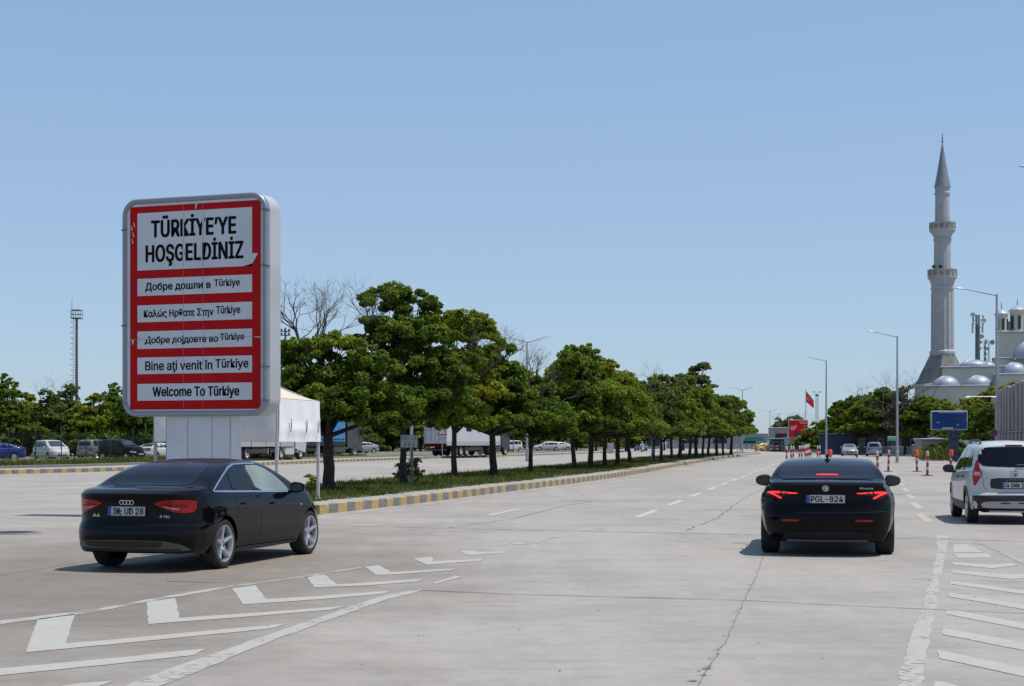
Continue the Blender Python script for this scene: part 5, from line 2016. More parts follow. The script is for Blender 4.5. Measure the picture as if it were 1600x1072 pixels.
tree_kind('m2', 2.0, .125, [(-.75, 0, 6.1, .95, .75, .52), (.15, .1, 5.85, .95, .75, .40), (-.35, -.3, 5.0, 1.3, .85, .42), (.65, 0, 4.75, 1.25, .85, .36), (.0, 0, 3.9, 1.6, .9, .30),
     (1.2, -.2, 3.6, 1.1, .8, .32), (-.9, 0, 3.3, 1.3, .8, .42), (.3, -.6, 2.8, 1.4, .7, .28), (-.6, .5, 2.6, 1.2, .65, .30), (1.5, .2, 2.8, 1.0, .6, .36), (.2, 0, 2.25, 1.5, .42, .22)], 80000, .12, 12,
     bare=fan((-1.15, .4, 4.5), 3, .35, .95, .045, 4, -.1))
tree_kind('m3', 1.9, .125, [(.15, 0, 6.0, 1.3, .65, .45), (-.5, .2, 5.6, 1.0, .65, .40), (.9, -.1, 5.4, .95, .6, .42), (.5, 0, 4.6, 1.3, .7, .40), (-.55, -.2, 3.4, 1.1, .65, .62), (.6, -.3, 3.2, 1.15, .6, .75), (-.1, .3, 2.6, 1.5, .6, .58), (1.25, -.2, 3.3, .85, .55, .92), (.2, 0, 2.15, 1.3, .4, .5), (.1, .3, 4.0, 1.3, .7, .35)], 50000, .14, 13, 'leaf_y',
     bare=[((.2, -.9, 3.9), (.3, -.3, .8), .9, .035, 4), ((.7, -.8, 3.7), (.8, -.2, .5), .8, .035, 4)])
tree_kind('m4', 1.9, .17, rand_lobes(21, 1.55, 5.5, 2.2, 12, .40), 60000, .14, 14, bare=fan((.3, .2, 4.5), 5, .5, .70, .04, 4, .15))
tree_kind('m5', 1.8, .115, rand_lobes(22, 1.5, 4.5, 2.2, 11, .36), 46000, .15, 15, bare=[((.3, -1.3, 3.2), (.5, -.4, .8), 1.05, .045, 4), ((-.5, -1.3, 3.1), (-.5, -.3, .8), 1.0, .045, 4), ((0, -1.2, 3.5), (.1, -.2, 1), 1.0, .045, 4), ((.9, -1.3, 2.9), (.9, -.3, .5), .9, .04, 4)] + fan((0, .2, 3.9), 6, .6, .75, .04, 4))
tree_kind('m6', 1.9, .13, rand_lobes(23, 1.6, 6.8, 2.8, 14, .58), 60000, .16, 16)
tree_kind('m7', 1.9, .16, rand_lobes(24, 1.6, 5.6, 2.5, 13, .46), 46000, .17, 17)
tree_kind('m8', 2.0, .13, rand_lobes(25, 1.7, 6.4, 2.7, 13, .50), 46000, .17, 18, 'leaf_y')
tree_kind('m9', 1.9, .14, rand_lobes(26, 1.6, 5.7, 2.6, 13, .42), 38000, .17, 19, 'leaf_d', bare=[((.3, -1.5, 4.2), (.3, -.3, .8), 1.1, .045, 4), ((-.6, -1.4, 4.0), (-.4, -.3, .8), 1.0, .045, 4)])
row = [('m1', 515, 767, 0, 1.0, 'low broad tree with the thickest trunk, first of the median row beside the tent'),
       ('m2', 632, 758, 0, 1.0, 'tallest dark tree of the median, its trunk right behind the kilometre sign'),
       ('m3', 710, 748, 0, 1.0, 'median tree with yellowing lower branches and a curved trunk'),
       ('m4', 770, 744, 0, 1.0, 'dark median tree with bare twigs on top, stout trunk right of the yellowing tree'),
       ('m5', 829, 739, 0, 1.0, 'median tree tangled with grey dead twigs, fifth trunk from the tent'),
       ('m6', 898, 734, .3, 1.0, 'bright rounded median tree, sixth trunk from the tent'),
       ('m7', 923, 733, 1.0, 1.0, 'deep green median tree with a thick trunk, seventh from the tent'),
       ('m8', 946, 730.5, 2.1, 1.0, 'yellow-green median tree, eighth trunk from the tent'),
       ('m7', 964, 728, 2.6, 1.02, 'slim-trunked median tree, ninth from the tent'),
       ('m9', 984, 724.5, .4, 1.0, 'dusty median tree standing before the no-stopping sign'),
       ('m9', 1019, 722.5, 2.2, 1.02, 'dusty median tree whose trunk stands behind the no-stopping sign'),
       ('m6', 1033, 721, 2.4, 1.0, 'rounded median tree, first trunk past the no-stopping sign'),
       ('m8', 1050, 718.5, .9, 1.0, 'yellow-green median tree, second trunk past the no-stopping sign'),
       ('m4', 1063, 717.5, 2.7, 1.1, 'median tree with twiggy top, third trunk past the no-stopping sign'),
       ('m6', 1077, 716.5, 4.0, 1.12, 'tall median tree rising above its neighbours, fourth past the no-stopping sign'),
       ('m7', 1088, 715.5, 5.2, 1.1, 'dark median tree, fifth trunk past the no-stopping sign'),
       ('m8', 1098, 714.5, 3.3, 1.0, 'light median tree, sixth trunk past the no-stopping sign'),
       ('m9', 1107, 713.5, 4.2, 1.05, 'dusty median tree, seventh trunk past the no-stopping sign'),
       ('m7', 1119, 712.3, 3.1, 1.1, 'dark median tree, third trunk from the far end of the row'),
       ('m6', 1130, 711.5, 1.8, 1.0, 'round median tree, second trunk from the far end of the row'),
       ('m7', 1142, 710.6, 1.9, 1.2, 'last dark tree at the far end of the median row')]
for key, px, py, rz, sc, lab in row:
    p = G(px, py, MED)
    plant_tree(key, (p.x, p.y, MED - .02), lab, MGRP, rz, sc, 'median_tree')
# tall airy trees that overtop the far part of the row
airy = []
rga = random.Random(311)
for k in range(26):
    f = rga.random()
    a, rr = rga.uniform(0, 6.28), (3.6 - 2.2 * f) * rga.uniform(.25, 1.0)
    airy.append((math.cos(a) * rr, math.sin(a) * rr * .6, 4.6 + 4.6 * f, rga.uniform(.45, .8), rga.uniform(.22, .36), rga.uniform(.25, .6)))
tree_kind('airy', 3.0, .16, airy, 12000, .24, 31, 'leaf_d')
p = at(1088, 691, 150); plant_tree('airy', (p.x, p.y, 0), 'tall airy tree overtopping the far median crowns', 'trees behind the median', .2, 1.0, 'airy_tree')

# --- trees behind the parked cars, and beyond
tree_kind('b1', 2.0, .2, rand_lobes(41, 1.2, 7.6, 2.9, 13, .40), 20000, .25, 41, 'leaf')
tree_kind('b2', 2.0, .2, rand_lobes(42, 1.0, 6.4, 3.2, 12, .48), 20000, .25, 42, 'leaf_y')
tree_kind('b3', 2.0, .2, rand_lobes(43, 1.4, 7.2, 2.5, 9, .40), 9000, .27, 43, 'leaf_d', bare=[((.3, -.6, 4.4), (.3, -.3, 1), 1.8, .06, 4), ((-.9, -.6, 4.2), (-.5, -.3, 1), 1.8, .06, 4)])
tree_kind('bush', .4, .08, rand_lobes(44, .1, 2.2, 1.7, 8, .45), 3500, .28, 44, 'leaf_d')
tree_kind('bush2', .4, .08, rand_lobes(45, .1, 2.6, 1.9, 8, .40), 3500, .28, 45, 'leaf')
BG = 'trees behind the parked cars'
# pixel x, distance, kind, height factor
bgt = [(-60, 150, 'b1', 1.05, 'big green tree at the picture edge behind the blue car'), (8, 146, 'b1', .98, 'leafy tree above the blue parked car'), (42, 158, 'b2', .95, 'yellow-green tree behind the white people carrier'),
       (78, 150, 'b3', .86, 'half bare tree between the white people carrier and the lattice mast'), (108, 160, 'b3', .98, 'sparse tree at the foot of the lattice mast'), (150, 150, 'b2', .90, 'bushy tree just beyond the lattice mast'),
       (178, 156, 'b1', .92, 'dark tree beside the edge of the welcome sign'), (215, 150, 'b1', .86, 'dark tree seen below the welcome sign'), (255, 160, 'b2', .9, 'tree mostly hidden by the sign post'), (330, 160, 'b1', .9, 'tree wholly behind the welcome sign panel'),
       (405, 175, 'b2', .9, 'tree above the grey curtain trailer'), (470, 180, 'b1', .9, 'tree behind the blue trailer')]
for i, (px, d, k, sc, lab) in enumerate(bgt):
    p = at(px, 691, d)
    plant_tree(k, (p.x, p.y, .25), lab, BG, i * 1.3, (sc * 1.05, sc * 1.05, sc), 'roadside_tree')
for i in range(15):
    px = -50 + i * 24
    p = at(px, 691, 152 + (i * 7) % 9)
    plant_tree(('bush', 'bush2')[i % 2], (p.x, p.y, .25), 'low bush growing behind the parked cars and fence', 'bushes behind the parked cars', i * 2.1, 1 + .25 * ((i * 5) % 3), 'bush', 'bush')
BG2 = 'trees beyond the far kerb'
tree_kind('f1', 1.6, .16, rand_lobes(51, 1.4, 6.6, 2.6, 10, .30), 9000, .32, 51, 'leaf')
tree_kind('f2', 1.5, .16, rand_lobes(52, 1.2, 6.0, 2.7, 10, .42), 9000, .32, 52, 'leaf_y')
for i in range(17):
    px = 520 + i * 34 + (i * 13) % 17
    d = 196 + (i * 29) % 34 + i * 5
    p = at(px, 691, d)
    plant_tree(('f1', 'f2', 'f1')[i % 3], (p.x, p.y, .25), 'small dark tree beyond the far kerb, seen under the median crowns', BG2, i * 1.9, (1.25, 1.25, .95 + .05 * (i % 3)), 'roadside_tree')
for i in range(12):
    px = 530 + i * 42
    p = at(px, 691, 215 + i * 8)
    plant_tree(('bush2', 'bush')[i % 2], (p.x, p.y, .25), 'low bush beyond the far kerb under the trees', 'bushes beyond the far kerb', i * 1.4, 1.5, 'bush', 'bush')

# --- the group on the other side, before the mosque
RG = 'trees in front of the mosque'
tree_kind('r1', 2.2, .2, rand_lobes(61, 1.8, 7.0, 3.3, 13, .55), 26000, .25, 61, 'leaf_y')
tree_kind('r2', 2.2, .2, rand_lobes(62, 1.8, 7.4, 3.2, 13, .42), 26000, .25, 62, 'leaf')
tree_kind('r3', 2.0, .18, rand_lobes(63, 1.6, 7.0, 2.4, 10, .35), 7000, .22, 63, 'leaf_g', bare=[((.2 * k, -.5, 2.4), (math.cos(k * 1.1) * .5, -.2, 1), 2.4, .07, 4) for k in range(-3, 4)])
rt = [(1309, 222, 'r2', .62, 'small round tree right of the red billboard'), (1316, 216, 'r1', 1.0, 'light green tree left of the parked silver cars'), (1336, 212, 'r2', 1.1, 'green tree behind the first parked silver car'),
      (1354, 208, 'r1', 1.12, 'bright yellow-green tree above the parked silver cars'), (1384, 202, 'r2', 1.2, 'dark rounded tree left of the grey bare-twigged tree'), (1415, 188, 'r3', 1.2, 'grey bare-twigged tree in front of the minaret'),
      (1446, 186, 'r2', .98, 'dark green tree left of the blue billboard'), (1474, 196, 'r1', 1.0, 'leafy tree above the blue billboard'), (1537, 140, 'r2', .70, 'dark tree reaching down beside the blue billboard'), (1549, 126, 'r2', .66, 'dense dark tree left of the tall lamp by the ribbed wall'),
      (1540, 150, 'r1', .92, 'pale-topped tree under the small mosque domes'), (1582, 150, 'r1', 1.05, 'tree showing above the ribbed concrete wall')]
for i, (px, d, k, sc, lab) in enumerate(rt):
    p = at(px, 691, d)
    plant_tree(k, (p.x, p.y, .1), lab, RG, i * 1.1 + .4, (sc, sc, sc), 'roadside_tree')
for i, (px, py, s_) in enumerate([(1448, 716, .55), (1458, 717, .62), (1466, 716.5, .5), (1474, 716, .7), (1482, 716, .8), (1492, 715, .9)]):
    p = G(px, py, .15)
    plant_tree('bush', (p.x, p.y, .12), 'weedy bush at the foot of the blue billboard', 'weedy bushes below the billboard', i * 1.7, s_, 'bush', 'bush')
for i, (px, d) in enumerate([(1232, 420), (1244, 400), (1252, 430), (1218, 440)]):
    p = at(px, 691, d)
    plant_tree('b3', (p.x, p.y, 0), 'distant pale tree behind the red billboard', 'distant trees behind the billboard', i * 1.2, 1.15, 'distant_tree')

# bushes and shoots at the foot of the median trees
tree_kind('shoot', .3, .02, [(0, 0, .35, .28, .25, .5), (.1, .1, .75, .2, .2, .6), (-.15, 0, .6, .2, .2, .55)], 420, .12, 71, 'leaf')
for px, py, s_, lab in ((648, 757, 1.0, 'leafy shoot growing at the foot of the kilometre sign'), (626, 757, .8, 'small shoot on the trunk of the tallest median tree'), (487, 771, .6, 'small reddish weed near the tent leg')):
    p = G(px, py, MED)
    plant_tree('shoot', (p.x, p.y, MED), lab, None, px, s_, 'weed', 'weed')

# --- grass on the median: blades in tufts
def grass_patch(name, pts, n, hmin, hmax, z, seed, w=.012):
    rg = np.random.default_rng(seed)
    pts = np.array(pts)
    idx = rg.integers(0, len(pts), n)
    c = pts[idx] + rg.normal(0, .09, (n, 2))
    h = rg.uniform(hmin, hmax, n) * np.clip(rg.normal(1, .35, n), .3, 2)
    a = rg.uniform(0, 2 * math.pi, n)
    ln = rg.uniform(.1, .9, n) * h
    ww = w * (1 + h)
    bx, by = np.cos(a) * ww, np.sin(a) * ww
    b2 = a + rg.uniform(-1.5, 1.5, n)
    dx, dy = np.cos(b2) * ln, np.sin(b2) * ln
    z0 = np.full(n, z - .01)
    v = np.stack([np.stack([c[:, 0] - bx, c[:, 1] - by, z0], 1), np.stack([c[:, 0] + bx, c[:, 1] + by, z0], 1),
                  np.stack([c[:, 0] + dx * .5 + bx * .6, c[:, 1] + dy * .5 + by * .6, z0 + h * .65], 1), np.stack([c[:, 0] + dx, c[:, 1] + dy, z0 + h], 1)], 1).reshape(-1, 3)
    tone = np.clip(rg.normal(.42, .22, n) + .25 * np.sin(c[:, 0] * 1.3 + c[:, 1] * .8), 0, 1)
    me = leaf_mesh(name, v, tone, 'grass')
    o = link(name, me)
    return tag(o, kind='stuff')
rg_ = random.Random(4)
gp = []
for i in range(9000):
    t = rg_.random() ** 1.5
    d = D0 + .5 + t * 150
    o = 1.15 + (MW - 1.5) * (rg_.random() ** .8)
    if math.sin(d * .9 + o) + math.sin(o * 2.1 - d * .35) + rg_.gauss(0, .6) < -1.5: continue
    if o > MW - 2.9 * max(0, 1 - (d - D0) / 22) ** 1.3 - .5: continue
    p = kern(d) - UN * o
    gp.append((p.x, p.y))
grass_patch('median_grass', gp, 110000, .05, .15, MED, 5, .014)
gp = []
for i in range(3000):
    d = 78 + rg_.random() * 75
    p = Vector((float(fk(d)) - 4.6 - rg_.random() * 7, d + .8, 0))
    gp.append((p.x, p.y))
grass_patch('verge_grass', gp, 26000, .10, .30, MED + .1, 6, .022)
gp = []
for i in range(700):
    p = G(rg_.uniform(1440, 1500), rg_.uniform(713.5, 717.5), .15)
    gp.append((p.x, p.y))
grass_patch('side_grass', gp, 7000, .2, .8, .12, 8, .03)
# ------------------------------------------------------------------ mosque with minaret
def mosque():
    D = 220.0
    s = D / 2500
    def X(px): return (px - 800) * s
    def Z(py): return CAM_H + (691 - py) * s
    ax = X(1472.5)
    root = thing('minaret', 'tall grey-white minaret with two balconies and a pointed dark cap', 'minaret', (ax, D, 0))
    NF = 14
    def lathe(name, prof, m, n=NF, flat=True, parent=root, mi=0):
        mb = MB()
        mb.lathe(prof, n, (0, 0, 0), close=True, rot0=.11)
        return mb.build(name, m, parent, smooth=not flat, angle=35)
    # square foot, sloping shoulder, fluted shaft
    mb = MB()
    mb.bbox((0, 0, Z(603) / 2), (5.3, 5.3, Z(603)), .1, Matrix.Rotation(R(28), 3, 'Z'))
    mb.bbox((0, 0, Z(603)), (5.9, 5.9, .5), .1, Matrix.Rotation(R(28), 3, 'Z'))
    mb.build('foot', 'stone_cream', root)
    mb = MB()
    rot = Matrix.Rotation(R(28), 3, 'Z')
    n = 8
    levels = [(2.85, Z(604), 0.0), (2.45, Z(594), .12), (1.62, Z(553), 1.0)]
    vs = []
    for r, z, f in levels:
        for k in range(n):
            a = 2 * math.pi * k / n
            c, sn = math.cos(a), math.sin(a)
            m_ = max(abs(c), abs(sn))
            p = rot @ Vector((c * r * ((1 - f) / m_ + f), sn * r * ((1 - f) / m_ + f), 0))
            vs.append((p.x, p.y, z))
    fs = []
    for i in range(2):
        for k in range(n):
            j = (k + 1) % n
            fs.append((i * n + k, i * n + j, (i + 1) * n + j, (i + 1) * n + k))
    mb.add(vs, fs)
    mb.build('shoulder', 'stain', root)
    lathe('shaft', [(1.62, Z(556)), (1.72, Z(553)), (1.72, Z(549.5)), (1.50, Z(547)), (1.45, Z(453)), (1.58, Z(452)), (1.58, Z(449)), (1.45, Z(447))], 'stone')
    fl = MB()
    for k in range(NF):
        a = 2 * math.pi * k / NF + .11
        fl.tube([(1.49 * math.cos(a), 1.49 * math.sin(a), Z(546)), (1.44 * math.cos(a), 1.44 * math.sin(a), Z(454))], .07, 5)
    fl.build('shaft_ribs', 'stone', root)
    def balcony(z0, z1, z2, r, r0):
        b = lathe('balcony', [(r0, z0), (r0 * 1.08, z0 + (z1 - z0) * .25), (r * .86, z0 + (z1 - z0) * .72), (r * .96, z1 - .1), (r, z1), (r, z2 - .12), (r + .06, z2 - .12), (r + .06, z2), (r - .12, z2), (r - .12, z1 + .1), (.5, z1 + .1)], 'stone')
        p = MB()
        for k in range(NF):
            a = 2 * math.pi * (k + .5) / NF + .11
            p.box((r * math.cos(a) * .985, r * math.sin(a) * .985, (z1 + z2) / 2), (.05, .5, (z2 - z1) * .5), Matrix.Rotation(a, 3, 'Z'))
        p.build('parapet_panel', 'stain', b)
    balcony(Z(447), Z(434.5), Z(421.5), 1.98, 1.45)
    lathe('shaft', [(1.16, Z(434)), (1.12, Z(377)), (1.22, Z(376)), (1.22, Z(373)), (1.12, Z(372))], 'stone')
    balcony(Z(372), Z(361), Z(348), 1.76, 1.12)
    lathe('shaft', [(1.02, Z(361)), (.96, Z(305)), (1.08, Z(304)), (1.08, Z(301)), (.98, Z(300)), (.98, Z(295)), (1.1, Z(293.5))], 'stone')
    lathe('cap', [(1.12, Z(293.5)), (1.10, Z(292)), (.80, Z(275)), (.48, Z(253)), (.16, Z(230)), (.08, Z(226))], 'lead_dk')
    lathe('finial', [(.06, Z(227)), (.06, Z(223)), (.20, Z(221.5)), (.06, Z(220)), (.06, Z(218)), (.15, Z(217)), (.05, Z(216)), (.04, Z(213)), (.10, Z(212)), (.03, Z(211)), (.02, Z(207))], 'gold_dk', 8, False)
    # loudspeakers on the lower balcony
    sp = MB()
    for dx in (-1.7, -.8):
        sp.lathe([(.05, 0), (.10, -.25), (.26, -.45)], 10, (dx, -1.4, Z(419)), 'y')
    sp.build('loudspeaker', 'gold_dk', root)

    # prayer hall
    hall = thing('mosque', 'cream rendered mosque with lead domes and corner turrets behind the trees', 'mosque', (X(1560) * (D - 2) / D, D - 2, 0), R(-17))
    hx = X(1560) * (D - 2) / D
    def LX(px): return (X(px) * (D - 2) / D - hx) * 1.03
    Dh = (D - 2)
    def LZ(py): return CAM_H + (691 - py) * Dh / 2500
    def blk(name, px0, px1, py, y0, y1, m='stone_cream', zb=0, cornice=True):
        mb = MB()
        x0, x1 = LX(px0), LX(px1)
        z = LZ(py)
        mb.bbox(((x0 + x1) / 2, (y0 + y1) / 2, (z + zb) / 2), (x1 - x0, y1 - y0, z - zb), .05)
        o = mb.build(name, m, hall)
        if cornice:
            c = MB()
            c.bbox(((x0 + x1) / 2, (y0 + y1) / 2, z + .08), (x1 - x0 + .5, y1 - y0 + .5, .22), .05)
            c.build('cornice', 'lead', o)
        return o
    def dome(px, py_base, r_px, h, y, par=None, drum=True, squash=.8, m='lead'):
        r = r_px * Dh / 2500
        x, z = LX(px), LZ(py_base)
        prof = [(r * 1.10, -.25), (r * 1.10, 0)] + [(r * math.cos(a), r * squash * math.sin(a)) for a in np.linspace(0, math.pi / 2 - .02, 10)]
        mb = MB()
        mb.lathe(prof, 28, (x, y, z), close=True)
        for k in range(28):
            a = 2 * math.pi * k / 28
            pts = [(x + r * 1.005 * math.cos(t) * math.cos(a), y + r * 1.005 * math.cos(t) * math.sin(a), z + r * 1.005 * squash * math.sin(t)) for t in np.linspace(0, 1.4, 6)]
            mb.tube(pts, .025, 4, caps=False)
        o = mb.build('dome', m, hall, smooth=True)
        if h:
            f = MB()
            zt_ = z + r * squash
            f.lathe([(.05, zt_ - .1), (.05, zt_ + .2), (.16, zt_ + .32), (.05, zt_ + .45), (.02, zt_ + h)], 8, (x, y, 0))
            f.build('finial', 'gold_dk', o)
        return o
    blk('porch', 1456, 1545, 607, -9.5, -4.5)
    dome(1486, 606, 20.5, 0, -7)
    dome(1532, 606, 21, 0, -7)
    blk('arcade', 1479, 1600, 576, -4.4, 4)
    dome(1525, 572.5, 22, 0, -2, squash=.45)
    dome(1541, 571.5, 17, 0, 1, squash=.45)
    blk('hall', 1553, 1760, 560, 1, 26)
    dome(1583, 587, 19.5, 1.2, -4.0, squash=.95)
    blk('side_chapel', 1556, 1615, 590, -9.0, -4.45)
    blk('upper_hall', 1558, 1740, 517, 4, 22)
    dome(1606, 559, 26, 0, .5, squash=1.0)
    b = blk('drum', 1575, 1700, 500, 6, 20)
    dome(1640, 498, 50, 2, 13, squash=.8)
    for px, py, r in ((1564.5, 488, 9.8), (1588, 482, 12), (1614, 478, 12)):
        x, z0_, r_ = LX(px), LZ(516), r * Dh / 2500
        z1_ = LZ(py)
        mb = MB()
        mb.lathe([(r_ * .96, z0_), (r_ * .96, z1_ - .2), (r_ * 1.12, z1_), (r_ * 1.12, z1_ + .18)], 10, (x, 4.9 + (px - 1562) * .04, 0), close=True)
        t = mb.build('turret', 'stone_cream', hall)
        mb = MB()
        mb.lathe([(r_ * 1.12, z1_ + .18), (r_ * .85, z1_ + .42), (r_ * .3, z1_ + .68), (.05, z1_ + .8), (.09, z1_ + 1.1), (.02, z1_ + 1.9)], 14, (x, 4.9 + (px - 1562) * .04, 0), close=True)
        mb.build('turret_roof', 'lead', t, smooth=True)
        mb = MB()
        for a in (-2.3, -1.3, -.3):
            mb.box((x + r_ * .97 * math.cos(a), 4.9 + (px - 1562) * .04 + r_ * .97 * math.sin(a), (z0_ + z1_) / 2 - .1), (.08, .38, (z1_ - z0_) * .62), Matrix.Rotation(a, 3, 'Z'))
        mb.build('window_slots', 'bld_glass', t)
mosque()

def antenna_mast(px, py_top, d, lattice, label):
    p = at(px, 691, d)
    top = CAM_H + (691 - py_top) * d / 2500
    root = thing('antenna_mast', label, 'antenna mast', (p.x, p.y, 0))
    mb = MB()
    if lattice:
        w = .38
        for a in range(3):
            x, y = w * math.cos(a * 2.094), w * math.sin(a * 2.094)
            mb.tube([(x, y, 0), (x, y, top - .8)], .06, 5)
        for k in range(int(top / .8)):
            for a in range(3):
                b_ = (a + 1) % 3
                mb.tube([(w * math.cos(a * 2.094), w * math.sin(a * 2.094), k * .8), (w * math.cos(b_ * 2.094), w * math.sin(b_ * 2.094), k * .8 + .8)], .035, 4)
    else:
        mb.tube([(0, 0, 0), (0, 0, top)], [.42, .30], 12)
    mb.build('tower', 'steel_dk', root)
    an = MB()
    rg = random.Random(int(px))
    for k in range(5 if lattice else 6):
        a = k * 1.1
        z = top - .3 - (k % 2) * (1.1 if not lattice else .9) - .4
        rr = .75 if not lattice else .9
        an.tube([(0, 0, z), (rr * math.cos(a), rr * math.sin(a), z)], .04, 4)
        an.bbox((rr * math.cos(a), rr * math.sin(a), z), (.22, .18, 1.5 if not lattice else .5), .04)
    an.build('panel_antennas', 'steel', root)
    for a, z in ((.2, top - .8), (3.6, top + .0)):
        dsh = MB()
        dsh.lathe([(0, .05), (.32, 0), (.36, .12)], 12, (math.cos(a) * .8, -.3, z), 'y')
        dsh.build('dish', 'lamp_white', root)
antenna_mast(1527.5, 492, 222, False, 'thick antenna mast with panel antennas behind the mosque roof')
antenna_mast(1541, 526, 224, True, 'shorter lattice antenna mast with dishes beside the turret')

# lattice light mast with ladder and platform
def light_mast():
    d = 185.0
    p = at(120, 691, d)
    s = d / 2500
    Z = lambda py: CAM_H + (691 - py) * s
    root = thing('ladder_mast', 'slim ladder mast with a railed platform on top rising above the parked cars', 'mast', (p.x, p.y, 0))
    mb = MB()
    mb.tube([(0, 0, 0), (0, 0, Z(498))], [.17, .12], 10)
    mb.build('pole', 'steel_dk', root, smooth=True)
    mb = MB()
    for x in (-.42, -.18):
        mb.tube([(x, 0, 1), (x, 0, Z(498))], .022, 4)
    z = 1.0
    while z < Z(499):
        mb.tube([(-.42, 0, z), (-.1, 0, z)], .02, 4)
        z += .32
    z = 2.5
    while z < Z(500):
        mb.tube([(-.45 + .32 * math.cos(a), .34 * math.sin(a), z) for a in np.linspace(math.pi * .5, math.pi * 1.5, 7)], .022, 4)
        z += .62
    mb.build('ladder', 'steel_dk', root)
    pl = MB()
    z0_, z1_ = Z(497.5), Z(485)
    pl.bbox((-.02, 0, z0_), (1.12, 1.12, .12), .03)
    for a in range(8):
        x, y = (.54 if a % 4 in (0, 1) else -.54), (.54 if a < 4 else -.54)
        pl.tube([(x if a % 2 else 0, y, z0_), (x if a % 2 else 0, y, z1_)], .03, 5)
    for z in (z0_ + .45, z1_):
        for a, b in (((-.54, -.54), (.54, -.54)), ((.54, -.54), (.54, .54)), ((.54, .54), (-.54, .54)), ((-.54, .54), (-.54, -.54))):
            pl.tube([(a[0], a[1], z), (b[0], b[1], z)], .03, 5)
    pl.bbox((-.02, 0, z1_ + .03), (1.0, 1.0, .10), .03)
    pl.build('platform', 'steel_dk', root)
    an = MB()
    an.tube([(-.56, 0, z0_), (-.56, 0, Z(475)), (-.56, 0, Z(466))], [.04, .03, .012], 5)
    an.build('lightning_rod', 'steel_dk', root)
light_mast()
# bracketed pylon seen behind the sign edge
def small_mast():
    d = 210.0
    p = at(446, 691, d)
    s = d / 2500
    Z = lambda py: CAM_H + (691 - py) * s
    root = thing('floodlight_mast', 'floodlight mast peeping out between the sign case and the leafless tree', 'mast', (p.x, p.y, 0))
    mb = MB()
    mb.tube([(0, 0, 0), (0, 0, Z(512))], [.22, .12], 8)
    mb.build('pole', 'steel_dk', root)
    mb = MB()
    for z in (Z(518), Z(524)):
        mb.bbox((0, 0, z), (1.3, .5, .1), .03)
        for x in (-.5, 0, .5):
            mb.bbox((x, -.25, z + .2), (.3, .2, .28), .04)
    mb.build('floodlights', 'steel_dk', root)
small_mast()

# ------------------------------------------------------------------ fence and parked cars
def fence(label, pts, h=2.1, step=2.55):
    root = thing('mesh_fence', label, 'fence', pts[0])
    o = pts[0]
    q = walk(pts, step)
    for p in q:
        mb = MB()
        a = p - o
        mb.box((a.x, a.y, a.z + h / 2), (.07, .07, h))
        mb.tube([(a.x, a.y, a.z + h), (a.x - .1, a.y + .15, a.z + h + .3)], .03, 4)
        mb.build('post', 'mesh_green', root)
    w = MB()
    for i in range(len(q) - 1):
        a, b = q[i] - o, q[i + 1] - o
        for k in range(9):
            z = .1 + k * (h - .15) / 8
            w.tube([(a.x, a.y, z), (b.x, b.y, z)], .010, 3, caps=False)
        for k in range(1, 18):
            c = a.lerp(b, k / 18)
            w.tube([(c.x, c.y, .05), (c.x, c.y, h - .03)], .006, 3, caps=False)
    w.build('wire_mesh', 'mesh_green', root)
f0 = at(-30, 691, 112); f1 = at(250, 691, 128)
fence('dark green wire mesh fence in front of the parked cars', [Vector((f0.x, f0.y, .3)), Vector((f1.x, f1.y, .3))])

def on(px, d): 
    p = at(px, 691, d)
    return p.x, p.y
pc = [('sedan', 'paint_blue', 20, 127, 245, 'blue parked saloon behind the fence at the picture edge', -1),
      ('mpv', 'paint_white', 70, 131, 142, 'white parked people carrier facing the road behind the fence', -1),
      ('suv', 'paint_grey', 138, 137, 20, 'grey parked estate with a red rear lamp beside a trunk', 0),
      ('suv', 'paint_black', 172, 131, 125, 'black parked off-roader behind the fence', -1),
      ('sedan', 'paint_white', 232, 136, 28, 'white parked saloon left of the sign post', -1),
      ('hatch', 'paint_silver', 270, 140, 28, 'pale parked hatchback hidden behind the sign post', 0),
      ('hatch', 'paint_white', -28, 131, 140, 'white parked car at the very edge of the picture', 0)]
for k, m_, px, d, hd, lab, _ in pc:
    x, y = on(px, d)
    parked_car(k, m_, x, y, .16, hd, lab)
pc2 = [('sedan', 'paint_silver', 578, 196, 230, 'silver saloon beyond the far kerb, seen between two median trunks'),
       ('mpv', 'paint_white', 806, 230, 225, 'white van-like car beyond the far kerb near the amber signal'),
       ('hatch', 'paint_white', 868, 246, 262, 'white hatchback parked sideways beyond the far kerb'),
       ('sedan', 'paint_white', 884, 258, 250, 'second white car parked close behind the white hatchback'),
       ('suv', 'paint_red', 972, 330, 200, 'red vehicle queuing far down the other carriageway'),
       ('sedan', 'paint_white', 1004, 300, 195, 'white car queuing behind the scooter rider')]
for k, m_, px, d, hd, lab in pc2:
    x, y = on(px, d)
    parked_car(k, m_, x, y, .25 if d < 290 else 0, hd, lab, 'far cars beyond the median')
x, y = on(1329, 192); parked_car('sedan', 'paint_silver', x - .2, y, .0, 190, 'silver car with its bonnet towards the road, parked under the trees', 'silver cars parked under the trees')
x, y = on(1366, 182); parked_car('mpv', 'paint_greyblue', x, y, .0, 11, 'grey-blue people carrier parked beside the silver car under the trees', 'silver cars parked under the trees')
for i, (px, d, hd) in enumerate([(1186, 300, 75), (1202, 292, 80), (1216, 296, 262)]):
    x, y = on(px, d)
    parked_car('sedan', 'paint_taxi', x, y, 0, hd, ['yellow taxi farthest from the red billboard', 'yellow taxi in the middle of three', 'yellow taxi nearest the red billboard'][i], 'yellow taxis waiting far down the road', 'taxi')

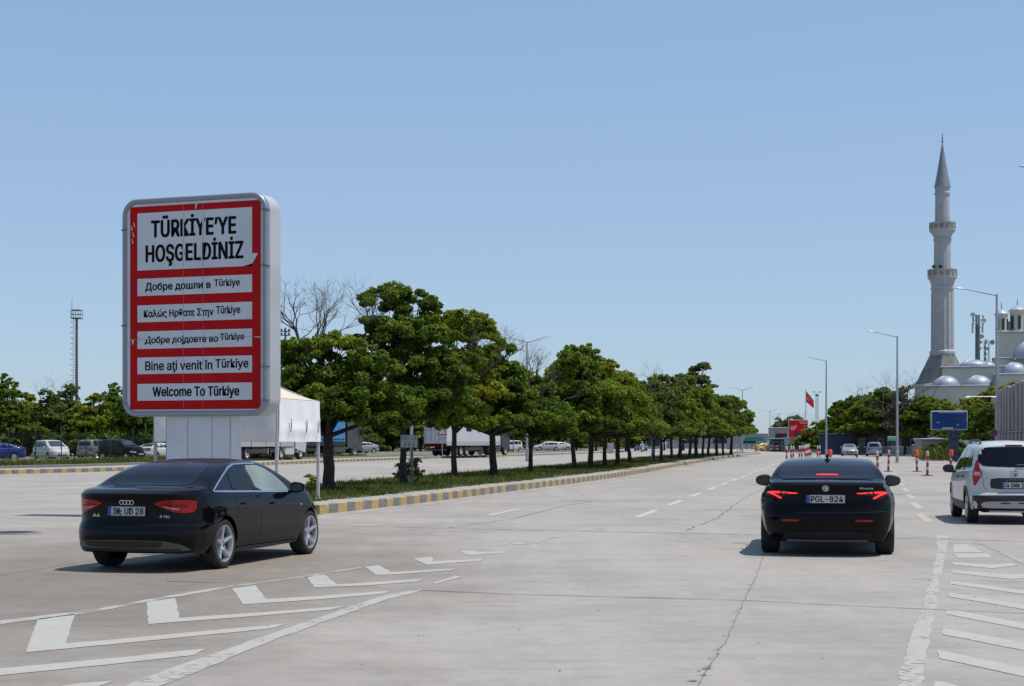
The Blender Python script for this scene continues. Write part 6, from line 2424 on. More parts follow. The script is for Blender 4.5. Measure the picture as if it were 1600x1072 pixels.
# ------------------------------------------------------------------ lorries
def lorry(name, label, rear_px, rear_d, heading, body_m, cab_m, L=13.4, rails=True, h0=1.25, h1=3.95, doors=False):
    p = at(rear_px, 691, rear_d)
    root = thing(name, label, 'lorry', (p.x, p.y, .22), R(90 - heading))
    W = 2.5
    mb = MB()
    mb.bbox((L / 2, 0, (h0 + h1) / 2), (L, W, h1 - h0), .05)
    box = mb.build('trailer_body', body_m, root)
    r = MB()
    for sg in (-1, 1):
        r.box((L / 2, sg * (W / 2 + .012), h0 + .02), (L - .05, .03, .42))
    r.build('side_board', 'rail_grey' if body_m != 'tilt_blue' else 'trailer_frame', box)
    if rails:
        b = MB()
        for sg in (-1, 1):
            k = .3
            while k < L - .2:
                b.box((k, sg * (W / 2 + .012), h0 + .36), (.05, .03, .32))
                k += .55
            b.box((L / 2, sg * (W / 2 + .014), h0 + .46), (L - .1, .03, .04))
            for q in range(1, 5):
                b.box((q * L / 5, sg * (W / 2 + .034), h0 + .05), (.06, .02, .45))
        b.build('curtain_straps', 'trailer_frame', box)
    c = MB()
    for sg in (-1, 1):
        c.box((L / 2, sg * (W / 2 + .003), h1 - .06), (L, .03, .10))
        for x in (.03, L - .03):
            c.box((x, sg * (W / 2 + .004), (h0 + h1) / 2), (.07, .03, h1 - h0))
    c.build('edge_trim', 'rail_grey', box)
    d = MB()
    if doors:
        for y in (-1.1, -.45, .45, 1.1):
            d.tube([(-.04, y, h0 + .1), (-.04, y, h1 - .1)], .025, 6)
        d.box((-.015, 0, (h0 + h1) / 2), (.03, .03, h1 - h0 - .1))
        for z in (h0 + .5, (h0 + h1) / 2, h1 - .5):
            for sg in (-1, 1):
                d.box((-.03, sg * .78, z), (.03, .7, .05))
    else:
        d.box((-.012, 0, (h0 + h1) / 2), (.02, .04, h1 - h0 - .1))
    d.build('rear_doors', 'rail_grey', box)
    f = MB()
    for sg in (-1, 1):
        f.box((L / 2 - .3, sg * .45, h0 - .18), (L - .6, .16, .34))
        f.box((L * .5, sg * 1.18, .72), (3.6, .05, .28))
    f.bbox((.06, 0, .62), (.14, 2.4, .16), .02)
    f.bbox((3.2 + L * .24, -.9, .78), (1.2, .5, .6), .04)
    f.build('chassis', 'trailer_frame', root)
    mf = MB()
    mf.box((-.02, 0, h0 - .18), (.06, 2.4, .26))
    mf.build('rear_lamp_bar', 'lamp_red_dk', root)
    pl = MB()
    pl.box((-.06, .3, .9), (.02, .52, .12))
    pl.build('licence_plate', 'plate_w', root)
    # tractor
    x0 = L + .55
    cab = MB()
    prof = [(x0 - .15, .9), (x0 + 1.9, .55), (x0 + 2.05, 1.3), (x0 + 1.98, 2.0), (x0 + 1.78, 3.0), (x0 + 1.25, 3.75), (x0 + .2, 3.85), (x0 - .15, 3.7)]
    cab.prism(prof, -1.22, 1.22)
    co = cab.build('cab', cab_m, root, smooth=True, angle=30)
    g = MB()
    g.prism([(x0 + 2.0, 1.98), (x0 + 1.80, 2.98), (x0 + 1.83, 2.99), (x0 + 2.03, 1.99)], -1.12, 1.12)
    for sg in (-1, 1):
        pw = [(x0 + .75, 2.0), (x0 + 1.82, 1.98), (x0 + 1.66, 2.75), (x0 + .75, 2.78)]
        g.prism(pw, sg * 1.222, sg * 1.235)
    g.build('cab_window', 'glass_mid', co)
    bm_ = MB()
    bm_.bbox((x0 + 1.96, 0, .62), (.3, 2.44, .55), .06)
    bm_.bbox((x0 + 2.06, 0, 1.25), (.1, 1.7, .6), .03)
    bm_.build('bumper_grille', 'trailer_frame', co)
    mi_ = MB()
    for sg in (-1, 1):
        mi_.bbox((x0 + 1.72, sg * 1.42, 2.4), (.16, .26, .7), .05)
        mi_.tube([(x0 + 1.6, sg * 1.2, 2.7), (x0 + 1.7, sg * 1.42, 2.7)], .03, 4)
    mi_.build('wing_mirror', 'trailer_frame', co)
    for sg in (-1, 1):
        fd = MB()
        fd.bbox((x0 - 1.2, sg * 1.12, .72), (1.7, .2, .7), .08)
        fd.build('tank_fairing', cab_m, root)
    key = ('lorry',)
    if key not in wheel_cache:
        wheel_cache[key] = make_wheel(.51, .34, .30, 'lo')
    ty, rim = wheel_cache[key]
    me_t, me_r = wheel_mesh(key, ty, rim, ('rubber', 'rail_grey'))
    for x in (2.2, 3.5, 4.8, x0 - 2.9, x0 + .95):
        for sg in (-1, 1):
            w = link('wheel', me_t, root, (x, sg * 1.05, .51))
            if sg > 0: w.rotation_euler = (0, 0, math.pi)
            link('rim', me_r, w)
    for x in (x0 - 2.9, x0 + .95):
        for sg in (-1, 1):
            mg = MB()
            arc = [(x + .62 * math.cos(a), .51 + .62 * math.sin(a)) for a in np.linspace(.1, math.pi - .1, 10)]
            arc2 = [(x + .56 * math.cos(a), .51 + .56 * math.sin(a)) for a in np.linspace(math.pi - .1, .1, 10)]
            mg.prism(arc + arc2, sg * .88, sg * 1.23)
            mg.build('mudguard', cab_m if cab_m == 'truck_white' else 'trailer_frame', root)
    return root
lorry('lorry', 'grey curtain-sided lorry with a white cab behind the sign post', 318, 117, 16, 'tilt_grey', 'truck_white', L=13.4)
lorry('lorry', 'lorry with a bright blue curtain trailer and dark cab behind the tent', 402, 146, 36, 'tilt_blue', 'truck_dark', L=10.5)
lorry('lorry', 'white refrigerated lorry seen from its rear doors between the median trunks', 680, 160, 24, 'tilt_white', 'truck_dark', L=13.0, rails=False, doors=True)

def warning_triangle():
    p = at(691, 678, 150)
    root = thing('warning_sign', 'triangular warning sign seen against the refrigerated lorry', 'sign', (p.x, p.y, .2))
    z = p.z
    mb = MB()
    mb.tube([(0, .03, 0), (0, .03, z + .3)], .04, 6)
    mb.build('post', 'steel', root)
    mb = MB()
    mb.prism([(-.5, z - .3), (.5, z - .3), (0, z + .56)], -.01, .01)
    mb.prism([(-.34, z - .21), (.34, z - .21), (0, z + .38)], -.016, -.01, mi=1)
    mb.build('sign_plate', ['post_red', 'plate_w'], root)
warning_triangle()
def bin_(px, d):
    p = at(px, 691, d)
    root = thing('waste_container', 'grey waste container beyond the far kerb beside a median trunk', 'container', (p.x, p.y, .2), .2)
    mb = MB()
    mb.box((0, 0, .75), (1.3, 1.1, 1.2), taper=1.15)
    mb.build('bin', 'bin_grey', root)
    mb = MB()
    mb.bbox((0, 0, 1.42), (1.6, 1.35, .16), .05)
    mb.build('lid', 'bin_grey', root)
    mb = MB()
    for x in (-.5, .5):
        for y in (-.45, .45):
            mb.lathe([(0, -.04), (.1, -.04), (.1, .04), (0, .04)], 10, (x, y, .1), 'y')
    mb.build('castor', 'rubber', root)
bin_(757, 176)
def cabinet(px, d):
    p = at(px, 691, d)
    root = thing('switch_cabinet', 'pale metal switch cabinet standing on the far kerb', 'cabinet', (p.x, p.y, .2))
    mb = MB(); mb.bbox((0, 0, .65), (.8, .45, 1.3), .03); b = mb.build('housing', 'bld_pale', root)
    mb = MB(); mb.box((0, -.23, .68), (.7, .02, 1.1)); mb.tube([(.25, -.25, .6), (.25, -.25, .75)], .02, 5); mb.build('door', 'rail_grey', b)
cabinet(954, 205)

def signal(px, py, d, z0, label, lit='signal_amber'):
    p = at(px, 691, d)
    z = CAM_H + (691 - py) * d / 2500 - z0
    root = thing('traffic_signal', label, 'traffic signal', (p.x, p.y, z0))
    mb = MB()
    mb.tube([(0, 0, 0), (0, 0, z + .4)], .06, 8)
    mb.build('post', 'steel_dk', root)
    mb = MB()
    mb.bbox((0, -.16, z), (.40, .25, 1.05), .04)
    h = mb.build('housing', 'black', root)
    for k, m_ in ((.32, lit), (0, 'black'), (-.32, 'black')):
        mb = MB()
        mb.lathe([(0, -.30), (.12, -.295), (.13, -.28)], 12, (0, 0, z + k), 'y')
        mb.build('lens', m_, h)
    mb = MB()
    for k in (.32, 0, -.32):
        pts = [(.15 * math.cos(a), -.30, z + k + .15 * math.sin(a)) for a in np.linspace(.2, math.pi - .2, 7)]
        mb.tube(pts, .02, 4)
    mb.build('visor', 'black', h)
signal(802, 678, 214, .2, 'amber lit traffic signal beyond the far kerb')
signal(1222, 679, 262, 0, 'red-lit traffic signal in front of the grey cabin', 'lamp_red_hot')

# ------------------------------------------------------------------ scooter rider far down the other carriageway
def rider():
    p = G(1003.5, 706.5)
    d = p.y
    sc = thing('motor_scooter', 'small white motor scooter approaching on the other carriageway', 'scooter', (p.x, p.y, 0), R(180 + 8))
    mb = MB()
    for y in (-.65, .65):
        mb.lathe([(.0, -.05), (.12, -.05), (.22, -.06), (.25, 0), (.22, .06), (.12, .05), (0, .05)], 16, (0, y, .25), 'x')
    mb.build('wheel', 'rubber', sc)
    mb = MB()
    mb.prism([(.75, .35), (.60, .9), (.45, 1.0), (.42, .55), (.05, .32), (-.25, .34), (-.3, .68), (-.85, .78), (-.8, .45)], -.17, .17, plane='yz')
    mb.build('body', 'truck_white', sc)
    mb = MB()
    mb.tube([(-.32, .42, 1.02), (0, .48, 1.06), (.32, .42, 1.02)], .02, 5)
    mb.lathe([(0, .02), (.09, 0), (.09, -.1)], 10, (0, .66, .85), 'y')
    mb.build('handlebar', 'black', sc)
    pr = thing('person', 'person in a white shirt and helmet riding the scooter', 'person', (p.x, p.y, 0), R(180 + 8))
    # one continuous skinned body, seated, arms to the handlebar, feet on the floorboard
    J = [(0, -.28, .80), (0, -.25, 1.05), (0, -.20, 1.30), (0, -.16, 1.42), (0, -.14, 1.56)]
    E = [(0, 1), (1, 2), (2, 3), (3, 4)]
    Rd = [.15, .15, .17, .06, .10]
    for sg in (-1, 1):
        b = len(J)
        J += [(sg * .19, -.18, 1.34), (sg * .27, .08, 1.12), (sg * .27, .38, 1.06), (sg * .10, -.22, .78), (sg * .15, .18, .74), (sg * .14, .16, .42), (sg * .14, .28, .36)]
        Rd += [.075, .055, .04, .095, .07, .05, .04]
        E += [(2, b), (b, b + 1), (b + 1, b + 2), (0, b + 3), (b + 3, b + 4), (b + 4, b + 5), (b + 5, b + 6)]
    me = bpy.data.meshes.new('body')
    me.from_pydata(J, E, [])
    o = link('body', me, pr)
    md = o.modifiers.new('skin', 'SKIN')
    for i, r in enumerate(Rd):
        me.skin_vertices[0].data[i].radius = (r, r)
    me.skin_vertices[0].data[0].use_root = True
    ss = o.modifiers.new('sub', 'SUBSURF'); ss.levels = ss.render_levels = 1
    me.materials.append(M['shirt'])
    mb = MB()
    mb.lathe([(.02, 1.42), (.12, 1.44), (.145, 1.55), (.13, 1.66), (.07, 1.72), (.0, 1.735)], 14, (0, -.13, 0))
    mb.build('helmet', 'truck_white', pr, smooth=True)
    mb = MB()
    mb.lathe([(.11, 1.50), (.149, 1.52), (.147, 1.60), (.12, 1.62)], 14, (0, -.115, 0))
    mb.build('visor', 'black', pr, smooth=True)
    mb = MB()
    for sg in (-1, 1):
        mb.tube([(sg * .09, -.26, .80), (sg * .15, .18, .75), (sg * .14, .16, .45)], [.115, .09, .075], 8)
    mb.build('trousers', 'trouser', pr, smooth=True)
rider()

# ------------------------------------------------------------------ delineator posts on the road
def post_mesh():
    base = MB()
    base.lathe([(0, .06), (.10, .055), (.13, .035), (.29, .02), (.30, 0)], 16)
    po = MB()
    z, k = .05, 0
    hs = [.24, .14, .20, .14, .20, .12]
    r = .062
    for h in hs:
        po.lathe([(r, z), (r, z + h)], 12, mi=k % 2)
        z += h
        k += 1
    po.lathe([(r, z), (r * .95, z + .06), (.02, z + .10), (0, z + .105)], 12, mi=1)
    return base, po, z
base_mb, post_mb, post_h = post_mesh()
b_o = base_mb.build('base', 'rubber', None, smooth=True)
p_o = post_mb.build('post', ['post_red', 'post_white'], None, smooth=True)
bmesh_, pmesh_ = b_o.data, p_o.data
bpy.data.objects.remove(b_o); bpy.data.objects.remove(p_o)
PG = 'red and white delineator posts on the road'
posts = [(1372, 743.5, 0, 'striped post just past the roof corner of the black car that brakes'), (1388, 737, 0, 'striped post second from that black car, a little farther back'), (1433, 737, 1, 'striped post with an orange top, third from the braking car'),
         (1449, 743.5, 0, 'striped post nearest the white minivan but one'), (1485, 737.5, 1, 'orange-topped post right beside the mirror of the white minivan'),
         (1338, 735, 0, 'post showing its white tip above the roof of the braking car, near the silver cars'), (1298, 737, 1, 'orange-topped post showing above the middle of the braking car roof'),
         (1229, 727, 0, 'first post from the median end, red and white'), (1236, 725.5, 0, 'second post from the median end'), (1239.5, 723.5, 0, 'third post from the median end'),
         (1249, 722.5, 0, 'fourth post from the median end'), (1253.5, 722.5, 0, 'fifth post from the median end'), (1258, 721, 0, 'sixth post from the median end'),
         (1277, 720.5, 0, 'post right of the striped barrier, farther one'), (1281, 721, 0, 'post right of the striped barrier, nearer one')]
for px, py, orange, lab in posts:
    p = G(px, py)
    root = thing('delineator_post', lab, 'road post', (p.x, p.y, 0), px * .37, PG)
    s_ = 1.0 if py > 730 else 1.12
    root.scale = (s_, s_, s_)
    link('base', bmesh_, root)
    o = link('post', pmesh_, root)
    o.rotation_euler = (R((px * 7) % 5 - 2.5), R((px * 3) % 5 - 2.5), 0)
    if orange:
        mb = MB()
        mb.lathe([(.05, post_h - .25), (.11, post_h - .24), (.12, post_h + .06), (.09, post_h + .13), (0, post_h + .135)], 12)
        mb.build('warning_lamp', 'post_orange', o, smooth=True)
def barrier():
    p = G(1265, 720.5)
    root = thing('striped_barrier', 'leaning red and white striped barrier among the posts', 'barrier', (p.x, p.y, 0), .3)
    mb = MB()
    rot = Matrix.Rotation(R(-14), 3, 'Y')
    for k in range(6):
        c = rot @ Vector((0, 0, .12 + k * .24))
        mb.box((c.x, c.y, c.z), (.62, .10, .24), rot, mi=k % 2)
    mb.build('board', ['post_red', 'post_white'], root)
    mb = MB()
    mb.bbox((0, 0, .05), (.8, .4, .1), .03)
    mb.build('base', 'rubber', root)
barrier()

# ------------------------------------------------------------------ billboards, cabins and clutter far down the road
def billboard(name, label, px0, px1, py0, py1, d, face, legs, extras=None, rz=0.0, cat='billboard', z0=0.0, col='rail_grey'):
    a, b = at(px0, py1, d), at(px1, py0, d)
    c = (a + b) / 2
    root = thing(name, label, cat, (c.x, c.y, z0), rz)
    w, h, zc = b.x - a.x, b.z - a.z, c.z - z0
    mb = MB()
    mb.bbox((0, .14, zc), (w, .26, h), .03)
    o = mb.build('panel', 'rail_grey', root)
    mb = MB()
    mb.box((0, -.003, zc), (w - .16, .012, h - .16))
    f = mb.build('face', face, o)
    if extras: extras(f, w, h, zc)
    for x in legs:
        mb = MB()
        mb.bbox((x * w, .2, (zc - h / 2) / 2), (.3, .3, zc - h / 2), .03)
        mb.build('leg', col, root)
    return root
def red_art(f, w, h, zc):
    mb = MB()
    # open hand over a dark bowl, pale headline bars
    mb.prism([(-.42 * w, zc + .02 * h), (-.34 * w, zc + .18 * h), (-.22 * w, zc + .13 * h), (-.12 * w, zc + .22 * h), (-.05 * w, zc + .16 * h), (-.2 * w, zc - .05 * h), (-.34 * w, zc - .08 * h)], -.016, -.010)
    for k, (x0, x1) in enumerate(((.05, .46), (.10, .46))):
        z = zc + h * (.38 - k * .08)
        mb.box(((x0 + x1) / 2 * w, -.014, z), ((x1 - x0) * w, .012, h * .045))
    mb.box((.36 * w, -.014, zc + .15 * h), (.18 * w, .012, h * .035))
    mb.build('headline', 'red_panel_lt', f)
    mb = MB()
    mb.prism([(-.26 * w, zc - .18 * h), (.16 * w, zc - .18 * h), (.12 * w, zc - .32 * h), (.0 * w, zc - .38 * h), (-.2 * w, zc - .34 * h)], -.016, -.010)
    mb.build('bowl_picture', 'dark_print', f)
billboard('billboard', 'large red billboard above grey containers far down the road', 1232, 1262.5, 656, 684.5, 262, 'red_panel', (), red_art)
def red_text(f, w, h, zc):
    mb = MB()
    for k, (x0, x1) in enumerate(((-.3, .45), (-.1, .3), (-.45, .45))):
        mb.box(((x0 + x1) / 2 * w, -.014, zc + h * (.05 - .13 * k)), ((x1 - x0) * w, .012, h * .04))
    mb.build('headline', 'red_panel_lt', f)
billboard('red_hoarding', 'lower red hoarding with pale lines of text beside the red billboard', 1260, 1281, 671, 697, 260, 'red_panel', (-.4, .4), red_text, cat='hoarding')
def blue_art(f, w, h, zc):
    mb = MB()
    mb.prism([(.02 * w, zc + .08 * h), (.10 * w, zc + .10 * h), (.33 * w, zc + .04 * h), (.42 * w, zc + .08 * h), (.40 * w, zc - .02 * h), (.2 * w, zc - .03 * h)], -.016, -.010)
    mb.build('fish_picture', 'dark_print', f)
    mb = MB()
    for x, z, s_ in ((-.32, -.1, .05), (.22, -.22, .035)):
        mb.prism([((x - s_) * w, zc + (z - .05) * h), ((x + s_) * w, zc + (z + .05) * h), ((x + s_ * .6) * w, zc + (z - .02) * h)], -.016, -.010)
    mb.box((-.05 * w, -.014, zc - .40 * h), (.30 * w, .012, h * .05))
    mb.box((.05 * w, -.014, zc + .40 * h), (.7 * w, .012, h * .02))
    mb.build('print', 'pale_print', f)
billboard('billboard', 'wide blue billboard with a fish picture at the edge of the trees', 1455, 1512, 642, 672, 132, 'blue_panel', (.05, .2), blue_art, col='blue_dk')

def cabin(name, label, px0, px1, py0, d, dep, wall, base_py=None, rib=0, roof='rail_grey', win=(), cat='cabin', door=None, z0=0.0):
    a, b = at(px0, 691, d), at(px1, py0, d)
    w, h = b.x - a.x, b.z - z0
    root = thing(name, label, cat, ((a.x + b.x) / 2, d, z0))
    mb = MB()
    mb.bbox((0, dep / 2, h / 2), (w, dep, h), .03)
    wl = mb.build('wall', wall, root)
    if rib:
        mb = MB()
        k = -w / 2 + .1
        while k < w / 2:
            mb.box((k, -.02, h / 2), (.08, .05, h - .2))
            k += rib
        mb.build('ribs', wall, wl)
    mb = MB()
    mb.bbox((0, dep / 2, h + .06), (w + .3, dep + .3, .14), .03)
    mb.build('roof', roof, root)
    for x, z, ww, hh in win:
        mb = MB()
        mb.bbox((x * w, -.02, z * h), (ww * w + .12, .06, hh * h + .12), .01)
        fr = mb.build('window', 'rail_grey', wl)
        mb = MB()
        mb.box((x * w, -.055, z * h), (ww * w, .02, hh * h))
        mb.build('pane', 'bld_glass', fr)
    if door:
        mb = MB()
        mb.box((door * w, -.03, 1.05), (.9, .06, 2.1))
        mb.build('door', 'bld_dark', wl)
    return root
cabin('container', 'grey ribbed container under the red billboard', 1233, 1246.5, 684.8, 264, 5, 'bld_pale', rib=.3, cat='container')
cabin('container', 'pale ribbed container under the red billboard, next to the red hoarding', 1247, 1261, 684.8, 264, 5, 'grey_wall', rib=.3, cat='container')
cabin('office_cabin', 'grey office cabin with a blue-grey window band behind the traffic signal', 1209, 1232, 669, 285, 6, 'bld_grey', win=((0, .66, .8, .22),))
cabin('office_cabin', 'dark glazed kiosk below the grey cabin', 1207, 1231, 686, 270, 3, 'bld_dark', win=((-.25, .55, .35, .4), (.25, .55, .35, .4)))
cabin('service_hall', 'long pale service hall far behind the end of the median', 1050, 1200, 678, 400, 15, 'bld_grey', win=((-.3, .5, .15, .3), (0, .5, .15, .3), (.3, .5, .15, .3)), cat='hall')
cabin('service_hall', 'grey service hall with gates far down the other carriageway', 930, 1035, 672, 390, 15, 'bld_grey', win=((-.3, .4, .2, .5), (.05, .4, .2, .5), (.36, .4, .2, .5)), cat='hall')
cabin('shop_building', 'dark low shop front in the shade of the trees behind the silver cars', 1308, 1452, 676, 216, 2.5, 'bld_dark', win=((-.36, .5, .08, .4), (-.22, .5, .08, .4), (.0, .5, .1, .4), (.15, .5, .08, .4), (.35, .5, .1, .4)), cat='shop')
cabin('hoarding_fence', 'navy blue hoarding standing behind the slim street lamp', 1281, 1334, 679, 206, .3, 'blue_dk', cat='hoarding', roof='blue_dk', rib=2.0)
cabin('notice_cabin', 'plain pale box cabin left of the blue billboard', 1440, 1473, 687, 152, 2.5, 'bld_grey', z0=.12)
def low_wall():
    pts = [at(1212, 691, 292), at(1285, 691, 252), at(1340, 691, 216), at(1400, 691, 196), at(1442, 691, 178)]
    root = thing('low_wall', 'low grey concrete wall behind the parked silver cars', 'wall', (pts[0].x, pts[0].y, 0))
    mb = MB(); cp = MB()
    for a, b in zip(pts[:-1], pts[1:]):
        a, b = a - pts[0], b - pts[0]
        c = (a + b) / 2
        rot = Matrix.Rotation(math.atan2(b.y - a.y, b.x - a.x), 3, 'Z')
        L_ = math.hypot(b.x - a.x, b.y - a.y)
        mb.bbox((c.x, c.y, .5), (L_, .3, 1.0), .02, rot)
        cp.bbox((c.x, c.y, 1.06), (L_ + .02, .42, .12), .02, rot)
    w = mb.build('masonry', 'grey_wall', root)
    cp.build('coping', 'kerb_w', root)
low_wall()
def skip():
    p = G(1436, 714)
    root = thing('concrete_block', 'tilted pale concrete slab at the end of the low wall', 'slab', (p.x, p.y, 0), .5)
    mb = MB()
    mb.bbox((0, 0, .7), (1.5, .9, 1.4), .08)
    mb.bbox((-.1, 0, 1.6), (.9, .8, .25), .06, Matrix.Rotation(R(38), 3, 'Y'))
    mb.build('slab', 'grey_wall', root)
skip()
def teal_sign():
    p = at(1393, 685.5, 212.6)
    root = thing('lit_shop_sign', 'small teal shop sign under the trees', 'sign', (p.x, p.y, p.z))
    mb = MB(); mb.bbox((0, 0, 0), (1.4, .15, .6), .03); o = mb.build('panel', 'teal', root)
    mb = MB(); mb.box((0, -.08, .02), (.9, .02, .16)); mb.build('print', 'plate_w', o)
    mb = MB(); mb.box((0, .2, -p.z / 2 - .15), (.1, .1, p.z - .3)); mb.build('post', 'steel_dk', root)
teal_sign()

# ribbed concrete wall
def ribbed_wall():
    a, b = Vector((33.05, 108, 0)), Vector((24.5, 70, 0))
    root = thing('concrete_wall', 'tall ribbed concrete wall with brown stains at the picture edge', 'wall', (a.x, a.y, 0), math.atan2(b.y - a.y, b.x - a.x))
    L_ = (b - a).length
    h = 5.0
    mb = MB()
    mb.bbox((L_ / 2, 0.2, h / 2), (L_, .3, h), .03)
    w = mb.build('panel', 'wallcon', root)
    rg = random.Random(3)
    k = .3
    r = MB()
    while k < L_:
        ww = rg.uniform(.9, 1.3)
        top = h + rg.uniform(-.08, .18)
        r.bbox((k, -.12, h * .46 + (top - h * .46) / 2), (ww, .42, top - h * .46), .05)
        r.bbox((k + .1, -.16, h * .22), (ww, .40, h * .44), .05)
        k += ww + rg.uniform(1.1, 1.7)
    r.build('rib', 'wallcon', w)
    s_ = MB()
    s_.box((L_ * .30, .03, h * .78), (1.0, .05, h * .36))
    s_.box((L_ * .45, .03, h * .80), (.7, .05, h * .3))
    s_.build('rust_stain', 'wallcon_red', w)
    c = MB()
    c.bbox((L_ / 2, -.1, h * .452), (L_, .5, .10), .03)
    c.build('ledge', 'wallcon', w)
ribbed_wall()
# camera bracket and round sign on the lamp pole
def bracket():
    d = 87.6
    p = at(1556, 620, d)
    root = thing('camera_bracket', 'horizontal white bracket with a grey box fixed to the tall lamp pole', 'bracket', (p.x, p.y, p.z))
    mb = MB()
    mb.tube([(0, 0, 0), (-1.62, 0, 0)], .035, 6)
    mb.build('arm', 'lamp_white', root)
    mb = MB()
    mb.bbox((-.12, -.05, -.18), (.24, .2, .34), .02)
    mb.build('junction_box', 'rail_grey', root)
    mb = MB()
    mb.bbox((-1.55, 0, -.05), (.3, .12, .1), .03)
    mb.build('camera_head', 'lamp_white', root)
    p = at(1553, 676.5, 87.2)
    root = thing('no_parking_sign', 'round blue no-parking sign on the tall lamp pole', 'sign', (p.x, p.y, p.z))
    mb = MB(); mb.lathe([(0, -.01), (.2, -.01), (.2, .01), (0, .01)], 24, axis='y'); o = mb.build('sign_plate', 'noblue', root)
    mb = MB(); mb.lathe([(.2, -.012), (.2, -.018), (.165, -.018), (.165, -.012)], 24, axis='y')
    mb.box((0, -.016, 0), (.34, .004, .045), Matrix.Rotation(R(45), 3, 'Y')); mb.build('red_ring', 'nored', o)
    mb = MB(); mb.box((.1, .12, 0), (.25, .2, .06)); mb.build('clamp', 'steel', root)
bracket()

def flag():
    d = 300
    p = at(1259, 691, d)
    s = d / 2500
    Z = lambda py: CAM_H + (691 - py) * s
    root = thing('flagpole', 'flagpole with a hanging red flag above the red billboard', 'flagpole', (p.x, p.y, 0))
    mb = MB()
    mb.tube([(0, 0, 0), (0, 0, Z(609))], [.11, .06], 8)
    mb.lathe([(0, .14), (.1, .07), (.1, 0), (0, -.05)], 8, (0, 0, Z(608.5)))
    mb.build('pole', 'lamp_white', root)
    mb = MB()
    nu, nv = 12, 8
    vs = []
    for v in range(nv + 1):
        for u in range(nu + 1):
            f, g_ = u / nu, v / nv
            x = .06 + f * 1.45
            z = Z(611) - g_ * (Z(611) - Z(628)) * (1 - .25 * f) - f * 1.75
            vs.append((x, .12 * math.sin(f * 8 + g_ * 3) * f, z))
    mb.add(vs, [(v * (nu + 1) + u, v * (nu + 1) + u + 1, (v + 1) * (nu + 1) + u + 1, (v + 1) * (nu + 1) + u) for v in range(nv) for u in range(nu)])
    fl = mb.build_open('flag', 'flag_red', root)
    mb = MB()
    cx, cz = .55, Z(618) - .62
    for r0, ox, m_ in ((.30, 0, 0), (.24, .09, 1)):
        mb.lathe([(0, -.17 - .01 * m_), (r0, -.17 - .01 * m_)], 16, (cx + ox, 0, cz), 'y', mi=m_)
    pts = [(cx + .36 + (.13 if k % 2 == 0 else .055) * math.cos(k * math.pi / 5), cz - .1 + (.13 if k % 2 == 0 else .055) * math.sin(k * math.pi / 5)) for k in range(10)]
    mb.prism(pts, -.19, -.18)
    mb.build('crescent_and_star', ['plate_w', 'flag_red'], fl)
flag()
def lattice_far():
    d = 290
    p = at(1276.5, 691, d)
    s = d / 2500
    top = CAM_H + (691 - 618) * s
    root = thing('camera_mast', 'thin lattice mast with a round head right of the flag', 'mast', (p.x, p.y, 0))
    mb = MB()
    w = .24
    for x, y in ((-w, -w), (w, -w), (w, w), (-w, w)):
        mb.tube([(x, y, 0), (x * .7, y * .7, top)], .035, 4)
    k = 0
    z = 0
    while z < top - .5:
        a = -w if k % 2 else w
        mb.tube([(a, -w, z), (-a, -w, z + .6)], .025, 4)
        mb.tube([(a, w, z), (-a, w, z + .6)], .025, 4)
        z += .6; k += 1
    mb.build('lattice', 'steel', root)
    mb = MB()
    mb.lathe([(0, .25), (.3, .1), (.36, 0), (.3, -.2), (0, -.3)], 12, (0, 0, top + .1))
    for a in (-.55, .55):
        mb.bbox((a, 0, top + .65), (.3, .2, .22), .04)
    mb.tube([(-.55, 0, top + .6), (.55, 0, top + .6)], .03, 4)
    mb.build('camera_head', 'steel_dk', root)
lattice_far()

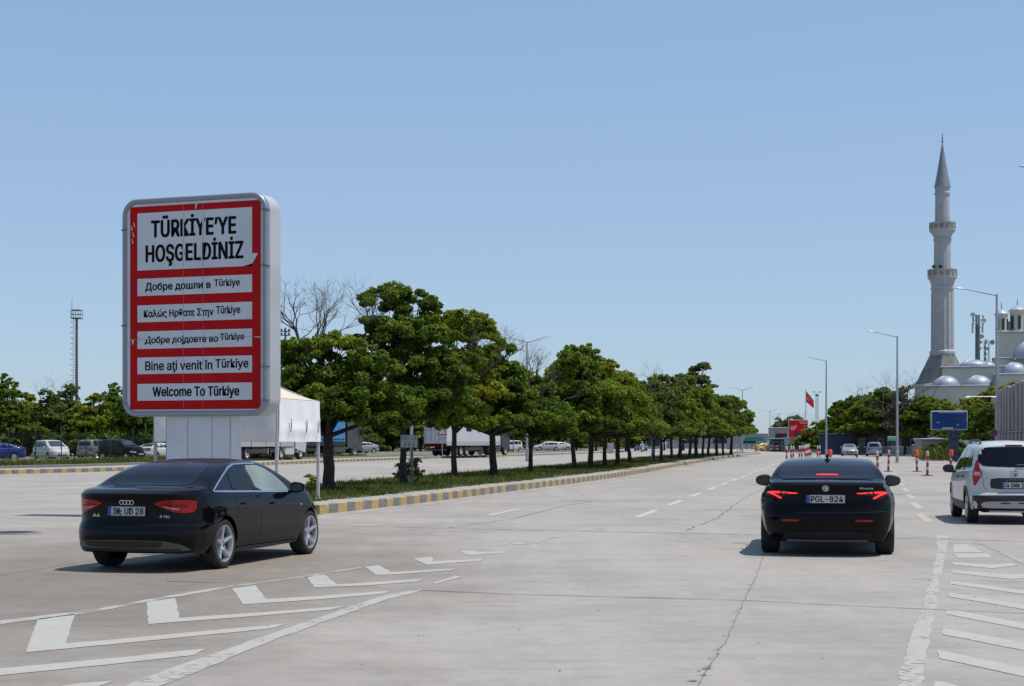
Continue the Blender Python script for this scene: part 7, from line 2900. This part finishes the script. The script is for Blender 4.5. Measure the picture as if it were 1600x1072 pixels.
def far_clutter():
    # green canvas stall and red-white railings at the far end of the median
    p = at(1176, 691, 330)
    root = thing('canvas_stall', 'green canvas stall far down the other carriageway', 'stall', (p.x, p.y, 0))
    mb = MB()
    mb.prism([(-2.4, 1.9), (2.4, 1.9), (1.6, 2.7), (-1.6, 2.7)], -1.5, 1.5)
    mb.build('canopy', 'green_canvas', root)
    for x in (-2.2, 2.2):
        for y in (-1.3, 1.3):
            mb = MB(); mb.tube([(x, y, 0), (x, y, 1.95)], .04, 5); mb.build('leg', 'steel', root)
    for i, (px, d) in enumerate(((1110, 282), (1140, 276), (1168, 272), (1192, 270), (1212, 268))):
        p = at(px, 691, d)
        r = thing('road_railing', 'red and white railing section behind the far end of the median', 'railing', (p.x, p.y, 0), .05, 'red and white railings')
        mb = MB()
        for z in (.5, 1.0):
            for k in range(6):
                mb.box((-1.2 + k * .48, 0, z), (.48, .05, .14), mi=k % 2)
        mb.build('rail', ['post_red', 'post_white'], r)
        mb = MB()
        for x in (-1.3, 1.3):
            mb.box((x, 0, .55), (.08, .08, 1.1)); mb.box((x, 0, .04), (.12, .5, .08))
        mb.build('foot', 'steel_dk', r)
far_clutter()

# a long pale boundary wall beyond the far trees
def boundary():
    a, b = at(500, 691, 214), at(960, 691, 330)
    root = thing('boundary_wall', 'low pale boundary wall beyond the far kerb trees', 'wall', (a.x, a.y, .2), math.atan2(b.y - a.y, b.x - a.x))
    L_ = math.hypot(b.x - a.x, b.y - a.y)
    mb = MB(); mb.bbox((L_ / 2, 0, .75), (L_, .25, 1.5), .02); w = mb.build('masonry', 'grey_wall', root)
    mb = MB(); mb.bbox((L_ / 2, 0, 1.56), (L_, .36, .1), .02); mb.build('coping', 'kerb_w', w)
boundary()
# distant tree belts that close the horizon
tree_kind('belt', 1.5, .2, rand_lobes(81, .5, 9.5, 5.5, 16, .30), 4200, .85, 81, 'leaf')
for i in range(26):
    px = -120 + i * 46
    d = 300 + (i * 37) % 60
    p = at(px, 691, d)
    if 930 < px < 1240: continue
    plant_tree('belt', (p.x, p.y, 0), 'distant tree closing the horizon', 'distant tree belt', i * 1.3, (1.1, 1.1, .72 + .08 * (i % 3)), 'distant_tree')
for i in range(8):
    p = at(1280 + i * 45, 691, 245 + (i % 3) * 18)
    plant_tree('belt', (p.x, p.y, 0), 'tree in the dark belt behind the shop front', 'dark tree belt behind the shops', i * 1.7, (.7, .7, .48), 'distant_tree')

# ------------------------------------------------------------------ cars in the foreground
sedan_a()
sedan_b()
minivan()
